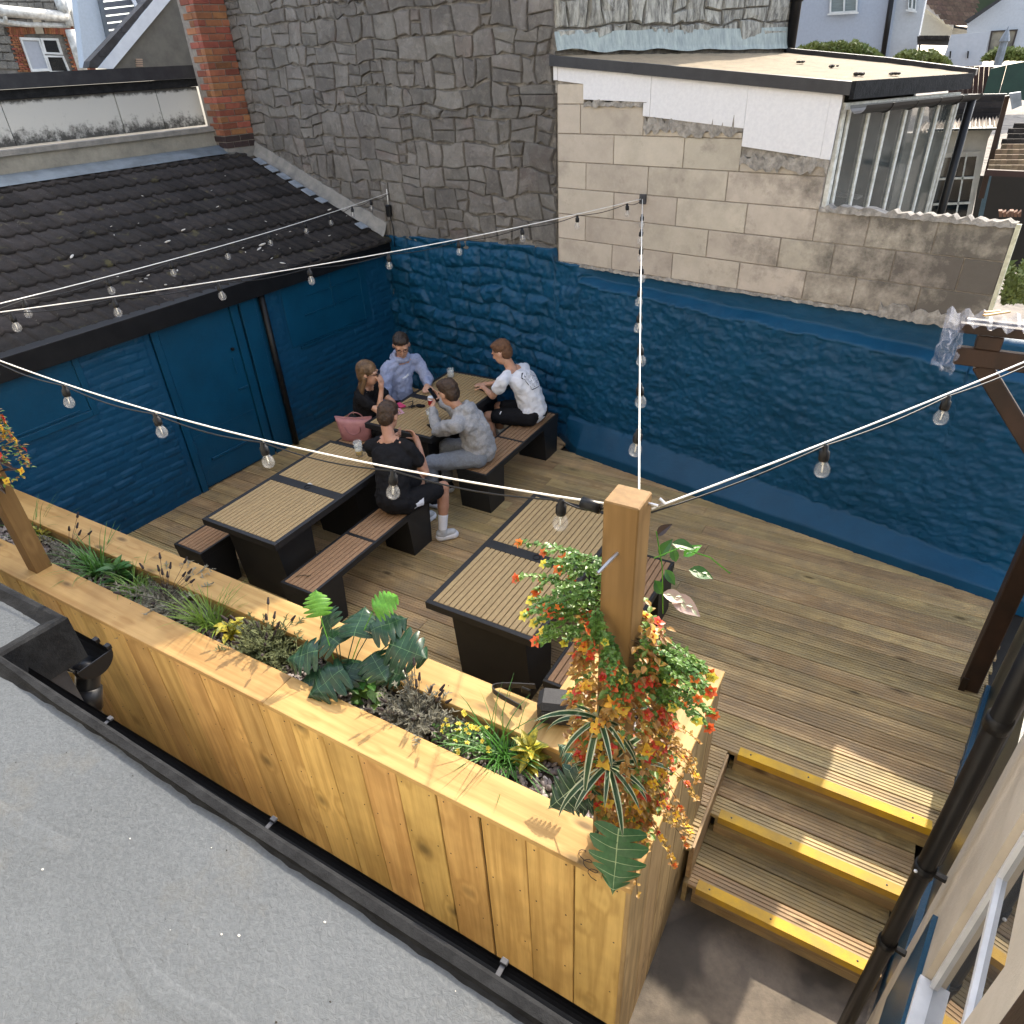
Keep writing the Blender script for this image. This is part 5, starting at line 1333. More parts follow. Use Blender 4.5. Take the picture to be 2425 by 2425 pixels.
# ================================================================ festoon lights
def bulbglass():
    t = NT('clear_bulb_glass'); t.coords(); t.done((.5, .5, .5), .02, 1.); t.b.inputs['Transmission Weight'].default_value = .0; t.b.inputs['Alpha'].default_value = .16; t.b.inputs['Coat Weight'].default_value = 1; return t.m
M_bulb = bulbglass()
M_fil = plain('white_led_filament', (.8, .78, .7), None, 8, .4)
M_cable = M_blackpl
hold = MB().lathe([(.004, 0), (.010, -.004), (.011, -.020), (.0165, -.024), (.0165, -.050), (.014, -.056), (.001, -.056)], 12)
hold_me = hold.mesh('lamp_holder', M_blackpl, True)
prof_b = [(.0125, -.052), (.0135, -.062)]+[(max(.0005, .0245*sin(a)), -.086-.0245*cos(a)) for a in [pi*(1-k/9) for k in range(1, 10)]]
prof_b = [(.0125, -.052), (.0130, -.060), (.0185, -.068), (.0235, -.078), (.0250, -.088), (.0235, -.099), (.018, -.108), (.010, -.1125), (.0005, -.114)]
bulb_me = MB().lathe(prof_b, 16).mesh('bulb', M_bulb, True)
fil_me = MB().tube([(0, 0, -.056), (0, 0, -.070)], .004, 6).tube([(0, 0, -.070), (0, 0, -.096)], .0022, 6).mesh('filament', M_fil, True)
def catp(A, B_, s, t): return A.lerp(B_, t)-Vector((0, 0, 4*s*t*(1-t)))
def strand(A, B_, sag, ts, label, t0=0, t1=1, drop=.02):
    A, B_ = Vector(A), Vector(B_); o = empty('festoon_light_string', A, label, 'string lights', 'strings of festoon bulbs over the deck')
    n = 60
    MB().tube([catp(A, B_, sag, t0+(t1-t0)*k/n)-A for k in range(n+1)], .0032, 6).build('rope', M_rope, o, smooth=True)
    tt = [0]+list(ts)+[1]; P = []
    for a, c_ in zip(tt, tt[1:]):
        for k in range(8):
            f = a+(c_-a)*k/8; P.append(catp(A, B_, sag, f)-Vector((0, 0, .012+drop*sin(pi*k/8)))-A)
    P.append(B_-A); MB().tube(P, .0028, 6).build('cable', M_cable, o, smooth=True)
    for f in ts:
        p = catp(A, B_, sag, f)-A-Vector((0, 0, .008)); rz_ = rnd.uniform(0, 3); tl = rnd.uniform(-.12, .12)
        h = link('lamp_holder', hold_me, o, loc=p, rot=(tl, rnd.uniform(-.1, .1), rz_)); link('bulb', bulb_me, h); link('filament', fil_me, h)
    return o
PT = (-.575, 1.60, 2.725); PT2 = (-4.62, 1.55, 2.735)
strand((-4.6, 1.55, 2.735), (-.64, 1.575, 2.712), .12, [.155, .314, .476, .638, .80, .962], 'string of clear bulbs sagging from left post to the flowered corner post')
strand((-.52, 1.60, 2.715), (1.15, 4.21, 2.91), .03, [.218, .405, .60, .80], 'string of clear bulbs from the flowered post to the upper right', drop=.012)
strand((-.57, 1.63, 2.725), W(1.0, -.02, 2.68), .10, [.105, .20, .305, .41, .51, .61, .71, .81, .905], 'string of bulbs running from the flowered post up to the block wall hook', drop=.008)
strand(W(1.0, -.02, 2.68), (-4.64, 1.60, 2.74), .07, [.035, .142, .251, .365, .478, .593, .709, .825, .925], 'string of bulbs from block wall hook across to the left post')
strand(W(-2.50, -.03, 2.50), (-4.66, 1.62, 2.735), .05, [.081, .16, .245, .329, .438, .55, .666, .777, .894], 'string of bulbs crossing above the tiled shed roof')
hk = empty('wall_bracket', W(1.0, 0, 2.68), 'small grey wall bracket holding bulb strings on the block wall', 'bracket')
MB().box((-.03, -.03, -.045), (.03, .0, .035), .003).build('plate', M_clip, hk, rot=(0, 0, atan2(WU.y, WU.x))); MB().tube([(0, -.02, 0), (0, -.05, 0), (0, -.055, .02)], .005, 6).build('hook', M_clip, hk)
pb = empty('power_connector', W(-2.52, -.04, 2.3), 'black weatherproof plug box hanging by a cable from the stone wall', 'plug box')
MB().box((-.035, -.03, -.07), (.035, .02, .07), .012).build('box', M_blackpl, pb); MB().tube([(0, 0, .07), (.01, -.005, .14), (0, .01, .24)], .006, 6).build('upper_cable', M_rope, pb, smooth=True)
MB().tube([(0.01, 0, -.07), (.03, 0, -.2), (.02, 0, -.42)], .006, 6).build('lower_cable', M_blackpl, pb, smooth=True)
MB().tube([(-.665, 1.575, 2.69), (-.725, 1.575, 2.695)], .018, 12).build('in_line_connector', M_blackpl, p1, smooth=True, loc=-p1.location)

# ---- unseen building behind the viewpoint, added so its sunlit front bounces light
vb = empty('bounce_facade', (-3, -.9, GR), 'unseen tall cream facade behind the grey flat roof, added to bounce light', 'building')
M_fac = plain('bounce_facade_render', (.66, .62, .53), (.60, .56, .47), 5, .85, .4, 70)
for (x0, x1, z0, z1) in ((-9, -6.2, GR, 7.2), (-5.2, -3.0, GR, 7.2), (-2.0, -.7, GR, 7.2), (.7, 3.2, GR, 7.2), (-6.2, -5.2, GR, 2.9), (-6.2, -5.2, 4.3, 7.2), (-3.0, -2.0, GR, 2.9), (-3.0, -2.0, 4.3, 7.2), (-.7, .7, GR, 2.9), (-.7, .7, 4.5, 7.2)):
    MB().box((x0, -1.1, z0), (x1, -.8, z1)).build('wall_section', M_fac, vb, loc=rel(vb))
for x0, x1, z1 in ((-6.2, -5.2, 4.3), (-3.0, -2.0, 4.3), (-.7, .7, 4.5)):
    wv_ = MB().box((x0, -1.0, 2.9), (x1, -.96, z1)).build('window', M_dglass, vb, loc=rel(vb))
    b = MB(); b.box((x0, -.97, 2.9), (x0+.06, -.9, z1)); b.box((x1-.06, -.97, 2.9), (x1, -.9, z1)); b.box((x0, -.97, 2.9), (x1, -.9, 2.96)); b.box((x0, -.97, z1-.06), (x1, -.9, z1)); b.build('window_frame', M_wfr, vb, loc=rel(vb))

# ================================================================ plants
def leafm(name, c, c2, rough=.4, spec=.5, sc=14, rand=.12):
    t = NT(name); v = t.coords((1, 1, 1)); col = t.mix(t.ramp(t.noise(v, sc, 4, .6), (.35, 0.), (.65, 1.)), c, c2); col = t.rand(col, rand, .01)
    t.done(col, rough, spec); t.b.inputs['Transmission Weight'].default_value = 0
    # thin translucency through subsurface-free mix
    tr = t.n('BsdfTranslucent'); mx = t.n('MixShader'); mx.inputs[0].default_value = .28; t.l(col, tr.inputs[0])
    out = [n for n in t.t.nodes if n.type == 'OUTPUT_MATERIAL'][0]
    t.l(t.b.outputs[0], mx.inputs[1]); t.l(tr.outputs[0], mx.inputs[2]); t.l(mx.outputs[0], out.inputs[0]); return t.m
L_grass = leafm('fresh_grass_blade', (.085, .22, .035), (.05, .15, .022)); L_grass2 = leafm('lime_grass_blade', (.16, .27, .04), (.10, .19, .03))
L_dark = leafm('dark_monstera_leaf', (.020, .060, .028), (.012, .042, .02), .32); L_lime = leafm('lime_monstera_leaf', (.12, .33, .03), (.08, .25, .025))
L_pale = leafm('pale_vein_leaf', (.42, .52, .30), (.30, .42, .22)); L_mid = leafm('mid_green_leaf', (.05, .15, .025), (.03, .10, .018))
L_croton = leafm('yellow_croton_leaf', (.50, .42, .04), (.10, .13, .02), sc=40); L_lav = leafm('grey_lavender_leaf', (.27, .255, .20), (.13, .125, .095), .8)
L_ros = leafm('olive_lavender_leaf', (.15, .17, .07), (.08, .10, .04), .8); L_head = leafm('dried_lavender_head', (.06, .045, .045), (.035, .028, .03), .9)
L_euc = leafm('eucalyptus_leaf', (.17, .28, .06), (.07, .16, .035)); L_brown = leafm('bronze_leaf', (.36, .25, .05), (.25, .12, .035)); L_bronze = leafm('dark_bronze_leaf', (.055, .03, .02), (.03, .018, .014))
F_red = leafm('coral_red_petal', (.62, .085, .03), (.50, .05, .025)); F_yel = leafm('golden_yellow_petal', (.74, .46, .03), (.66, .36, .03)); F_lem = leafm('lemon_petal', (.75, .66, .10), (.65, .55, .07)); F_or = leafm('orange_petal', (.72, .19, .04), (.62, .12, .03))
L_stem = leafm('brown_stem', (.07, .05, .02), (.05, .035, .02), .8)
L_spider = leafm('dark_striped_leaf', (.030, .085, .035), (.018, .06, .025)); L_white = leafm('white_leaf_margin', (.55, .58, .42), (.45, .50, .33))
Z = Vector((0, 0, 1))
def blade(b, p, d, L, w_, droop=.5, n=5, k=0, fold=.15, mid=None, tipw=.0):
    p = Vector(p); d = Vector(d).normalized(); side = d.cross(Z)
    if side.length < .1: side = Vector((1, 0, 0))
    side.normalize(); pts = []; q = p.copy(); dd = d.copy()
    for i in range(n+1):
        pts.append(q.copy()); dd = (dd-Z*droop*(i+1)/n*.55).normalized(); q = q+dd*(L/n)
    vs = []
    for i, q in enumerate(pts):
        t_ = i/n; ww = w_*(sin(pi*min(1, t_*.86+.14))**.6 if tipw == 0 else 1-t_*.7)*.5
        if i == n: ww = w_*.03
        vs += [q-side*ww, q+Vector((0, 0, -fold*ww)), q+side*ww]
    fs = []
    for i in range(n): a = 3*i; fs += [(a, a+1, a+4, a+3), (a+1, a+2, a+5, a+4)]
    b.add(vs, fs, k)
    return pts
def rdir(r, up=(.2, 1), az=None):
    a = r.uniform(0, 2*pi) if az is None else r.uniform(*az); z = r.uniform(*up); h = sqrt(max(0, 1-min(1, z)**2)); return Vector((cos(a)*h, sin(a)*h, z))
def base_at(px, py, z=.995):
    p = onz(px*1.2552, py*1.2552, z); p.y = min(1.81, max(1.67, p.y)); return p
def grass(px, py, label, n=60, L=(.10, .2), mat=L_grass, w_=.006, seed=1, droop=.6, tilt=(.35, 1), dirb=(0, 0, 0)):
    r = random.Random(seed); P = base_at(px, py); o = empty('ornamental_grass', P, label, 'grass plant', 'plants in the planter trough'); b = MB()
    for i in range(int(n*1.6)):
        d = rdir(r, tilt)+Vector(dirb); blade(b, (r.uniform(-.05, .05), r.uniform(-.025, .025), 0), d, 1.3*r.uniform(*L), 1.35*w_*r.uniform(.6, 1.2), droop*r.uniform(.2, 1.4), 5, tipw=1)
    b.build('blades', mat, o); o.scale = (1.4,)*3; return o
def lavender(px, py, label, seed, mat=L_lav, n=75, R=.10, heads=14, spread=(.02, .9)):
    r = random.Random(seed); P = base_at(px, py); o = empty('lavender', P, label, 'lavender', 'plants in the planter trough'); b = MB(); hb = MB(); st = MB()
    for i in range(int(n*1.3)):
        d = rdir(r, spread); L = r.uniform(.06, R*1.6); p = Vector((r.uniform(-.04, .04), r.uniform(-.02, .02), .0)); q = p+d*L
        if i % 3 == 0: b.tube([p, p.lerp(q, .55)+Z*.006, q-Z*.02], .0024, 4)
        for k in range(13):
            f = .2+.8*k/13; c_ = p.lerp(q, f)-Z*(f*f*.03)+Z*.01
            for s in range(2):
                dd = (rdir(r, (-.4, .9))*.9+d*.6).normalized(); blade(b, c_, dd, r.uniform(.014, .028), .006, .3, 2)
    for i in range(heads):
        d = rdir(r, (.55, 1)); L = r.uniform(.10, .21); p = Vector((0, 0, .02)); q = p+d*L; st.tube([p, p.lerp(q, .5)+Z*.008, q], .0011, 4)
        for k in range(6):
            c_ = q+d*(.0045*k); hb.sphere(c_, .0068*(1-.08*k), 5, 4)
    b.build('foliage', mat, o); tag(hb.build('flower_heads', L_head, o), kind='stuff'); st.build('stalk', L_head, o); o.scale = (1.4,)*3; return o
def ovleaf(b, p, d, L, w_, up=Z, droop=.3, k=0, n=5, fold=.35):
    p = Vector(p); d = Vector(d).normalized(); side = d.cross(up); side = side.normalized() if side.length > .05 else Vector((1, 0, 0)); nn = side.cross(d); vs = []
    for i in range(n+1):
        t_ = i/n; ww = w_*.5*sin(pi*min(1, t_**.8*.97+.02)); q = p+d*(L*t_)-nn*(droop*L*t_*t_*.6)
        vs += [q-side*ww+nn*fold*ww, q, q+side*ww+nn*fold*ww]
    fs = []
    for i in range(n): a = 3*i; fs += [(a, a+1, a+4, a+3), (a+1, a+2, a+5, a+4)]
    b.add(vs, fs, k)
def croton(px, py, label, seed, n=20, L=.075, cat='croton', mat=L_croton, name='croton'):
    r = random.Random(seed); P = base_at(px, py); o = empty(name, P, label, cat, 'plants in the planter trough')
    for i in range(int(n*1.5)):
        b = MB(); h = r.uniform(0, .10); d = rdir(r, (.1, .9)); ovleaf(b, (0, 0, 0), d, .85*L*r.uniform(.7, 1.25), L*.40*r.uniform(.8, 1.2), droop=.5)
        b.build('leaf', mat, o, loc=(d.x*.012, d.y*.012, h))
    MB().tube([(0, 0, -.02), (0, 0, .09)], .003, 5).build('stem', L_stem, o); o.scale = (1.25,)*3; return o
def monstera_leaf(L, mats, lobes=6, seed=0, holes=True, wide=.60, curl=.35):
    """mesh along +x from petiole, normal +z"""
    r = random.Random(seed); b = MB()
    def wf(t): return wide*L*(sin(pi*min(1, (t*.90+.10)))**.55)*(1-.12*t)
    def pt(t, s):
        x = L*t-(abs(s)*.22*L*(1-t)*(1 if t < .4 else .5)); y = s*wf(t); z = -curl*L*(t*t*.5+s*s*.35)+.02*L*sin(t*9+s*4)
        return (x+abs(s)*.16*L*(.4-t), y, z)
    for sd in (1, -1):
        for i in range(lobes):
            t0, t1 = i/lobes, (i+1)/lobes; g = .15*(t1-t0) if holes else .02
            vs = []; m = 5
            for k in range(m+1):
                s = k/m; gg = g*max(0, (s-.5)/.5)*1.35; ta = t0+gg+s*.10*(1-t0); tb = t1-gg+s*.10*(1-t1)
                if k == m: tc = (ta+tb)/2; ta, tb = ta*.6+tc*.4, tb*.6+tc*.4
                tm = (ta+tb)/2
                a, c_, e = pt(min(1, ta), s*sd), pt(min(1, tm), s*sd*1.03), pt(min(1, tb), s*sd); c_ = (c_[0], c_[1], c_[2]+.018*L*(1 if 0 < s < 1 else 0)); vs += [a, c_, e]
            fs = []; mi = []
            for k in range(m): q = 3*k; fs += [(q, q+1, q+4, q+3), (q+1, q+2, q+5, q+4)]
            b.add(vs, fs, 0)
            # pale rib
            w2 = .005*L; rv = []
            for k in range(m+1):
                c_ = vs[3*k+1]; rv += [(c_[0]-w2*(1-k/m*.7), c_[1], c_[2]+.0015), (c_[0]+w2*(1-k/m*.7), c_[1], c_[2]+.0015)]
            b.add(rv, [(2*k, 2*k+1, 2*k+3, 2*k+2) for k in range(m)], 1)
    mr = []
    for k in range(9): t_ = k/8; x, y, z = pt(t_, 0); mr += [(x, -.011*L*(1-t_*.8), z+.003), (x, .011*L*(1-t_*.8), z+.003)]
    b.add(mr, [(2*k, 2*k+1, 2*k+3, 2*k+2) for k in range(8)], 1)
    return b.mesh('leaf', mats, True)
def place_leaf(me, parent, tip_dir, up, p, base=None, stem=None, name='leaf'):
    F_ = frame(p, tip_dir, up); o = link(name, me, parent, M=F_)
    if base is not None:
        b = MB(); q = Vector(p); s = Vector(base); m = s.lerp(q, .55)+Z*.03; b.tube([s, s.lerp(m, .5)+Z*.01, m, q], .0028, 6); b.build('leaf_stalk', stem or L_mid, parent)
    return o
grass(86, 1004, 'sparse dark green grass tuft just right of the left post', 26, (.10, .24), L_grass, .004, 3, .5, (.3, 1))
croton(97, 1015, 'yellow-green variegated plant at the foot of the left post', 4, 16, .06)
lavender(135, 1050, 'grey spiky lavender nearest the left post', 5, R=.15, n=90, heads=6, spread=(-.1, .5))
grass(185, 1078, 'bright green grass clump right of the leftmost lavender', 70, (.10, .21), L_grass, .006, 6)
o = croton(228, 1098, 'broad-leaved dark green plant between two grass clumps', 7, 24, .09, 'leafy plant', L_mid, 'leafy_plant')
grass(262, 1115, 'lime green spreading grass left of the straggly lavender', 70, (.08, .17), L_grass2, .005, 8, .8, (.1, .9))
lavender(318, 1140, 'large straggly grey lavender with long dried stalks', 9, R=.16, n=110, heads=16, spread=(-.05, .55))
grass(397, 1180, 'upright lime grass tuft right of the straggly lavender', 60, (.11, .2), L_grass2, .005, 10, .3, (.55, 1))
croton(437, 1205, 'yellow croton with narrow bright leaves beside the lime grass', 11, 20, .075)
lavender(508, 1235, 'bushy olive-green lavender left of the big monstera', 12, L_ros, 130, .13, 18, (.05, 1))
lavender(790, 1365, 'dense silvery lavender right of the big monstera', 13, R=.12, n=120, heads=16, spread=(.0, .95))
# yellow flowering plant
def flower_me(mat_p, mat_c, R, petals=5, cup=.4, seed=0, name='flower'):
    b = MB(); r = random.Random(seed)
    for i in range(petals):
        a = 2*pi*i/petals+r.uniform(-.1, .1); d = Vector((cos(a), sin(a), cup*r.uniform(.5, 1.4))); ovleaf(b, (0, 0, 0), d, R*r.uniform(.85, 1.15), R*.85, droop=.35, n=3, fold=.25)
    if petals > 4:
        for i in range(3): a = 2*pi*i/3+.4; ovleaf(b, (0, 0, .002), Vector((cos(a), sin(a), 1.3)), R*.6, R*.5, droop=.2, n=2, fold=.2)
    b.k = 1; b.sphere((0, 0, .003), R*.18, 5, 3); return b.mesh(name, [mat_p, mat_c], True)
P = base_at(872, 1412); yf = empty('yellow_flower_plant', P, 'low green plant covered in small lemon yellow flowers', 'flowering plant', 'plants in the planter trough'); r = random.Random(14); b = MB()
for i in range(260):
    a = r.uniform(0, 2*pi); q = Vector((cos(a)*r.uniform(0, .13), sin(a)*r.uniform(0, .065), r.uniform(.01, .08)))
    ovleaf(b, q, rdir(r, (-.1, .9)), r.uniform(.012, .022), .011, n=3)
b.build('foliage', L_euc, yf); yf.scale = (1.3,)*3
fm = [flower_me(F_lem, F_yel, .011, 5, .4, i) for i in range(3)]
for i in range(30):
    a = r.uniform(0, 2*pi); link('flower', fm[i % 3], yf, loc=(cos(a)*r.uniform(.02, .16), sin(a)*r.uniform(.01, .075), r.uniform(.06, .12)), rot=(r.uniform(-.6, .6), r.uniform(-.6, .6), r.uniform(0, 6)))
grass(945, 1425, 'blue-green grass clump between yellow flowers and the croton', 60, (.10, .22), L_grass, .005, 15, .6, (.25, 1))
croton(1000, 1440, 'golden spotted croton in the trough left of the corner post', 16, 40, .068)
# big monstera
P = base_at(648, 1300); mo = empty('monstera', P, 'large artificial monstera with dark split leaves and two lime ones', 'monstera', 'plants in the planter trough')
L_rib = leafm('green_leaf_rib', (.11, .20, .09), (.07, .14, .06))
ML = [monstera_leaf(1, [L_dark, L_rib], 5, i) for i in range(3)]; MLl = monstera_leaf(1, [L_lime, L_lime], 6, 7)
def mleaf(px, py, z, L, tip, up=(0, -.25, 1), lime=False, par=mo, i=0, name='leaf', mesh=None, Y=None):
    p = (onz(px*1.2552, py*1.2552, z) if Y is None else ony(px*1.2552, py*1.2552, Y))-par.location; me = mesh or (MLl if lime else ML[i % 3])
    o = place_leaf(me, par, tip, up, p, Vector((rnd.uniform(-.02, .02), 0, 0)), L_lime if lime else L_dark, name); o.scale = (L*1.32,)*3; return o
mleaf(600, 1228, 1.22, .155, (-1, -.55, -.25)); mleaf(648, 1262, 1.20, .17, (-.55, -1, -.3), i=1); mleaf(640, 1215, 1.26, .15, (-1, .25, .0), i=2)
mleaf(668, 1200, 1.32, .15, (-.35, .9, .35), i=0); mleaf(700, 1190, 1.34, .15, (.7, .75, .3), i=1); mleaf(735, 1215, 1.30, .165, (1, .1, -.05), i=2, up=(0, -.5, 1))
mleaf(700, 1235, 1.24, .14, (.9, -.5, -.1), i=0); mleaf(672, 1245, 1.17, .14, (.1, -.9, -.1), i=1); mleaf(610, 1275, 1.13, .12, (-.9, -.6, -.2), i=1)
mleaf(720, 1262, 1.14, .12, (.8, .2, -.1), i=0); mleaf(625, 1185, 1.30, .12, (-1, .5, .3), i=1, up=(0, -.8, .6))
mleaf(604, 1162, 1.40, .105, (-.35, .45, .9), lime=True, up=(.9, -.4, .3)); mleaf(705, 1150, 1.44, .11, (.55, .5, .45), lime=True, up=(-.3, -.8, .5))
P = base_at(690, 1318); ph = empty('ivy_plant', P, 'green heart-leaved plant under the right side of the monstera', 'leafy plant', 'plants in the planter trough'); r = random.Random(20)
for i in range(26):
    b = MB(); d = rdir(r, (-.1, .8)); ovleaf(b, (0, 0, 0), d, r.uniform(.05, .085), r.uniform(.035, .055), droop=.6); b.build('leaf', L_euc if i % 3 else L_mid, ph, loc=(r.uniform(-.07, .09), r.uniform(-.04, .04), r.uniform(.0, .11)))
# ---- garlands on the corner post
def striped_leaf(L, w_, seed):
    b = MB(); n = 8; vs = []
    for i in range(n+1):
        t_ = i/n; ww = w_*.5*sin(pi*min(1, t_*.8+.18))**.7*(1 if i < n else .05); x = L*t_*(1-.22*t_*t_); z = -L*(.55*t_*t_)
        for s in (-1, -.62, 0, .62, 1): vs.append((x, s*ww, z+abs(s)*ww*.35))
    for i in range(n):
        for j in range(4): a = i*5+j; b.add([vs[a], vs[a+1], vs[a+6], vs[a+5]], [(0, 1, 2, 3)], 1 if j in (0, 3) else 0)
    return b.mesh('leaf', [L_spider, L_white], True)
SPL = [striped_leaf(.22, .024, 1), striped_leaf(.18, .021, 2), striped_leaf(.26, .025, 3)]
def spider(px, py, z, y, label, n, seed, az=(0, 6.28)):
    r = random.Random(seed); q = ony(px*1.2552, py*1.2552, y); o = empty('striped_dracaena', q, label, 'dracaena', 'artificial plants tied to the corner post')
    for i in range(n):
        a = az[0]+(az[1]-az[0])*(i+.5*r.random())/n; el = r.uniform(-.25, .75); d = Vector((cos(a), sin(a)*.7, el)); s = r.uniform(.8, 1.1)
        lf = link('leaf', SPL[i % 3], o, M=frame((0, 0, 0), d, (0, 0, 1))); lf.scale = (s, s, s)
    return o
spider(1130, 1358, 1.5, 1.47, 'upper dark green striped dracaena on the corner post', 15, 31)
spider(1148, 1445, 1.3, 1.45, 'lower drooping striped dracaena near the foot of the corner post', 17, 32)
gl = empty('flower_garland', (-.58, 1.57, 1.6), 'cascading garland of coral and golden flowers wrapped round the corner post', 'garland', 'artificial plants tied to the corner post')
r = random.Random(40); fol = MB(); stm = MB(); 
FR = [flower_me(F_red, F_yel, .023, 5, .5, i) for i in range(2)]+[flower_me(F_or, F_yel, .022, 5, .5, 3)]; FY = [flower_me(F_yel, F_or, .025, 4, .25, i+5) for i in range(3)]
cnt = 0
for i in range(560):
    f = r.random()**.85; z = 2.30-f*1.2; a = r.uniform(-pi, pi); wd = .07+.055*sin(pi*min(1, f*1.15))+.03*r.random()
    # denser on the deck side and right of the post
    ox = wd*cos(a)*1.1+.005+.03*f; oy = wd*sin(a)*.9
    if oy < -.02 and abs(ox) < .055 and z > 2.12: continue
    if z < 1.42 and (ox < .02 or oy < -.09): continue
    p = Vector((-.58+ox, 1.57+oy-.0, z))
    if z < 1.16: p.z = 1.16+r.random()*.05
    for k in range(7):
        dd = (Vector((ox, oy, 0)).normalized()*.8+rdir(r, (-.6, .6))).normalized(); q = p+Vector((r.uniform(-.03, .03), r.uniform(-.03, .03), r.uniform(-.03, .03)))*1.0
        ovleaf(fol, q, dd, r.uniform(.02, .036), r.uniform(.014, .022), n=3, k=0 if r.random() < .78 else 1)
    if i % 2 and cnt < 260:
        me = FR[r.randrange(3)] if r.random() < .48 else FY[r.randrange(3)]; out = Vector((ox, oy, .15)).normalized(); q = p+out*.022
        o = link('flower', me, gl, M=frame(q-gl.location, out.orthogonal(), out)); cnt += 1; o.scale = [r.uniform(.75, 1.25)]*3
for i in range(26):
    a = r.uniform(-1.2, 1.6); z0 = r.uniform(1.3, 1.95); p = Vector((-.58+.1*cos(a)+.05, 1.57+.1*sin(a), z0)); P_ = [p]; d = Vector((cos(a), sin(a), .2)).normalized()
    for k in range(6): d = (d-Z*.28).normalized(); p = p+d*.035; P_.append(p)
    stm.tube(P_, .0012, 4)
    for q in P_[1:]:
        for s in range(3): ovleaf(fol, q, rdir(r, (-.5, .7)), .017, .013, n=3, k=0)
        if r.random() < .3 and cnt < 290: link('flower', (FR+FY)[r.randrange(6)], gl, M=frame(q-gl.location, (1, 0, 0), (cos(a), sin(a), .3))).scale = [.62]*3; cnt += 1
fol.build('foliage', [L_brown, L_euc], gl, loc=rel(gl)); stm.build('stem', L_stem, gl, loc=rel(gl))
eu = empty('eucalyptus_garland', (-.58, 1.57, 2.2), 'green eucalyptus sprays with orange and yellow blooms around the upper post', 'garland', 'artificial plants tied to the corner post')
fol = MB(); stm = MB(); FS = [flower_me(F_or, F_red, .0185, 6, .5, 11), flower_me(F_red, F_or, .0185, 6, .6, 12), flower_me(F_lem, F_yel, .018, 5, .4, 13)]
def spray(p, d, L, leaves=13, flw=.8, grav=.12):
    global fol, stm
    p = Vector(p); d = Vector(d).normalized(); n = 8; P_ = [p]
    for k in range(n): d = (d+Vector((0, 0, -grav))+Vector((r.uniform(-1, 1), r.uniform(-1, 1), r.uniform(-1, 1)))*.09).normalized(); p = p+d*(L/n); P_.append(p)
    stm.tube(P_, .0016, 4)
    for i in range(leaves*3):
        f = .12+.88*i/(leaves*3); q = P_[int(f*n*.999)].lerp(P_[min(n, int(f*n*.999)+1)], f*n-int(f*n*.999))
        for s in range(2): ovleaf(fol, q, (rdir(r, (-.6, .9))+d*.3).normalized(), r.uniform(.013, .021), r.uniform(.011, .016), n=3, k=0 if r.random() < .8 else 1)
    if r.random() < flw:
        o = link('flower', FS[0 if r.random() < .45 else (1 if r.random() < .55 else 2)], eu, M=frame(p-eu.location, d.orthogonal(), (d*.35+Vector((.15, -.6, .6))).normalized())); o.scale = [r.uniform(.9, 1.3)]*3
C0 = Vector((-.58, 1.57, 0))
for i in range(30):   # left sprays
    spray(C0+Vector((-.05, r.uniform(-.06, .03), r.uniform(2.20, 2.50))), (-1, r.uniform(-.6, .45), r.uniform(-.15, .55)), r.uniform(.12, .34))
for i in range(30):   # right sprays
    spray(C0+Vector((.05, r.uniform(-.05, .05), r.uniform(2.05, 2.28))), (1, r.uniform(-.3, .7), r.uniform(-.2, .35)), r.uniform(.12, .32))
for i in range(20):   # wrapped across the front
    f = i/19; spray(C0+Vector((-.06+.12*f, -.065, 2.38-.24*f)), (r.uniform(-.5, .6), -.8, r.uniform(-.6, .5)), r.uniform(.05, .12), 8, .55)
fol.build('foliage', [L_euc, L_grass2], eu, loc=rel(eu)); stm.build('stem', L_stem, eu, loc=rel(eu))
# variegated ivy behind the post, upper right
iv = empty('variegated_leaf_spray', (-.52, 1.66, 2.5), 'variegated green and white leaves sticking out behind the upper post', 'leaf spray', 'artificial plants tied to the corner post')
b = MB(); b.tube([(0, 0, .0), (.06, .06, .02), (.14, .12, -.03), (.2, .16, -.1)], .0022, 5); b.tube([(0, 0, .1), (.02, .03, -.05), (.03, .05, -.25)], .002, 5); b.build('stem', L_lime, iv)
for i, (px, py, z, L, d, wh) in enumerate(((1245, 1050, 2.42, .07, (.3, .3, .8), 0), (1268, 1025, 2.45, .075, (1, .3, -.1), 0), (1290, 1050, 2.36, .07, (.6, .5, .6), 1), (1300, 1075, 2.30, .085, (1, .2, -.15), 2), (1255, 1075, 2.33, .06, (.5, -.2, -.4), 0), (1240, 1010, 2.5, .06, (.5, .2, .7), 3), (1235, 1095, 2.28, .07, (.4, .1, -.8), 0), (1265, 1125, 2.18, .12, (1, -.1, -.25), 4), (1275, 1060, 2.38, .055, (-.3, .3, .5), 0), (1250, 1120, 2.2, .09, (.9, .3, -.2), 4))):
    p = onz(px*1.2552, py*1.2552, z); b = MB(); ovleaf(b, (0, 0, 0), d, L, L*.55, droop=.3, n=6, up=Vector((0, -.5, 1)))
    if wh in (2, 4, 1): 
        for k in range(4): ovleaf(b, Vector(d).normalized()*L*(.15+.18*k)+Vector((0, -.001, .003)), Vector(d)+Vector((.2, -.8 if k % 2 else .8, 0)), L*.3, L*.11, n=2, k=1, up=Vector((0, -.5, 1)))
    b.build('leaf', [[L_mid, L_white], [L_lime, L_white], [L_mid, L_white], [L_bronze, L_white], [leafm('pink_cream_leaf', (.55, .42, .38), (.45, .33, .28)), L_white]][wh], iv, loc=p-iv.location)
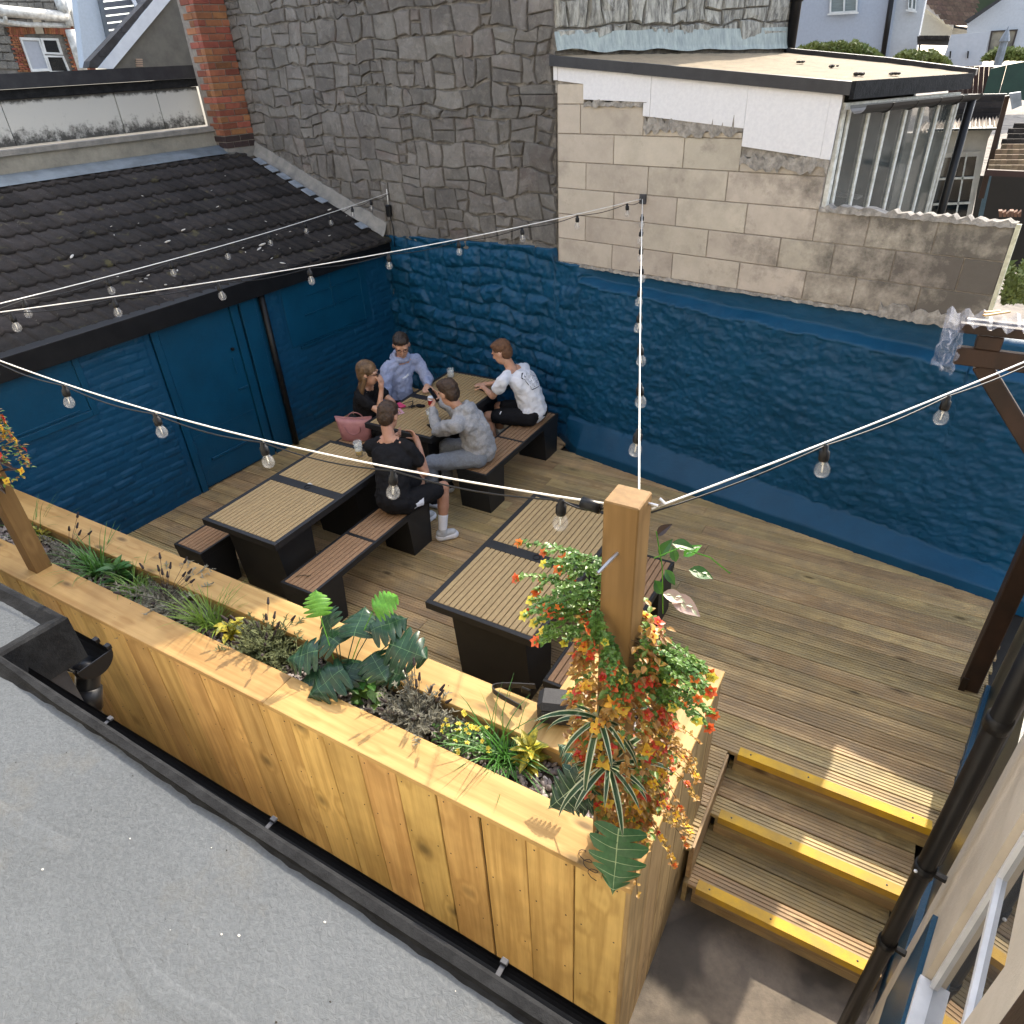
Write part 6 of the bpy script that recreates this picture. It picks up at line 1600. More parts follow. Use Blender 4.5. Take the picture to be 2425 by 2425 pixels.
# big leaves at the foot of the post
bl_ = empty('monstera_leaves', (-.60, 1.50, 1.2), 'dark monstera leaves at the foot of the corner post', 'monstera', 'artificial plants tied to the corner post')
wide = monstera_leaf(1, [L_dark, L_pale], 7, 21, wide=.42, curl=.25)
mleaf(1118, 1455, 0, .17, (-.45, -.6, -.45), par=bl_, mesh=wide, up=(0, -.7, .7), Y=1.50); mleaf(1125, 1500, 0, .13, (-.9, -.4, -.3), par=bl_, mesh=wide, up=(0, -.6, .8), Y=1.49); mleaf(1185, 1450, 1.32, .13, (.8, -.3, .2), par=bl_, mesh=wide); mleaf(1105, 1440, 1.3, .11, (-.9, .1, .2), par=bl_, mesh=wide)
mleaf(1160, 1500, 1.22, .10, (.2, -.9, -.3), par=bl_, mesh=wide)
tl = empty('hanging_monstera_leaf', (-.5, 1.45, 1.2), 'single large green leaf with cream flecks hanging over the planter corner', 'leaf', 'artificial plants tied to the corner post')
fl = monstera_leaf(1, [leafm('green_fleck_leaf', (.05, .15, .055), (.035, .11, .04)), L_pale], 5, 22, wide=.46, curl=.3)
mleaf(1168, 1562, 0, .185, (.12, -.45, -.55), par=tl, mesh=fl, up=(.1, -.75, .6), Y=1.40)
# left post garland
lg = empty('left_flower_garland', (-4.64, 1.55, 2.0), 'red and yellow flower garland at the top of the left post', 'garland'); lg.name = 'post_flower_garland'
fol = MB(); r = random.Random(60)
for i in range(230):
    f = r.random(); z = 2.45-.66*f; a = r.uniform(-pi, pi); wd = .09+.09*f+.03*r.random(); p = Vector((-4.648+wd*cos(a), 1.555+wd*sin(a), z))
    for k in range(5): ovleaf(fol, p+Vector((r.uniform(-.03, .03), r.uniform(-.03, .03), r.uniform(-.03, .03))), (Vector((cos(a), sin(a), 0))+rdir(r, (-.6, .6))).normalized(), r.uniform(.02, .035), .018, n=3, k=0 if r.random() < .6 else 1)
    if i % 2 == 0:
        out = Vector((cos(a), sin(a), .2)).normalized(); link('flower', (FR+FY+FY[:1])[r.randrange(7)], lg, M=frame(p+out*.02-lg.location, out.orthogonal(), out))
for i in range(14):
    a = r.uniform(-1.8, 1.6); d = Vector((cos(a), sin(a), r.uniform(-.3, .5))); b = MB(); ovleaf(b, (0, 0, 0), d, r.uniform(.12, .2), .045, n=6, droop=.4); b.build('leaf', L_bronze, lg, loc=Vector((.05*cos(a), .05*sin(a), r.uniform(-.22, -.05))))
fol.build('foliage', [L_brown, L_euc], lg, loc=rel(lg))
bg_scale = 1.3

# ================================================================ small things on the planter
M_bagf = plain('black_nylon', (.014, .014, .016), (.02, .02, .022), 30, .6, .3, 150, 0, .4)
bgp = onz(1318, 1700, 1.1); bg_ = empty('black_bag', (bgp.x+.0, bgp.y+.02, 1.1), 'small black cross-body bag with its strap looped on the planter cap', 'bag')
b = MB(); b.box((-.075, -.055, 0), (.075, .055, .10), .02); o = b.build('body', M_bagf, bg_, rot=(0, 0, .35)); MB().box((-.06, -.062, .015), (.06, -.054, .075), .006).build('pocket', M_bagf, bg_, rot=(0, 0, .35))
def ribbon(pts, w_, th=.002, up=Z):
    b = MB(); P_ = [Vector(p) for p in pts]; ms = []
    for i, p in enumerate(P_):
        d = (P_[min(i+1, len(P_)-1)]-P_[max(i-1, 0)]).normalized(); s = Vector((0, 0, 1)) if True else up; s = (s-d*s.dot(d)).normalized(); n_ = d.cross(s)
        ms.append([p-s*w_/2-n_*th, p+s*w_/2-n_*th, p+s*w_/2+n_*th, p-s*w_/2+n_*th])
    for i in range(len(ms)-1):
        for j in range(4): b.add([ms[i][j], ms[i][(j+1) % 4], ms[i+1][(j+1) % 4], ms[i+1][j]], [(0, 1, 2, 3)])
    return b
S_ = []
for k in range(15):
    a = pi*k/14; S_.append((-.10-.16*sin(a)-.02, .045-.115*(k/14)*1.0+.0, .05-.03*sin(a)))
ribbon(S_, .025).build('strap', M_bagf, bg_, smooth=True)
MB().box((-.16, -.0, .035), (-.12, .01, .07), .004).build('buckle', M_blackpl, bg_); bg_.scale = (1.3,)*3
wc = empty('curled_wire', (-.66, 1.47, 1.102), 'short curl of dark wire lying at the foot of the corner post', 'wire')
MB().tube([(.0+.02*cos(k*.7)*(1+.02*k)+.004*k, .012*sin(k*.7)-.003*k, .003+.004*sin(k*1.3)**2) for k in range(26)], .0016, 5).build('coil', L_head, wc)
tg = onz(1590, 1655, 1.1); tgo = empty('tangled_black_strap', tg, 'tangle of glossy black strap on the planter wing by the flowers', 'strap'); rr = random.Random(71)
P_ = []; p = Vector((0, 0, .01))
for k in range(60): p = Vector((.028*sin(k*.9)*cos(k*.23), -.03+.055*cos(k*.31)*.8, .012+.018*abs(sin(k*.57)))); P_.append(p)
MB().tube(P_, .0035, 5).build('strap_coil', M_blackpl, tgo, smooth=True)

# ================================================================ people
def tcap(b, A, B_, ra, rb, n=14, k=0):
    A, B_ = Vector(A), Vector(B_); d = B_-A; L = d.length; d = d/L if L > 1e-6 else Vector((0, 0, 1)); a = d.orthogonal().normalized(); c_ = d.cross(a)
    rings = [(-ra*.97, ra*.24), (-ra*.72, ra*.70), (-ra*.3, ra*.95), (0, ra), (L*.33, ra*.67+rb*.33), (L*.67, ra*.33+rb*.67), (L, rb), (L+rb*.3, rb*.95), (L+rb*.72, rb*.70), (L+rb*.97, rb*.24)]
    vs = []
    for h, r_ in rings:
        for i in range(n): t_ = 2*pi*i/n; vs.append(A+d*h+(a*cos(t_)+c_*sin(t_))*r_)
    fs = []
    for j in range(len(rings)-1):
        for i in range(n): i2 = (i+1) % n; fs.append((j*n+i, j*n+i2, (j+1)*n+i2, (j+1)*n+i))
    fs += [tuple(range(n))[::-1], tuple((len(rings)-1)*n+i for i in range(n))]
    b.add(vs, fs, k)
def ell(b, c, r, F=None, n=16, m=10):
    """ellipsoid radii r=(side, forward, up) in frame F=(side, fwd, up)"""
    c = Vector(c); F = F or (Vector((1, 0, 0)), Vector((0, 1, 0)), Z); vs = []; fs = []
    for j in range(1, m):
        p = pi*j/m
        for i in range(n): t_ = 2*pi*i/n; vs.append(c+F[0]*(r[0]*sin(p)*cos(t_))+F[1]*(r[1]*sin(p)*sin(t_))-F[2]*(r[2]*cos(p)))
    q = len(vs); vs += [c-F[2]*r[2], c+F[2]*r[2]]
    for j in range(m-2):
        for i in range(n): i2 = (i+1) % n; fs.append((j*n+i, j*n+i2, (j+1)*n+i2, (j+1)*n+i))
    for i in range(n): i2 = (i+1) % n; fs.append((q, i2, i)); fs.append((q+1, (m-2)*n+i, (m-2)*n+i2))
    b.add(vs, fs)
CLOUD = bpy.data.textures.new('cloth_folds', 'CLOUDS'); CLOUD.noise_scale = .065; CLOUD.noise_depth = 2
HAIRT = bpy.data.textures.new('hair_clumps', 'CLOUDS'); HAIRT.noise_scale = .02; HAIRT.noise_depth = 2
def skinned(b, name, mat, parent, vox=.009, smooth=4, disp=0, tex=None):
    o = b.build(name, mat, parent, loc=rel(parent))
    m = o.modifiers.new('union', 'REMESH'); m.mode = 'VOXEL'; m.voxel_size = vox; m.use_smooth_shade = True
    if smooth: s = o.modifiers.new('soft', 'SMOOTH'); s.iterations = smooth; s.factor = .5
    if disp: d_ = o.modifiers.new('folds', 'DISPLACE'); d_.texture = tex or CLOUD; d_.strength = disp; d_.mid_level = .5; d_.texture_coords = 'LOCAL'
    return o
def skinmat(name, c): 
    t = NT(name); v = t.coords((1, 1, 1)); t.done(t.mix(t.ramp(t.noise(v, 12, 4, .6), (.4, 0.), (.7, 1.)), c, tuple(x*y for x, y in zip(c, (.9, .78, .72)))), .5, .4)
    t.b.inputs['Subsurface Weight'].default_value = .08; t.b.inputs['Subsurface Radius'].default_value = (.02, .008, .005); return t.m
SK1 = skinmat('light_skin', (.50, .29, .20)); SK2 = skinmat('tanned_skin', (.40, .22, .15))
def cloth(name, c, c2=None, r_=.9, sc=60): return plain(name, c, c2 or tuple(x*.85 for x in c), sc, r_, .4, 220, 0, .15)
C_black = cloth('black_cotton', (.011, .011, .013)); C_grey = cloth('heather_grey_jersey', (.33, .33, .34), (.26, .26, .27)); C_greyp = cloth('grey_jogger_jersey', (.20, .215, .24), (.16, .17, .19)); C_white = cloth('white_cotton', (.68, .69, .74), (.64, .65, .70)); C_lil = cloth('pale_blue_grey_jersey', (.31, .35, .50), (.26, .295, .43))
H_brown = plain('brown_hair', (.055, .030, .016), (.026, .014, .008), 30, .6, 1, 90, stretch=(1, 1, .2)); H_dark = plain('dark_brown_hair', (.03, .018, .011), (.014, .009, .006), 30, .55, 1, 90); H_gin = plain('ginger_brown_hair', (.14, .065, .03), (.08, .038, .02), 40, .7, .8, 110); H_long = plain('long_light_brown_hair', (.20, .115, .055), (.075, .042, .02), 16, .5, 1, 60, stretch=(1, 1, .15))
M_eye = plain('dark_eye', (.01, .008, .008), None, 5, .2)
def hand(b, wr, d, n_, r=1, curl=.5, spread=.35, thumb=1):
    """palm + five jointed fingers; d = direction of the hand, n_ = palm normal (fingers curl towards it)"""
    wr = Vector(wr); d = Vector(d).normalized(); n_ = Vector(n_); n_ = (n_-d*n_.dot(d)).normalized(); s = d.cross(n_)
    tcap(b, wr, wr+d*.035, .025*r, .030*r); pc_ = wr+d*.055
    for f in (-.018, -.006, .006, .018): tcap(b, wr+d*.02+s*f, wr+d*.085+s*f*1.35, .0125, .0115, 8)
    for i, (off, L) in enumerate(((-.028, .062), (-.0095, .074), (.0095, .070), (.028, .055))):
        p = wr+d*.088+s*off; dd = (d+s*off*spread*8).normalized()
        for k, (fl, cu) in enumerate(((.45, .5), (.32, .9), (.23, .8))):
            dd = (dd+n_*curl*cu*(.8+.1*i)).normalized(); q = p+dd*L*fl; tcap(b, p, q, .0092-.0008*k, .0086-.0009*k, 8); p = q
    p = wr+d*.03+s*.026*(-thumb); dd = (d*.6-s*thumb*.8+n_*.35).normalized()
    for L, ra in ((.038, .0115), (.030, .0098), (.022, .0085)): q = p+dd*L; tcap(b, p, q, ra, ra*.92, 8); p = q; dd = (dd+d*.25+n_*curl*.5).normalized()
def person(label, pel, chest, neck, head, look, shR, shL, elR, wrR, elL, wrL, hipR, hipL, knR, anR, knL, anL, skin, hr=0, handR=None, handL=None, kind='tee', top=None, bottom=None, legs='shorts', hair=None, hairstyle='short', sc=1, footR=None, footL=None, shoe=None, tilt=Z):
    V = Vector; P = {k: V(v) for k, v in dict(pel=pel, chest=chest, neck=neck, head=head, shR=shR, shL=shL, elR=elR, wrR=wrR, elL=elL, wrL=wrL, hipR=hipR, hipL=hipL, knR=knR, anR=anR, knL=knL, anL=anL).items()}
    o = empty('person', (P['pel'].x, P['pel'].y, 0), label, 'person')
    acr = (P['shL']-P['shR']).normalized(); upv = (P['neck']-P['pel']).normalized(); fw = upv.cross(acr).normalized()*1
    # facing: right x up -> forward ; right = -acr
    fw = (-acr).cross(upv).normalized()*-1
    lk = V(look).normalized(); side = lk.cross(tilt).normalized(); hu = side.cross(lk).normalized(); lk *= 1.12; side *= 1.12; hu *= 1.12; HF = (side, lk, hu); h = P['head']
    b = MB()
    ell(b, h+hu*.022-lk*.010, (.074, .092, .090), HF); ell(b, h-hu*.035+lk*.018, (.062, .070, .075), HF); tcap(b, h-hu*.078+lk*.045-side*.014, h-hu*.078+lk*.045+side*.014, .024, .024)
    tcap(b, h+lk*.083+hu*.012, h+lk*.100-hu*.022, .009, .0135, 8); ell(b, h-hu*.048+lk*.078, (.024, .010, .010), HF)
    for s in (1, -1): ell(b, h+side*.077*s-hu*.005-lk*.008, (.008, .017, .029), HF); ell(b, h+side*.031*s+lk*.072+hu*.030, (.022, .014, .009), HF)
    tcap(b, P['neck']-upv*.02, h-hu*.07-lk*.012, .056*sc, .052*sc)
    tcap(b, P['pel'], P['chest'], .125*sc, .13*sc); ell(b, P['chest']+upv*.08, (.16*sc, .095*sc, .13), (acr, fw, upv))
    tcap(b, P['shR'].lerp(P['neck'], .7), P['shR'], .055, .05*sc); tcap(b, P['shL'].lerp(P['neck'], .7), P['shL'], .055, .05*sc)
    for S in 'RL':
        tcap(b, P['sh'+S], P['el'+S], .048*sc, .037*sc); tcap(b, P['el'+S], P['wr'+S], .039*sc, .026*sc)
        tcap(b, P['hip'+S], P['kn'+S], .085*sc, .056*sc); ell(b, P['kn'+S], (.056*sc,)*3); K, A_ = P['kn'+S], P['an'+S]; tcap(b, K, K.lerp(A_, .45), .053*sc, .056*sc); tcap(b, K.lerp(A_, .35), A_, .056*sc, .034*sc)
        hd = handR if S == 'R' else handL
        if hd: hand(b, P['wr'+S], hd[0], hd[1], 1, hd[2] if len(hd) > 2 else .5, thumb=1 if S == 'R' else -1)
    skinned(b, 'body', skin, o, .0065, 3)
    # eyes & brows
    eb = MB()
    for s in (1, -1): ell(eb, h+side*.031*s+lk*.0865+hu*.016, (.010, .005, .005), HF, 8, 6)
    eb.build('eyes', M_eye, o, loc=rel(o), smooth=True)
    # hair
    hb_ = MB()
    if hairstyle in ('short', 'fade'):
        ell(hb_, h+hu*.045-lk*.020, (.079, .093, .082), HF); ell(hb_, h-lk*.045+hu*.005, (.074, .062, .085), HF)
        if hairstyle == 'short': ell(hb_, h+hu*.085+lk*.028, (.068, .058, .040), HF)
        else: ell(hb_, h+hu*.088+lk*.015, (.064, .062, .030), HF)
    else:
        ell(hb_, h+hu*.040-lk*.020, (.084, .098, .088), HF); ell(hb_, h-lk*.045, (.082, .062, .10), HF)
        for i in range(15):
            f = -1+2*i/14; p0_ = h+side*.078*f*-1-lk*(.055-.045*abs(f))-hu*.02; p1_ = p0_-Z*.14-fw*.03+side*-f*.012-lk*.02; p2_ = p1_-Z*(.16-.03*abs(f))+V((.010*sin(i*3), .012*cos(i*5), 0))-fw*.02
            tcap(hb_, p0_, p1_, .024, .021, 8); tcap(hb_, p1_, p2_, .021, .008, 8)
    skinned(hb_, 'hair', hair, o, .007, 2, .014, HAIRT)
    # top
    t_ = MB(); g = .022 if kind == 'tee' else .034
    ell(t_, P['chest']+upv*.07, (.175*sc+g*.5, .108*sc+g*.5, .15), (acr, fw, upv)); tcap(t_, P['pel']+upv*.02-fw*.0, P['chest'], .135*sc+g*.7, .135*sc+g*.5); ell(t_, P['pel']+upv*.03, (.165*sc+g*.4, .125*sc+g*.5, .10), (acr, fw, upv))
    for S in 'RL':
        n_ = P['neck'].lerp(P['sh'+S], .45); tcap(t_, n_, P['sh'+S], .050+g*.4, .056*sc+g*.5)
        if kind == 'tee': q = P['sh'+S].lerp(P['el'+S], .5); tcap(t_, P['sh'+S], q, .060*sc+g*.4, .056*sc+g*.5)
        else:
            tcap(t_, P['sh'+S], P['el'+S], .060*sc+g*.4, .052*sc+g*.5); ell(t_, P['el'+S], (.058*sc+g*.3,)*3); tcap(t_, P['el'+S], P['el'+S].lerp(P['wr'+S], .97), .050*sc+g*.5, .036*sc+g*.2)
    if kind == 'hood':
        c_ = P['neck']+upv*.015
        for i in range(12): a = 2*pi*i/12; a2 = 2*pi*(i+1)/12; f = lambda a: c_+acr*(.078*cos(a))+fw*(.070*sin(a)-.012)+upv*(.018-.018*sin(a)); tcap(t_, f(a), f(a2), .028, .028, 8)
        ell(t_, c_-fw*.085-upv*.035, (.095, .055, .075), (acr, fw, upv)); tcap(t_, c_-fw*.09+acr*.05, c_-fw*.09-acr*.05-upv*.01, .035, .035)
    topo = skinned(t_, 'hoodie' if kind == 'hood' else 't_shirt', top, o, .011, 3, .042 if kind == 'hood' else .034)
    # bottoms
    q_ = MB(); ell(q_, P['pel']-upv*.01, (.175*sc, .14*sc, .11), (acr, fw, upv))
    for S in 'RL':
        e = .78 if legs == 'shorts' else 1; K = P['hip'+S].lerp(P['kn'+S], e); tcap(q_, P['hip'+S], K, .105*sc, .083*sc if legs == 'shorts' else .078*sc)
        if legs != 'shorts': ell(q_, P['kn'+S], (.076*sc,)*3); tcap(q_, P['kn'+S], P['an'+S].lerp(P['kn'+S], .12), .076*sc, .056*sc)
    skinned(q_, 'shorts' if legs == 'shorts' else 'trousers', bottom, o, .011, 3, .022)
    for S, ft in (('R', footR), ('L', footL)):
        if ft is None: continue
        A_ = P['an'+S]; T_ = V(ft); fd = (T_-A_); fd.z = 0; fd.normalize(); z0 = A_.z-.075
        s_ = MB(); tcap(s_, A_-Z*.035-fd*.025, V((T_.x, T_.y, z0+.034))-fd*.02, .044, .036); tcap(s_, A_+Z*.005, A_-Z*.04, .043, .047); so_ = skinned(s_, 'shoe', shoe or C_black, o, .006, 2)
        sl_ = MB(); c1, c2 = V((A_.x, A_.y, z0))-fd*.03, V((T_.x, T_.y, z0)); tcap(sl_, c1+Z*.008, c2+Z*.008-fd*.01, .046, .043); link('sole', sl_.mesh('sole', C_white), so_, loc=rel(o)-so_.location); bpy.data.objects[so_.name]
        if legs == 'shorts': k_ = MB(); tcap(k_, A_+Z*.01, A_.lerp(P['kn'+S], .34), .040, .050); skinned(k_, 'sock', C_white, o, .007, 2, .004)
    return o, P, (acr, fw, upv), HF, topo
pA = person('man in black T-shirt and shorts seen from behind on the bench end, chin on hand', (-3.60, 3.90, .58), (-3.66, 4.00, .84), (-3.74, 4.12, 1.05), (-3.80, 4.21, 1.215), (-.15, .98, -.5), (-3.56, 4.14, .98), (-3.90, 4.05, .98),
    (-3.46, 4.20, .74), (-3.60, 4.32, .96), (-4.00, 4.18, .79), (-3.88, 4.36, .93), (-3.52, 3.94, .55), (-3.69, 3.97, .55), (-3.40, 4.36, .52), (-3.38, 4.25, .11), (-3.72, 4.42, .53), (-3.70, 4.32, .11), SK2,
    handR=((-.55, .1, .75), (-.5, -.6, .2), .9), handL=((.6, -.1, .5), (0, -.5, .5), .9), top=C_black, bottom=C_black, hair=H_brown, hairstyle='fade', footR=(-3.30, 4.33, .03), footL=(-3.68, 4.50, .03), shoe=plain('pale_grey_shoe', (.45, .46, .48), (.33, .34, .36), 18, .6))
pB = person('young man in heather grey hoodie and joggers leaning on the table using a phone', (-3.40, 5.02, .58), (-3.44, 4.98, .83), (-3.53, 4.93, 1.02), (-3.62, 4.88, 1.20), (-.9, .2, -.38), (-3.55, 5.11, .95), (-3.47, 4.75, .95),
    (-3.80, 5.20, .84), (-3.93, 5.14, .95), (-3.76, 4.84, .80), (-3.93, 5.00, .92), (-3.42, 5.11, .55), (-3.38, 4.92, .55), (-3.82, 5.02, .53), (-3.84, 5.0, .11), (-3.76, 4.66, .53), (-3.79, 4.68, .11), SK1,
    handR=((-.4, .1, .5), (-.1, -.8, 0), .7), handL=((-.2, .6, .4), (.1, .6, 0), .7), kind='hood', top=C_grey, bottom=C_greyp, legs='long', hair=H_brown, footR=(-3.98, 5.0, .03), footL=(-3.93, 4.66, .03), shoe=C_black)
pC = person('ginger-haired man in white T-shirt with square back print leaning on the table', (-3.35, 6.02, .58), (-3.42, 6.00, .85), (-3.56, 5.95, 1.05), (-3.655, 5.92, 1.23), (-.93, -.12, -.42), (-3.52, 6.14, .99), (-3.56, 5.75, .99),
    (-3.76, 6.16, .80), (-3.92, 6.03, .79), (-3.70, 5.76, .80), (-3.90, 5.92, .79), (-3.42, 6.11, .55), (-3.36, 5.92, .55), (-3.82, 6.06, .53), (-3.82, 6.05, .11), (-3.80, 5.80, .53), (-3.78, 5.86, .11), SK1,
    handR=((-.8, -.4, 0), (0, 0, -1), .3), handL=((-.7, .5, 0), (0, 0, -1), .3), top=C_white, bottom=C_black, hair=H_gin, hairstyle='fade', footR=(-3.95, 6.05, .03), footL=(-3.92, 5.82, .03), shoe=C_black)
pD = person('young man with glasses in pale blue-grey hoodie facing the camera in the blue corner', (-4.90, 5.66, .58), (-4.87, 5.67, .86), (-4.80, 5.67, 1.07), (-4.74, 5.63, 1.25), (.62, -.72, -.42), (-4.88, 5.50, 1.00), (-4.74, 5.86, 1.00),
    (-4.86, 5.38, .74), (-4.70, 5.22, .58), (-4.62, 5.86, .80), (-4.52, 5.72, .80), (-4.93, 5.56, .55), (-4.86, 5.76, .55), (-4.50, 5.50, .53), (-4.48, 5.5, .11), (-4.44, 5.72, .53), (-4.44, 5.72, .11), SK1,
    handR=((.5, -.5, -.3), (0, 0, -1), .5), handL=((.3, -.6, 0), (0, 0, -1), .6), kind='hood', top=C_lil, bottom=C_black, legs='long', hair=H_dark, footR=(-4.35, 5.5, .03), footL=(-4.3, 5.72, .03))
pE = person('woman with long light brown hair in black T-shirt resting her chin on her hand', (-4.92, 5.10, .57), (-4.88, 5.09, .80), (-4.80, 5.06, .98), (-4.73, 5.04, 1.15), (.86, .42, -.15), (-4.79, 4.93, .92), (-4.83, 5.22, .92),
    (-4.60, 4.97, .78), (-4.60, 5.06, 1.00), (-4.62, 5.22, .78), (-4.52, 5.10, .80), (-4.92, 5.02, .54), (-4.93, 5.18, .54), (-4.52, 5.00, .52), (-4.50, 5.0, .11), (-4.52, 5.18, .52), (-4.5, 5.18, .11), SK1,
    handR=((.0, .05, .9), (-.9, 0, 0), .9), handL=((.4, -.6, 0), (0, 0, -1), .5), top=C_black, bottom=C_black, legs='long', hair=H_long, hairstyle='long', sc=.87, footR=(-4.36, 5.0, .03), footL=(-4.36, 5.18, .03))
# glasses and sunglasses
def specs(pp, mat, dark=False):
    o, P, T_, HF, _ = pp; h = P['head']; s, l, u = HF; b = MB(); c = h+l*.098+u*.016
    for k in (1, -1):
        cc = c+s*.031*k; b.tube([cc+s*.022*cos(a)+u*.018*sin(a) for a in [2*pi*i/14 for i in range(15)]], .0022, 5, False)
        b.tube([c+s*.053*k+u*.004, h+s*.080*k+u*.006], .002, 5)
    b.tube([c-s*.009, c+s*.009], .002, 5); g = b.build('glasses', M_blackpl, o, loc=rel(o))
specs(pD, M_blackpl); specs(pE, M_blackpl)
sg = MB(); o_, P_, T_, HF, _ = pE
for k in (1, -1): ell(sg, P_['head']+HF[1]*.098+HF[2]*.016+HF[0]*.031*k, (.024, .004, .020), HF, 10, 6)
sg.build('sunglass_lenses', M_blackpl, o_, loc=rel(o_), smooth=True)
# printed square on the white shirt
def patch(pp, name, c, u, v, w_, h_, n, mat, off=.004, par=None, target=None):
    o, P, T_, HF, topo = pp; N_ = 14; u = Vector(u).normalized(); v = Vector(v).normalized(); nv = u.cross(v); b = MB(); vs = []
    for j in range(N_+1):
        for i in range(N_+1): vs.append(Vector(c)+u*w_*(i/N_-.5)+v*h_*(j/N_-.5)-o.location)
    fs = [(j*(N_+1)+i, j*(N_+1)+i+1, (j+1)*(N_+1)+i+1, (j+1)*(N_+1)+i) for j in range(N_) for i in range(N_)]
    me = MB().add(vs, fs).mesh(name, mat, True); uvl = me.uv_layers.new(name='UVMap')
    for p in me.polygons:
        for li in p.loop_indices: vi = me.loops[li].vertex_index; uvl.data[li].uv = ((vi % (N_+1))/N_, (vi//(N_+1))/N_)
    q = link(name, me, o); m = q.modifiers.new('wrap', 'SHRINKWRAP'); m.target = target or topo; m.wrap_method = 'PROJECT'; m.use_negative_direction = True; m.use_positive_direction = True; m.use_project_x = m.use_project_y = m.use_project_z = False; m.project_limit = .2
    m.wrap_method = 'NEAREST_SURFACEPOINT'; m.wrap_mode = 'ABOVE_SURFACE'; m.offset = off; return q
t = NT('shirt_back_print'); tc = t.n('TexCoord'); sx = t.n('SeparateXYZ'); t.l(tc.outputs['UV'], sx.inputs[0])
def edge_(o_): return t.math('MINIMUM', o_, t.math('SUBTRACT', 1.0, o_))
em = t.math('MINIMUM', edge_(sx.outputs[0]), edge_(sx.outputs[1])); bord = t.math('LESS_THAN', em, .035)
nz_ = t.noise(tc.outputs['UV'], 5.5, 1, .4, 1.4); sq = t.math('LESS_THAN', t.math('ABSOLUTE', t.math('SUBTRACT', t.math('FRACT', t.math('MULTIPLY', nz_, 7)), .5)), .13)
ins = t.math('GREATER_THAN', em, .09); k = t.math('MAXIMUM', bord, t.math('MULTIPLY', sq, ins)); t.oi = None
t.done(t.mix(k, (.66, .67, .72), (.02, .03, .05)), .85, .2)
acr, fw, upv = pC[2]; P_ = pC[1]; patch(pC, 'back_print', P_['chest']+upv*.09-fw*.16, acr, upv, .23, .24, 0, t.m)
t = NT('hoodie_chest_logo'); tc = t.n('TexCoord'); sx = t.n('SeparateXYZ'); t.l(tc.outputs['UV'], sx.inputs[0]); nz_ = t.noise(tc.outputs['UV'], 9, 2, .5); t.oi = None
t.done(t.mix(t.math('GREATER_THAN', nz_, .55), (.66, .68, .72), (.42, .46, .58)), .8, .2)
acr, fw, upv = pD[2]; P_ = pD[1]; patch(pD, 'chest_logo', P_['chest']+upv*.08+fw*.16, acr, upv, .11, .030, 0, t.m)
P_ = pA[1]; sh_o = [c for c in pA[0].children if c.name.startswith('shorts')][0]; patch(pA, 'white_shorts_panel', P_['hipR'].lerp(P_['knR'], .22)+Vector((.12, -.04, .0)), (-.2, .95, 0), (0, .2, 1), .11, .075, 0, C_white, target=sh_o)
P_ = pC[1]; sh_o = [c for c in pC[0].children if c.name.startswith('shorts')][0]
q = patch(pC, 'white_tick_mark', P_['hipL'].lerp(P_['knL'], .62)+Vector((.0, -.06, .07)), (0, 1, .4), (-.9, 0, .3), .045, .012, 0, C_white, target=sh_o)

# ================================================================ things on the tables
M_gl = NT('clear_glass'); M_gl.coords(); M_gl.done((.75, .8, .8), .03, 1.); M_gl.b.inputs['Alpha'].default_value = .28; M_gl = M_gl.m
M_beer = NT('golden_lager'); M_beer.coords(); M_beer.done((.45, .30, .03), .1, .5); M_beer.b.inputs['Alpha'].default_value = .85; M_beer = M_beer.m
M_foam = plain('beer_foam', (.75, .72, .62), None, 30, .8)
def pint(px, py, z, label, fill=.5, h=.145, r0=.030, r1=.042, cat='glass'):
    p = onz(px, py, z); o = empty('beer_glass', p, label, cat, 'drinking glasses on the tables')
    MB().lathe([(.001, .002), (r0, .002), (r1, h), (r1-.002, h), (r0-.003, .012), (.001, .012)], 20).build('glass', M_gl, o, smooth=True)
    if fill:
        f = fill*h; rr_ = r0+(r1-r0)*f/h-.003
        MB().lathe([(.001, .013), (r0-.004, .013), (rr_, f), (.001, f)], 20).build('beer', M_beer, o, smooth=True); MB().lathe([(.001, f+.001), (rr_, f+.001), (rr_, f+.010), (.001, f+.012)], 20).build('foam', M_foam, o, smooth=True)
pint(1021, 1000, .745, 'half-full lager glass in front of the grey hoodie man', .62)
pint(1068, 893, .745, 'nearly empty rounded tumbler at the far edge of the farthest table', .0, .10, .034, .042)
pint(852, 1080, .745, 'third-full pint glass on the left picnic table behind the man in black', .4, .15)
o = empty('drink_can', onz(1021, 958, .745), 'small red and white drink can by the phone hands', 'drink can'); MB().lathe([(.001, 0), (.028, 0), (.03, .006), (.03, .055)], 16).build('lower_body', plain('red_can', (.35, .02, .02), None, 5, .35), o, smooth=True); MB().lathe([(.03, .0551), (.03, .085), (.026, .092), (.001, .092)], 16).build('upper_body', M_wfr, o, smooth=True)
def flat(name, px, py, w_, l_, th, a, mat, label, cat, z=.746, parts=None):
    p = onz(px, py, z); o = empty(name, p, label, cat); o.rotation_euler = (0, 0, a); MB().box((-w_/2, -l_/2, 0), (w_/2, l_/2, th), .002).build(parts or 'case', mat, o); return o
M_scr = plain('black_phone_glass', (.008, .008, .01), None, 5, .1)
flat('phone', 1150, 925, .072, .15, .009, 1.2, M_scr, 'black phone lying beside the white T-shirt man\'s arm', 'phone')
flat('phone', 1032, 1006, .09, .16, .010, -.5, M_scr, 'black wallet-style phone beside the beer glass on the near table edge', 'phone')
flat('leaflet', 942, 975, .10, .15, .003, 1.0, plain('white_pink_paper', (.65, .52, .56), (.62, .25, .32), 18, .7), 'white and pink paper card near the woman\'s elbow', 'card')
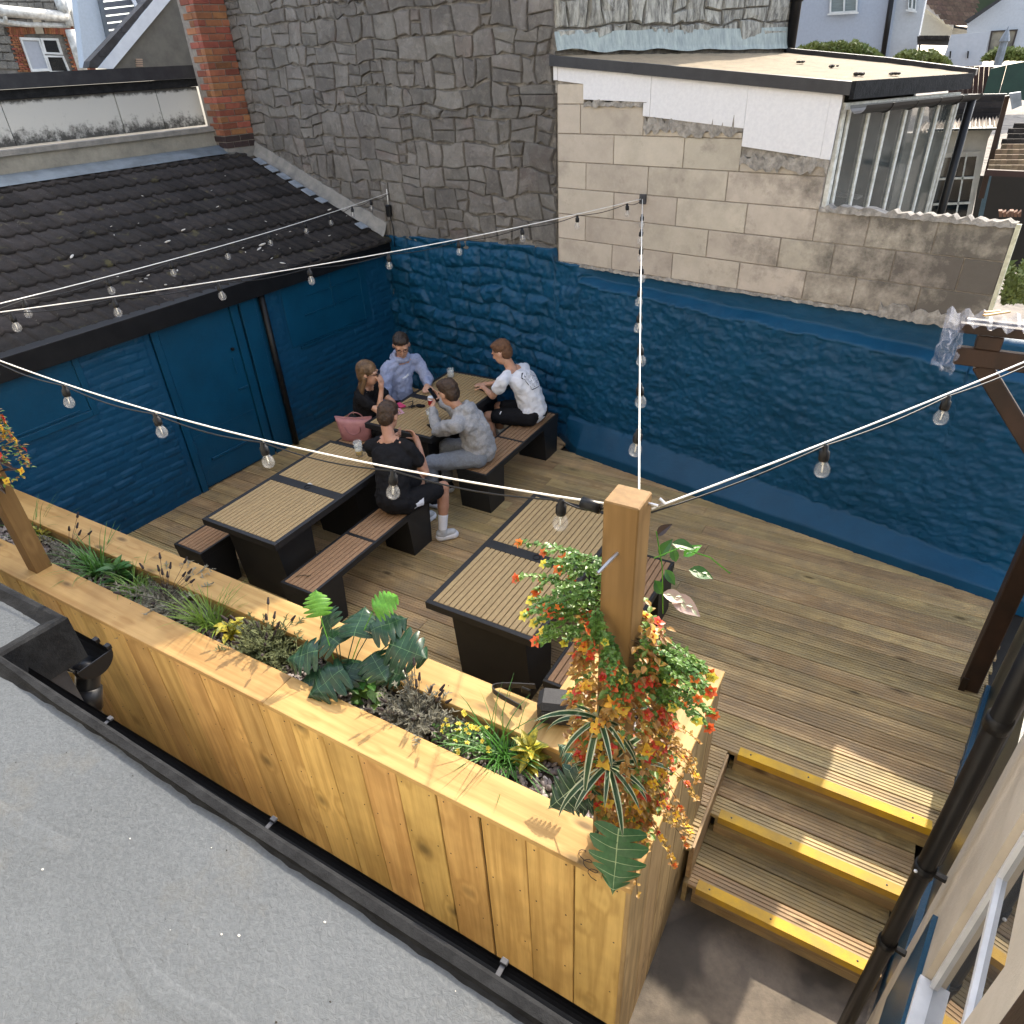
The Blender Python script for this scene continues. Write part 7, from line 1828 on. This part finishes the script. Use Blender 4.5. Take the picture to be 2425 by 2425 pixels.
flat('pink_pouch', 948, 962, .07, .12, .018, 1.2, plain('hot_pink_fabric', (.62, .06, .16), None, 10, .7), 'small hot pink pouch beside the paper card', 'pouch')
php = Vector((-3.965, 5.10, 1.03)); o = empty('phone', php, 'dark phone held up in the hands of the grey hoodie man', 'phone'); o.rotation_euler = (.9, .15, 1.75); MB().box((-.037, -.078, -.004), (.037, .078, .004), .003).build('case', M_scr, o)
kb = onz(978, 960, .745); o = empty('sunglasses_and_keys', kb, 'black sunglasses and key bunch lying in the middle of the farthest table', 'sunglasses')
b = MB(); rr = random.Random(9)
for k in range(2): ell(b, Vector((-.03+.06*k, 0, .02)), (.030, .006, .022), None, 10, 6)
b.tube([(-.06, 0, .02), (-.075, .05, .012), (-.06, .12, .006)], .003, 5); b.tube([(.06, 0, .02), (.07, .05, .012), (.05, .11, .006)], .003, 5); b.build('sunglasses_frame', M_blackpl, o, rot=(0, 0, 2.2))
b = MB()
for k in range(7): a = k*.9; b.box((-.006, 0, 0), (.006, .05, .004), .001, Matrix.Translation((.03, -.05, .004+.003*k)) @ Matrix.Rotation(a, 4, 'Z'))
b.tube([(.03+.014*cos(a), -.05+.014*sin(a), .02) for a in [i*.6 for i in range(11)]], .0015, 5); tag(b.build('keys', M_blackpl, o), kind='stuff')
o = empty('black_pouch', onz(980, 968, .745)+Vector((.03, .06, 0)), 'small crumpled black pouch beside the sunglasses', 'pouch'); b = MB(); ell(b, Vector((0, 0, .015)), (.045, .03, .018)); ell(b, Vector((.03, .02, .012)), (.03, .025, .014)); skinned(b, 'pouch_body', C_black, o, .006, 1, .01).location = (0, 0, 0)
o = empty('debris', onz(728, 1146, .747), 'small pale leaf lying on the left table near its centre hole', 'leaf'); b = MB(); ovleaf(b, (0, 0, .003), (1, .3, .1), .05, .022); b.build('leaf_blade', M_shell, o)
o = empty('twig', onz(718, 1365, .456), 'dark twig lying on the seat of the bench beside the left table', 'twig'); MB().tube([(-.05, -.03, 0.003), (0, .01, .006), (.03, .015, .004), (.05, .035, .004)], .003, 5).build('stick', L_stem, o); MB().tube([(.0, .01, .006), (.05, .01, .006)], .0025, 5).build('side_stick', L_stem, o)
# pink handbag
M_pink = plain('dusty_pink_leather', (.42, .19, .19), (.34, .145, .15), 10, .5, .3, 60); bgc = Vector((-4.88, 4.87, .455))
hbg = empty('handbag', bgc, 'dusty pink leather tote bag standing on the bench behind the woman', 'handbag')
b = MB(); n = 24; rows_ = [(0, .15, .065), (.01, .165, .075), (.10, .175, .07), (.19, .19, .05), (.235, .205, .032), (.232, .198, .022), (.15, .17, .05), (.03, .15, .06)]; vs = []; fs = []
for z_, a, c_ in rows_:
    for i in range(n):
        t_ = 2*pi*i/n; x = a*(abs(cos(t_))**.7)*(1 if cos(t_) > 0 else -1); y = c_*(abs(sin(t_))**.8)*(1 if sin(t_) > 0 else -1); vs.append((x, y, z_+.012*noise.noise(Vector((x*9, y*9, z_*9)))+(.02*abs(x/.2)**2 if z_ > .2 else 0)))
for j in range(len(rows_)-1):
    for i in range(n): i2 = (i+1) % n; fs.append((j*n+i, j*n+i2, (j+1)*n+i2, (j+1)*n+i))
fs.append(tuple(range(n))[::-1]); b.add(vs, fs); b.build('bag_body', M_pink, hbg, smooth=True, rot=(0, 0, .42))
for sd_, yy in ((1, -.065), (1, .06)):
    b = MB(); P_ = [Vector((.085*cos(pi*k/14)*(1+.1*sin(pi*k/14)), yy*(1-.2*sin(pi*k/14))-.02*(yy < 0), .19-(.11 if yy < 0 else -.09)*sin(pi*k/14))) for k in range(15)]; b.tube(P_, .006, 6); b.build('handle', M_pink, hbg, smooth=True, rot=(0, 0, .42))
o = empty('folded_jacket', (-4.93, 4.99, .47), 'dark gathered garment tucked between the woman and the pink bag', 'jacket'); b = MB()
for k in range(6): ell(b, Vector((-.10+.04*k, .02*sin(k*2), .09+.015*cos(k*3)))+o.location, (.05, .05, .10))
skinned(b, 'fabric', cloth('charcoal_fabric', (.03, .032, .036), (.015, .016, .018)), o, .009, 2, .02)
o = empty('pebble', onz(2210, 1368, 0), 'single pale pebble on the deck edge by the blue wall', 'pebble'); MB().sphere((0, 0, .012), .022, 8, 6, (1.3, .8, .6)).build('stone', M_shell, o, smooth=True)
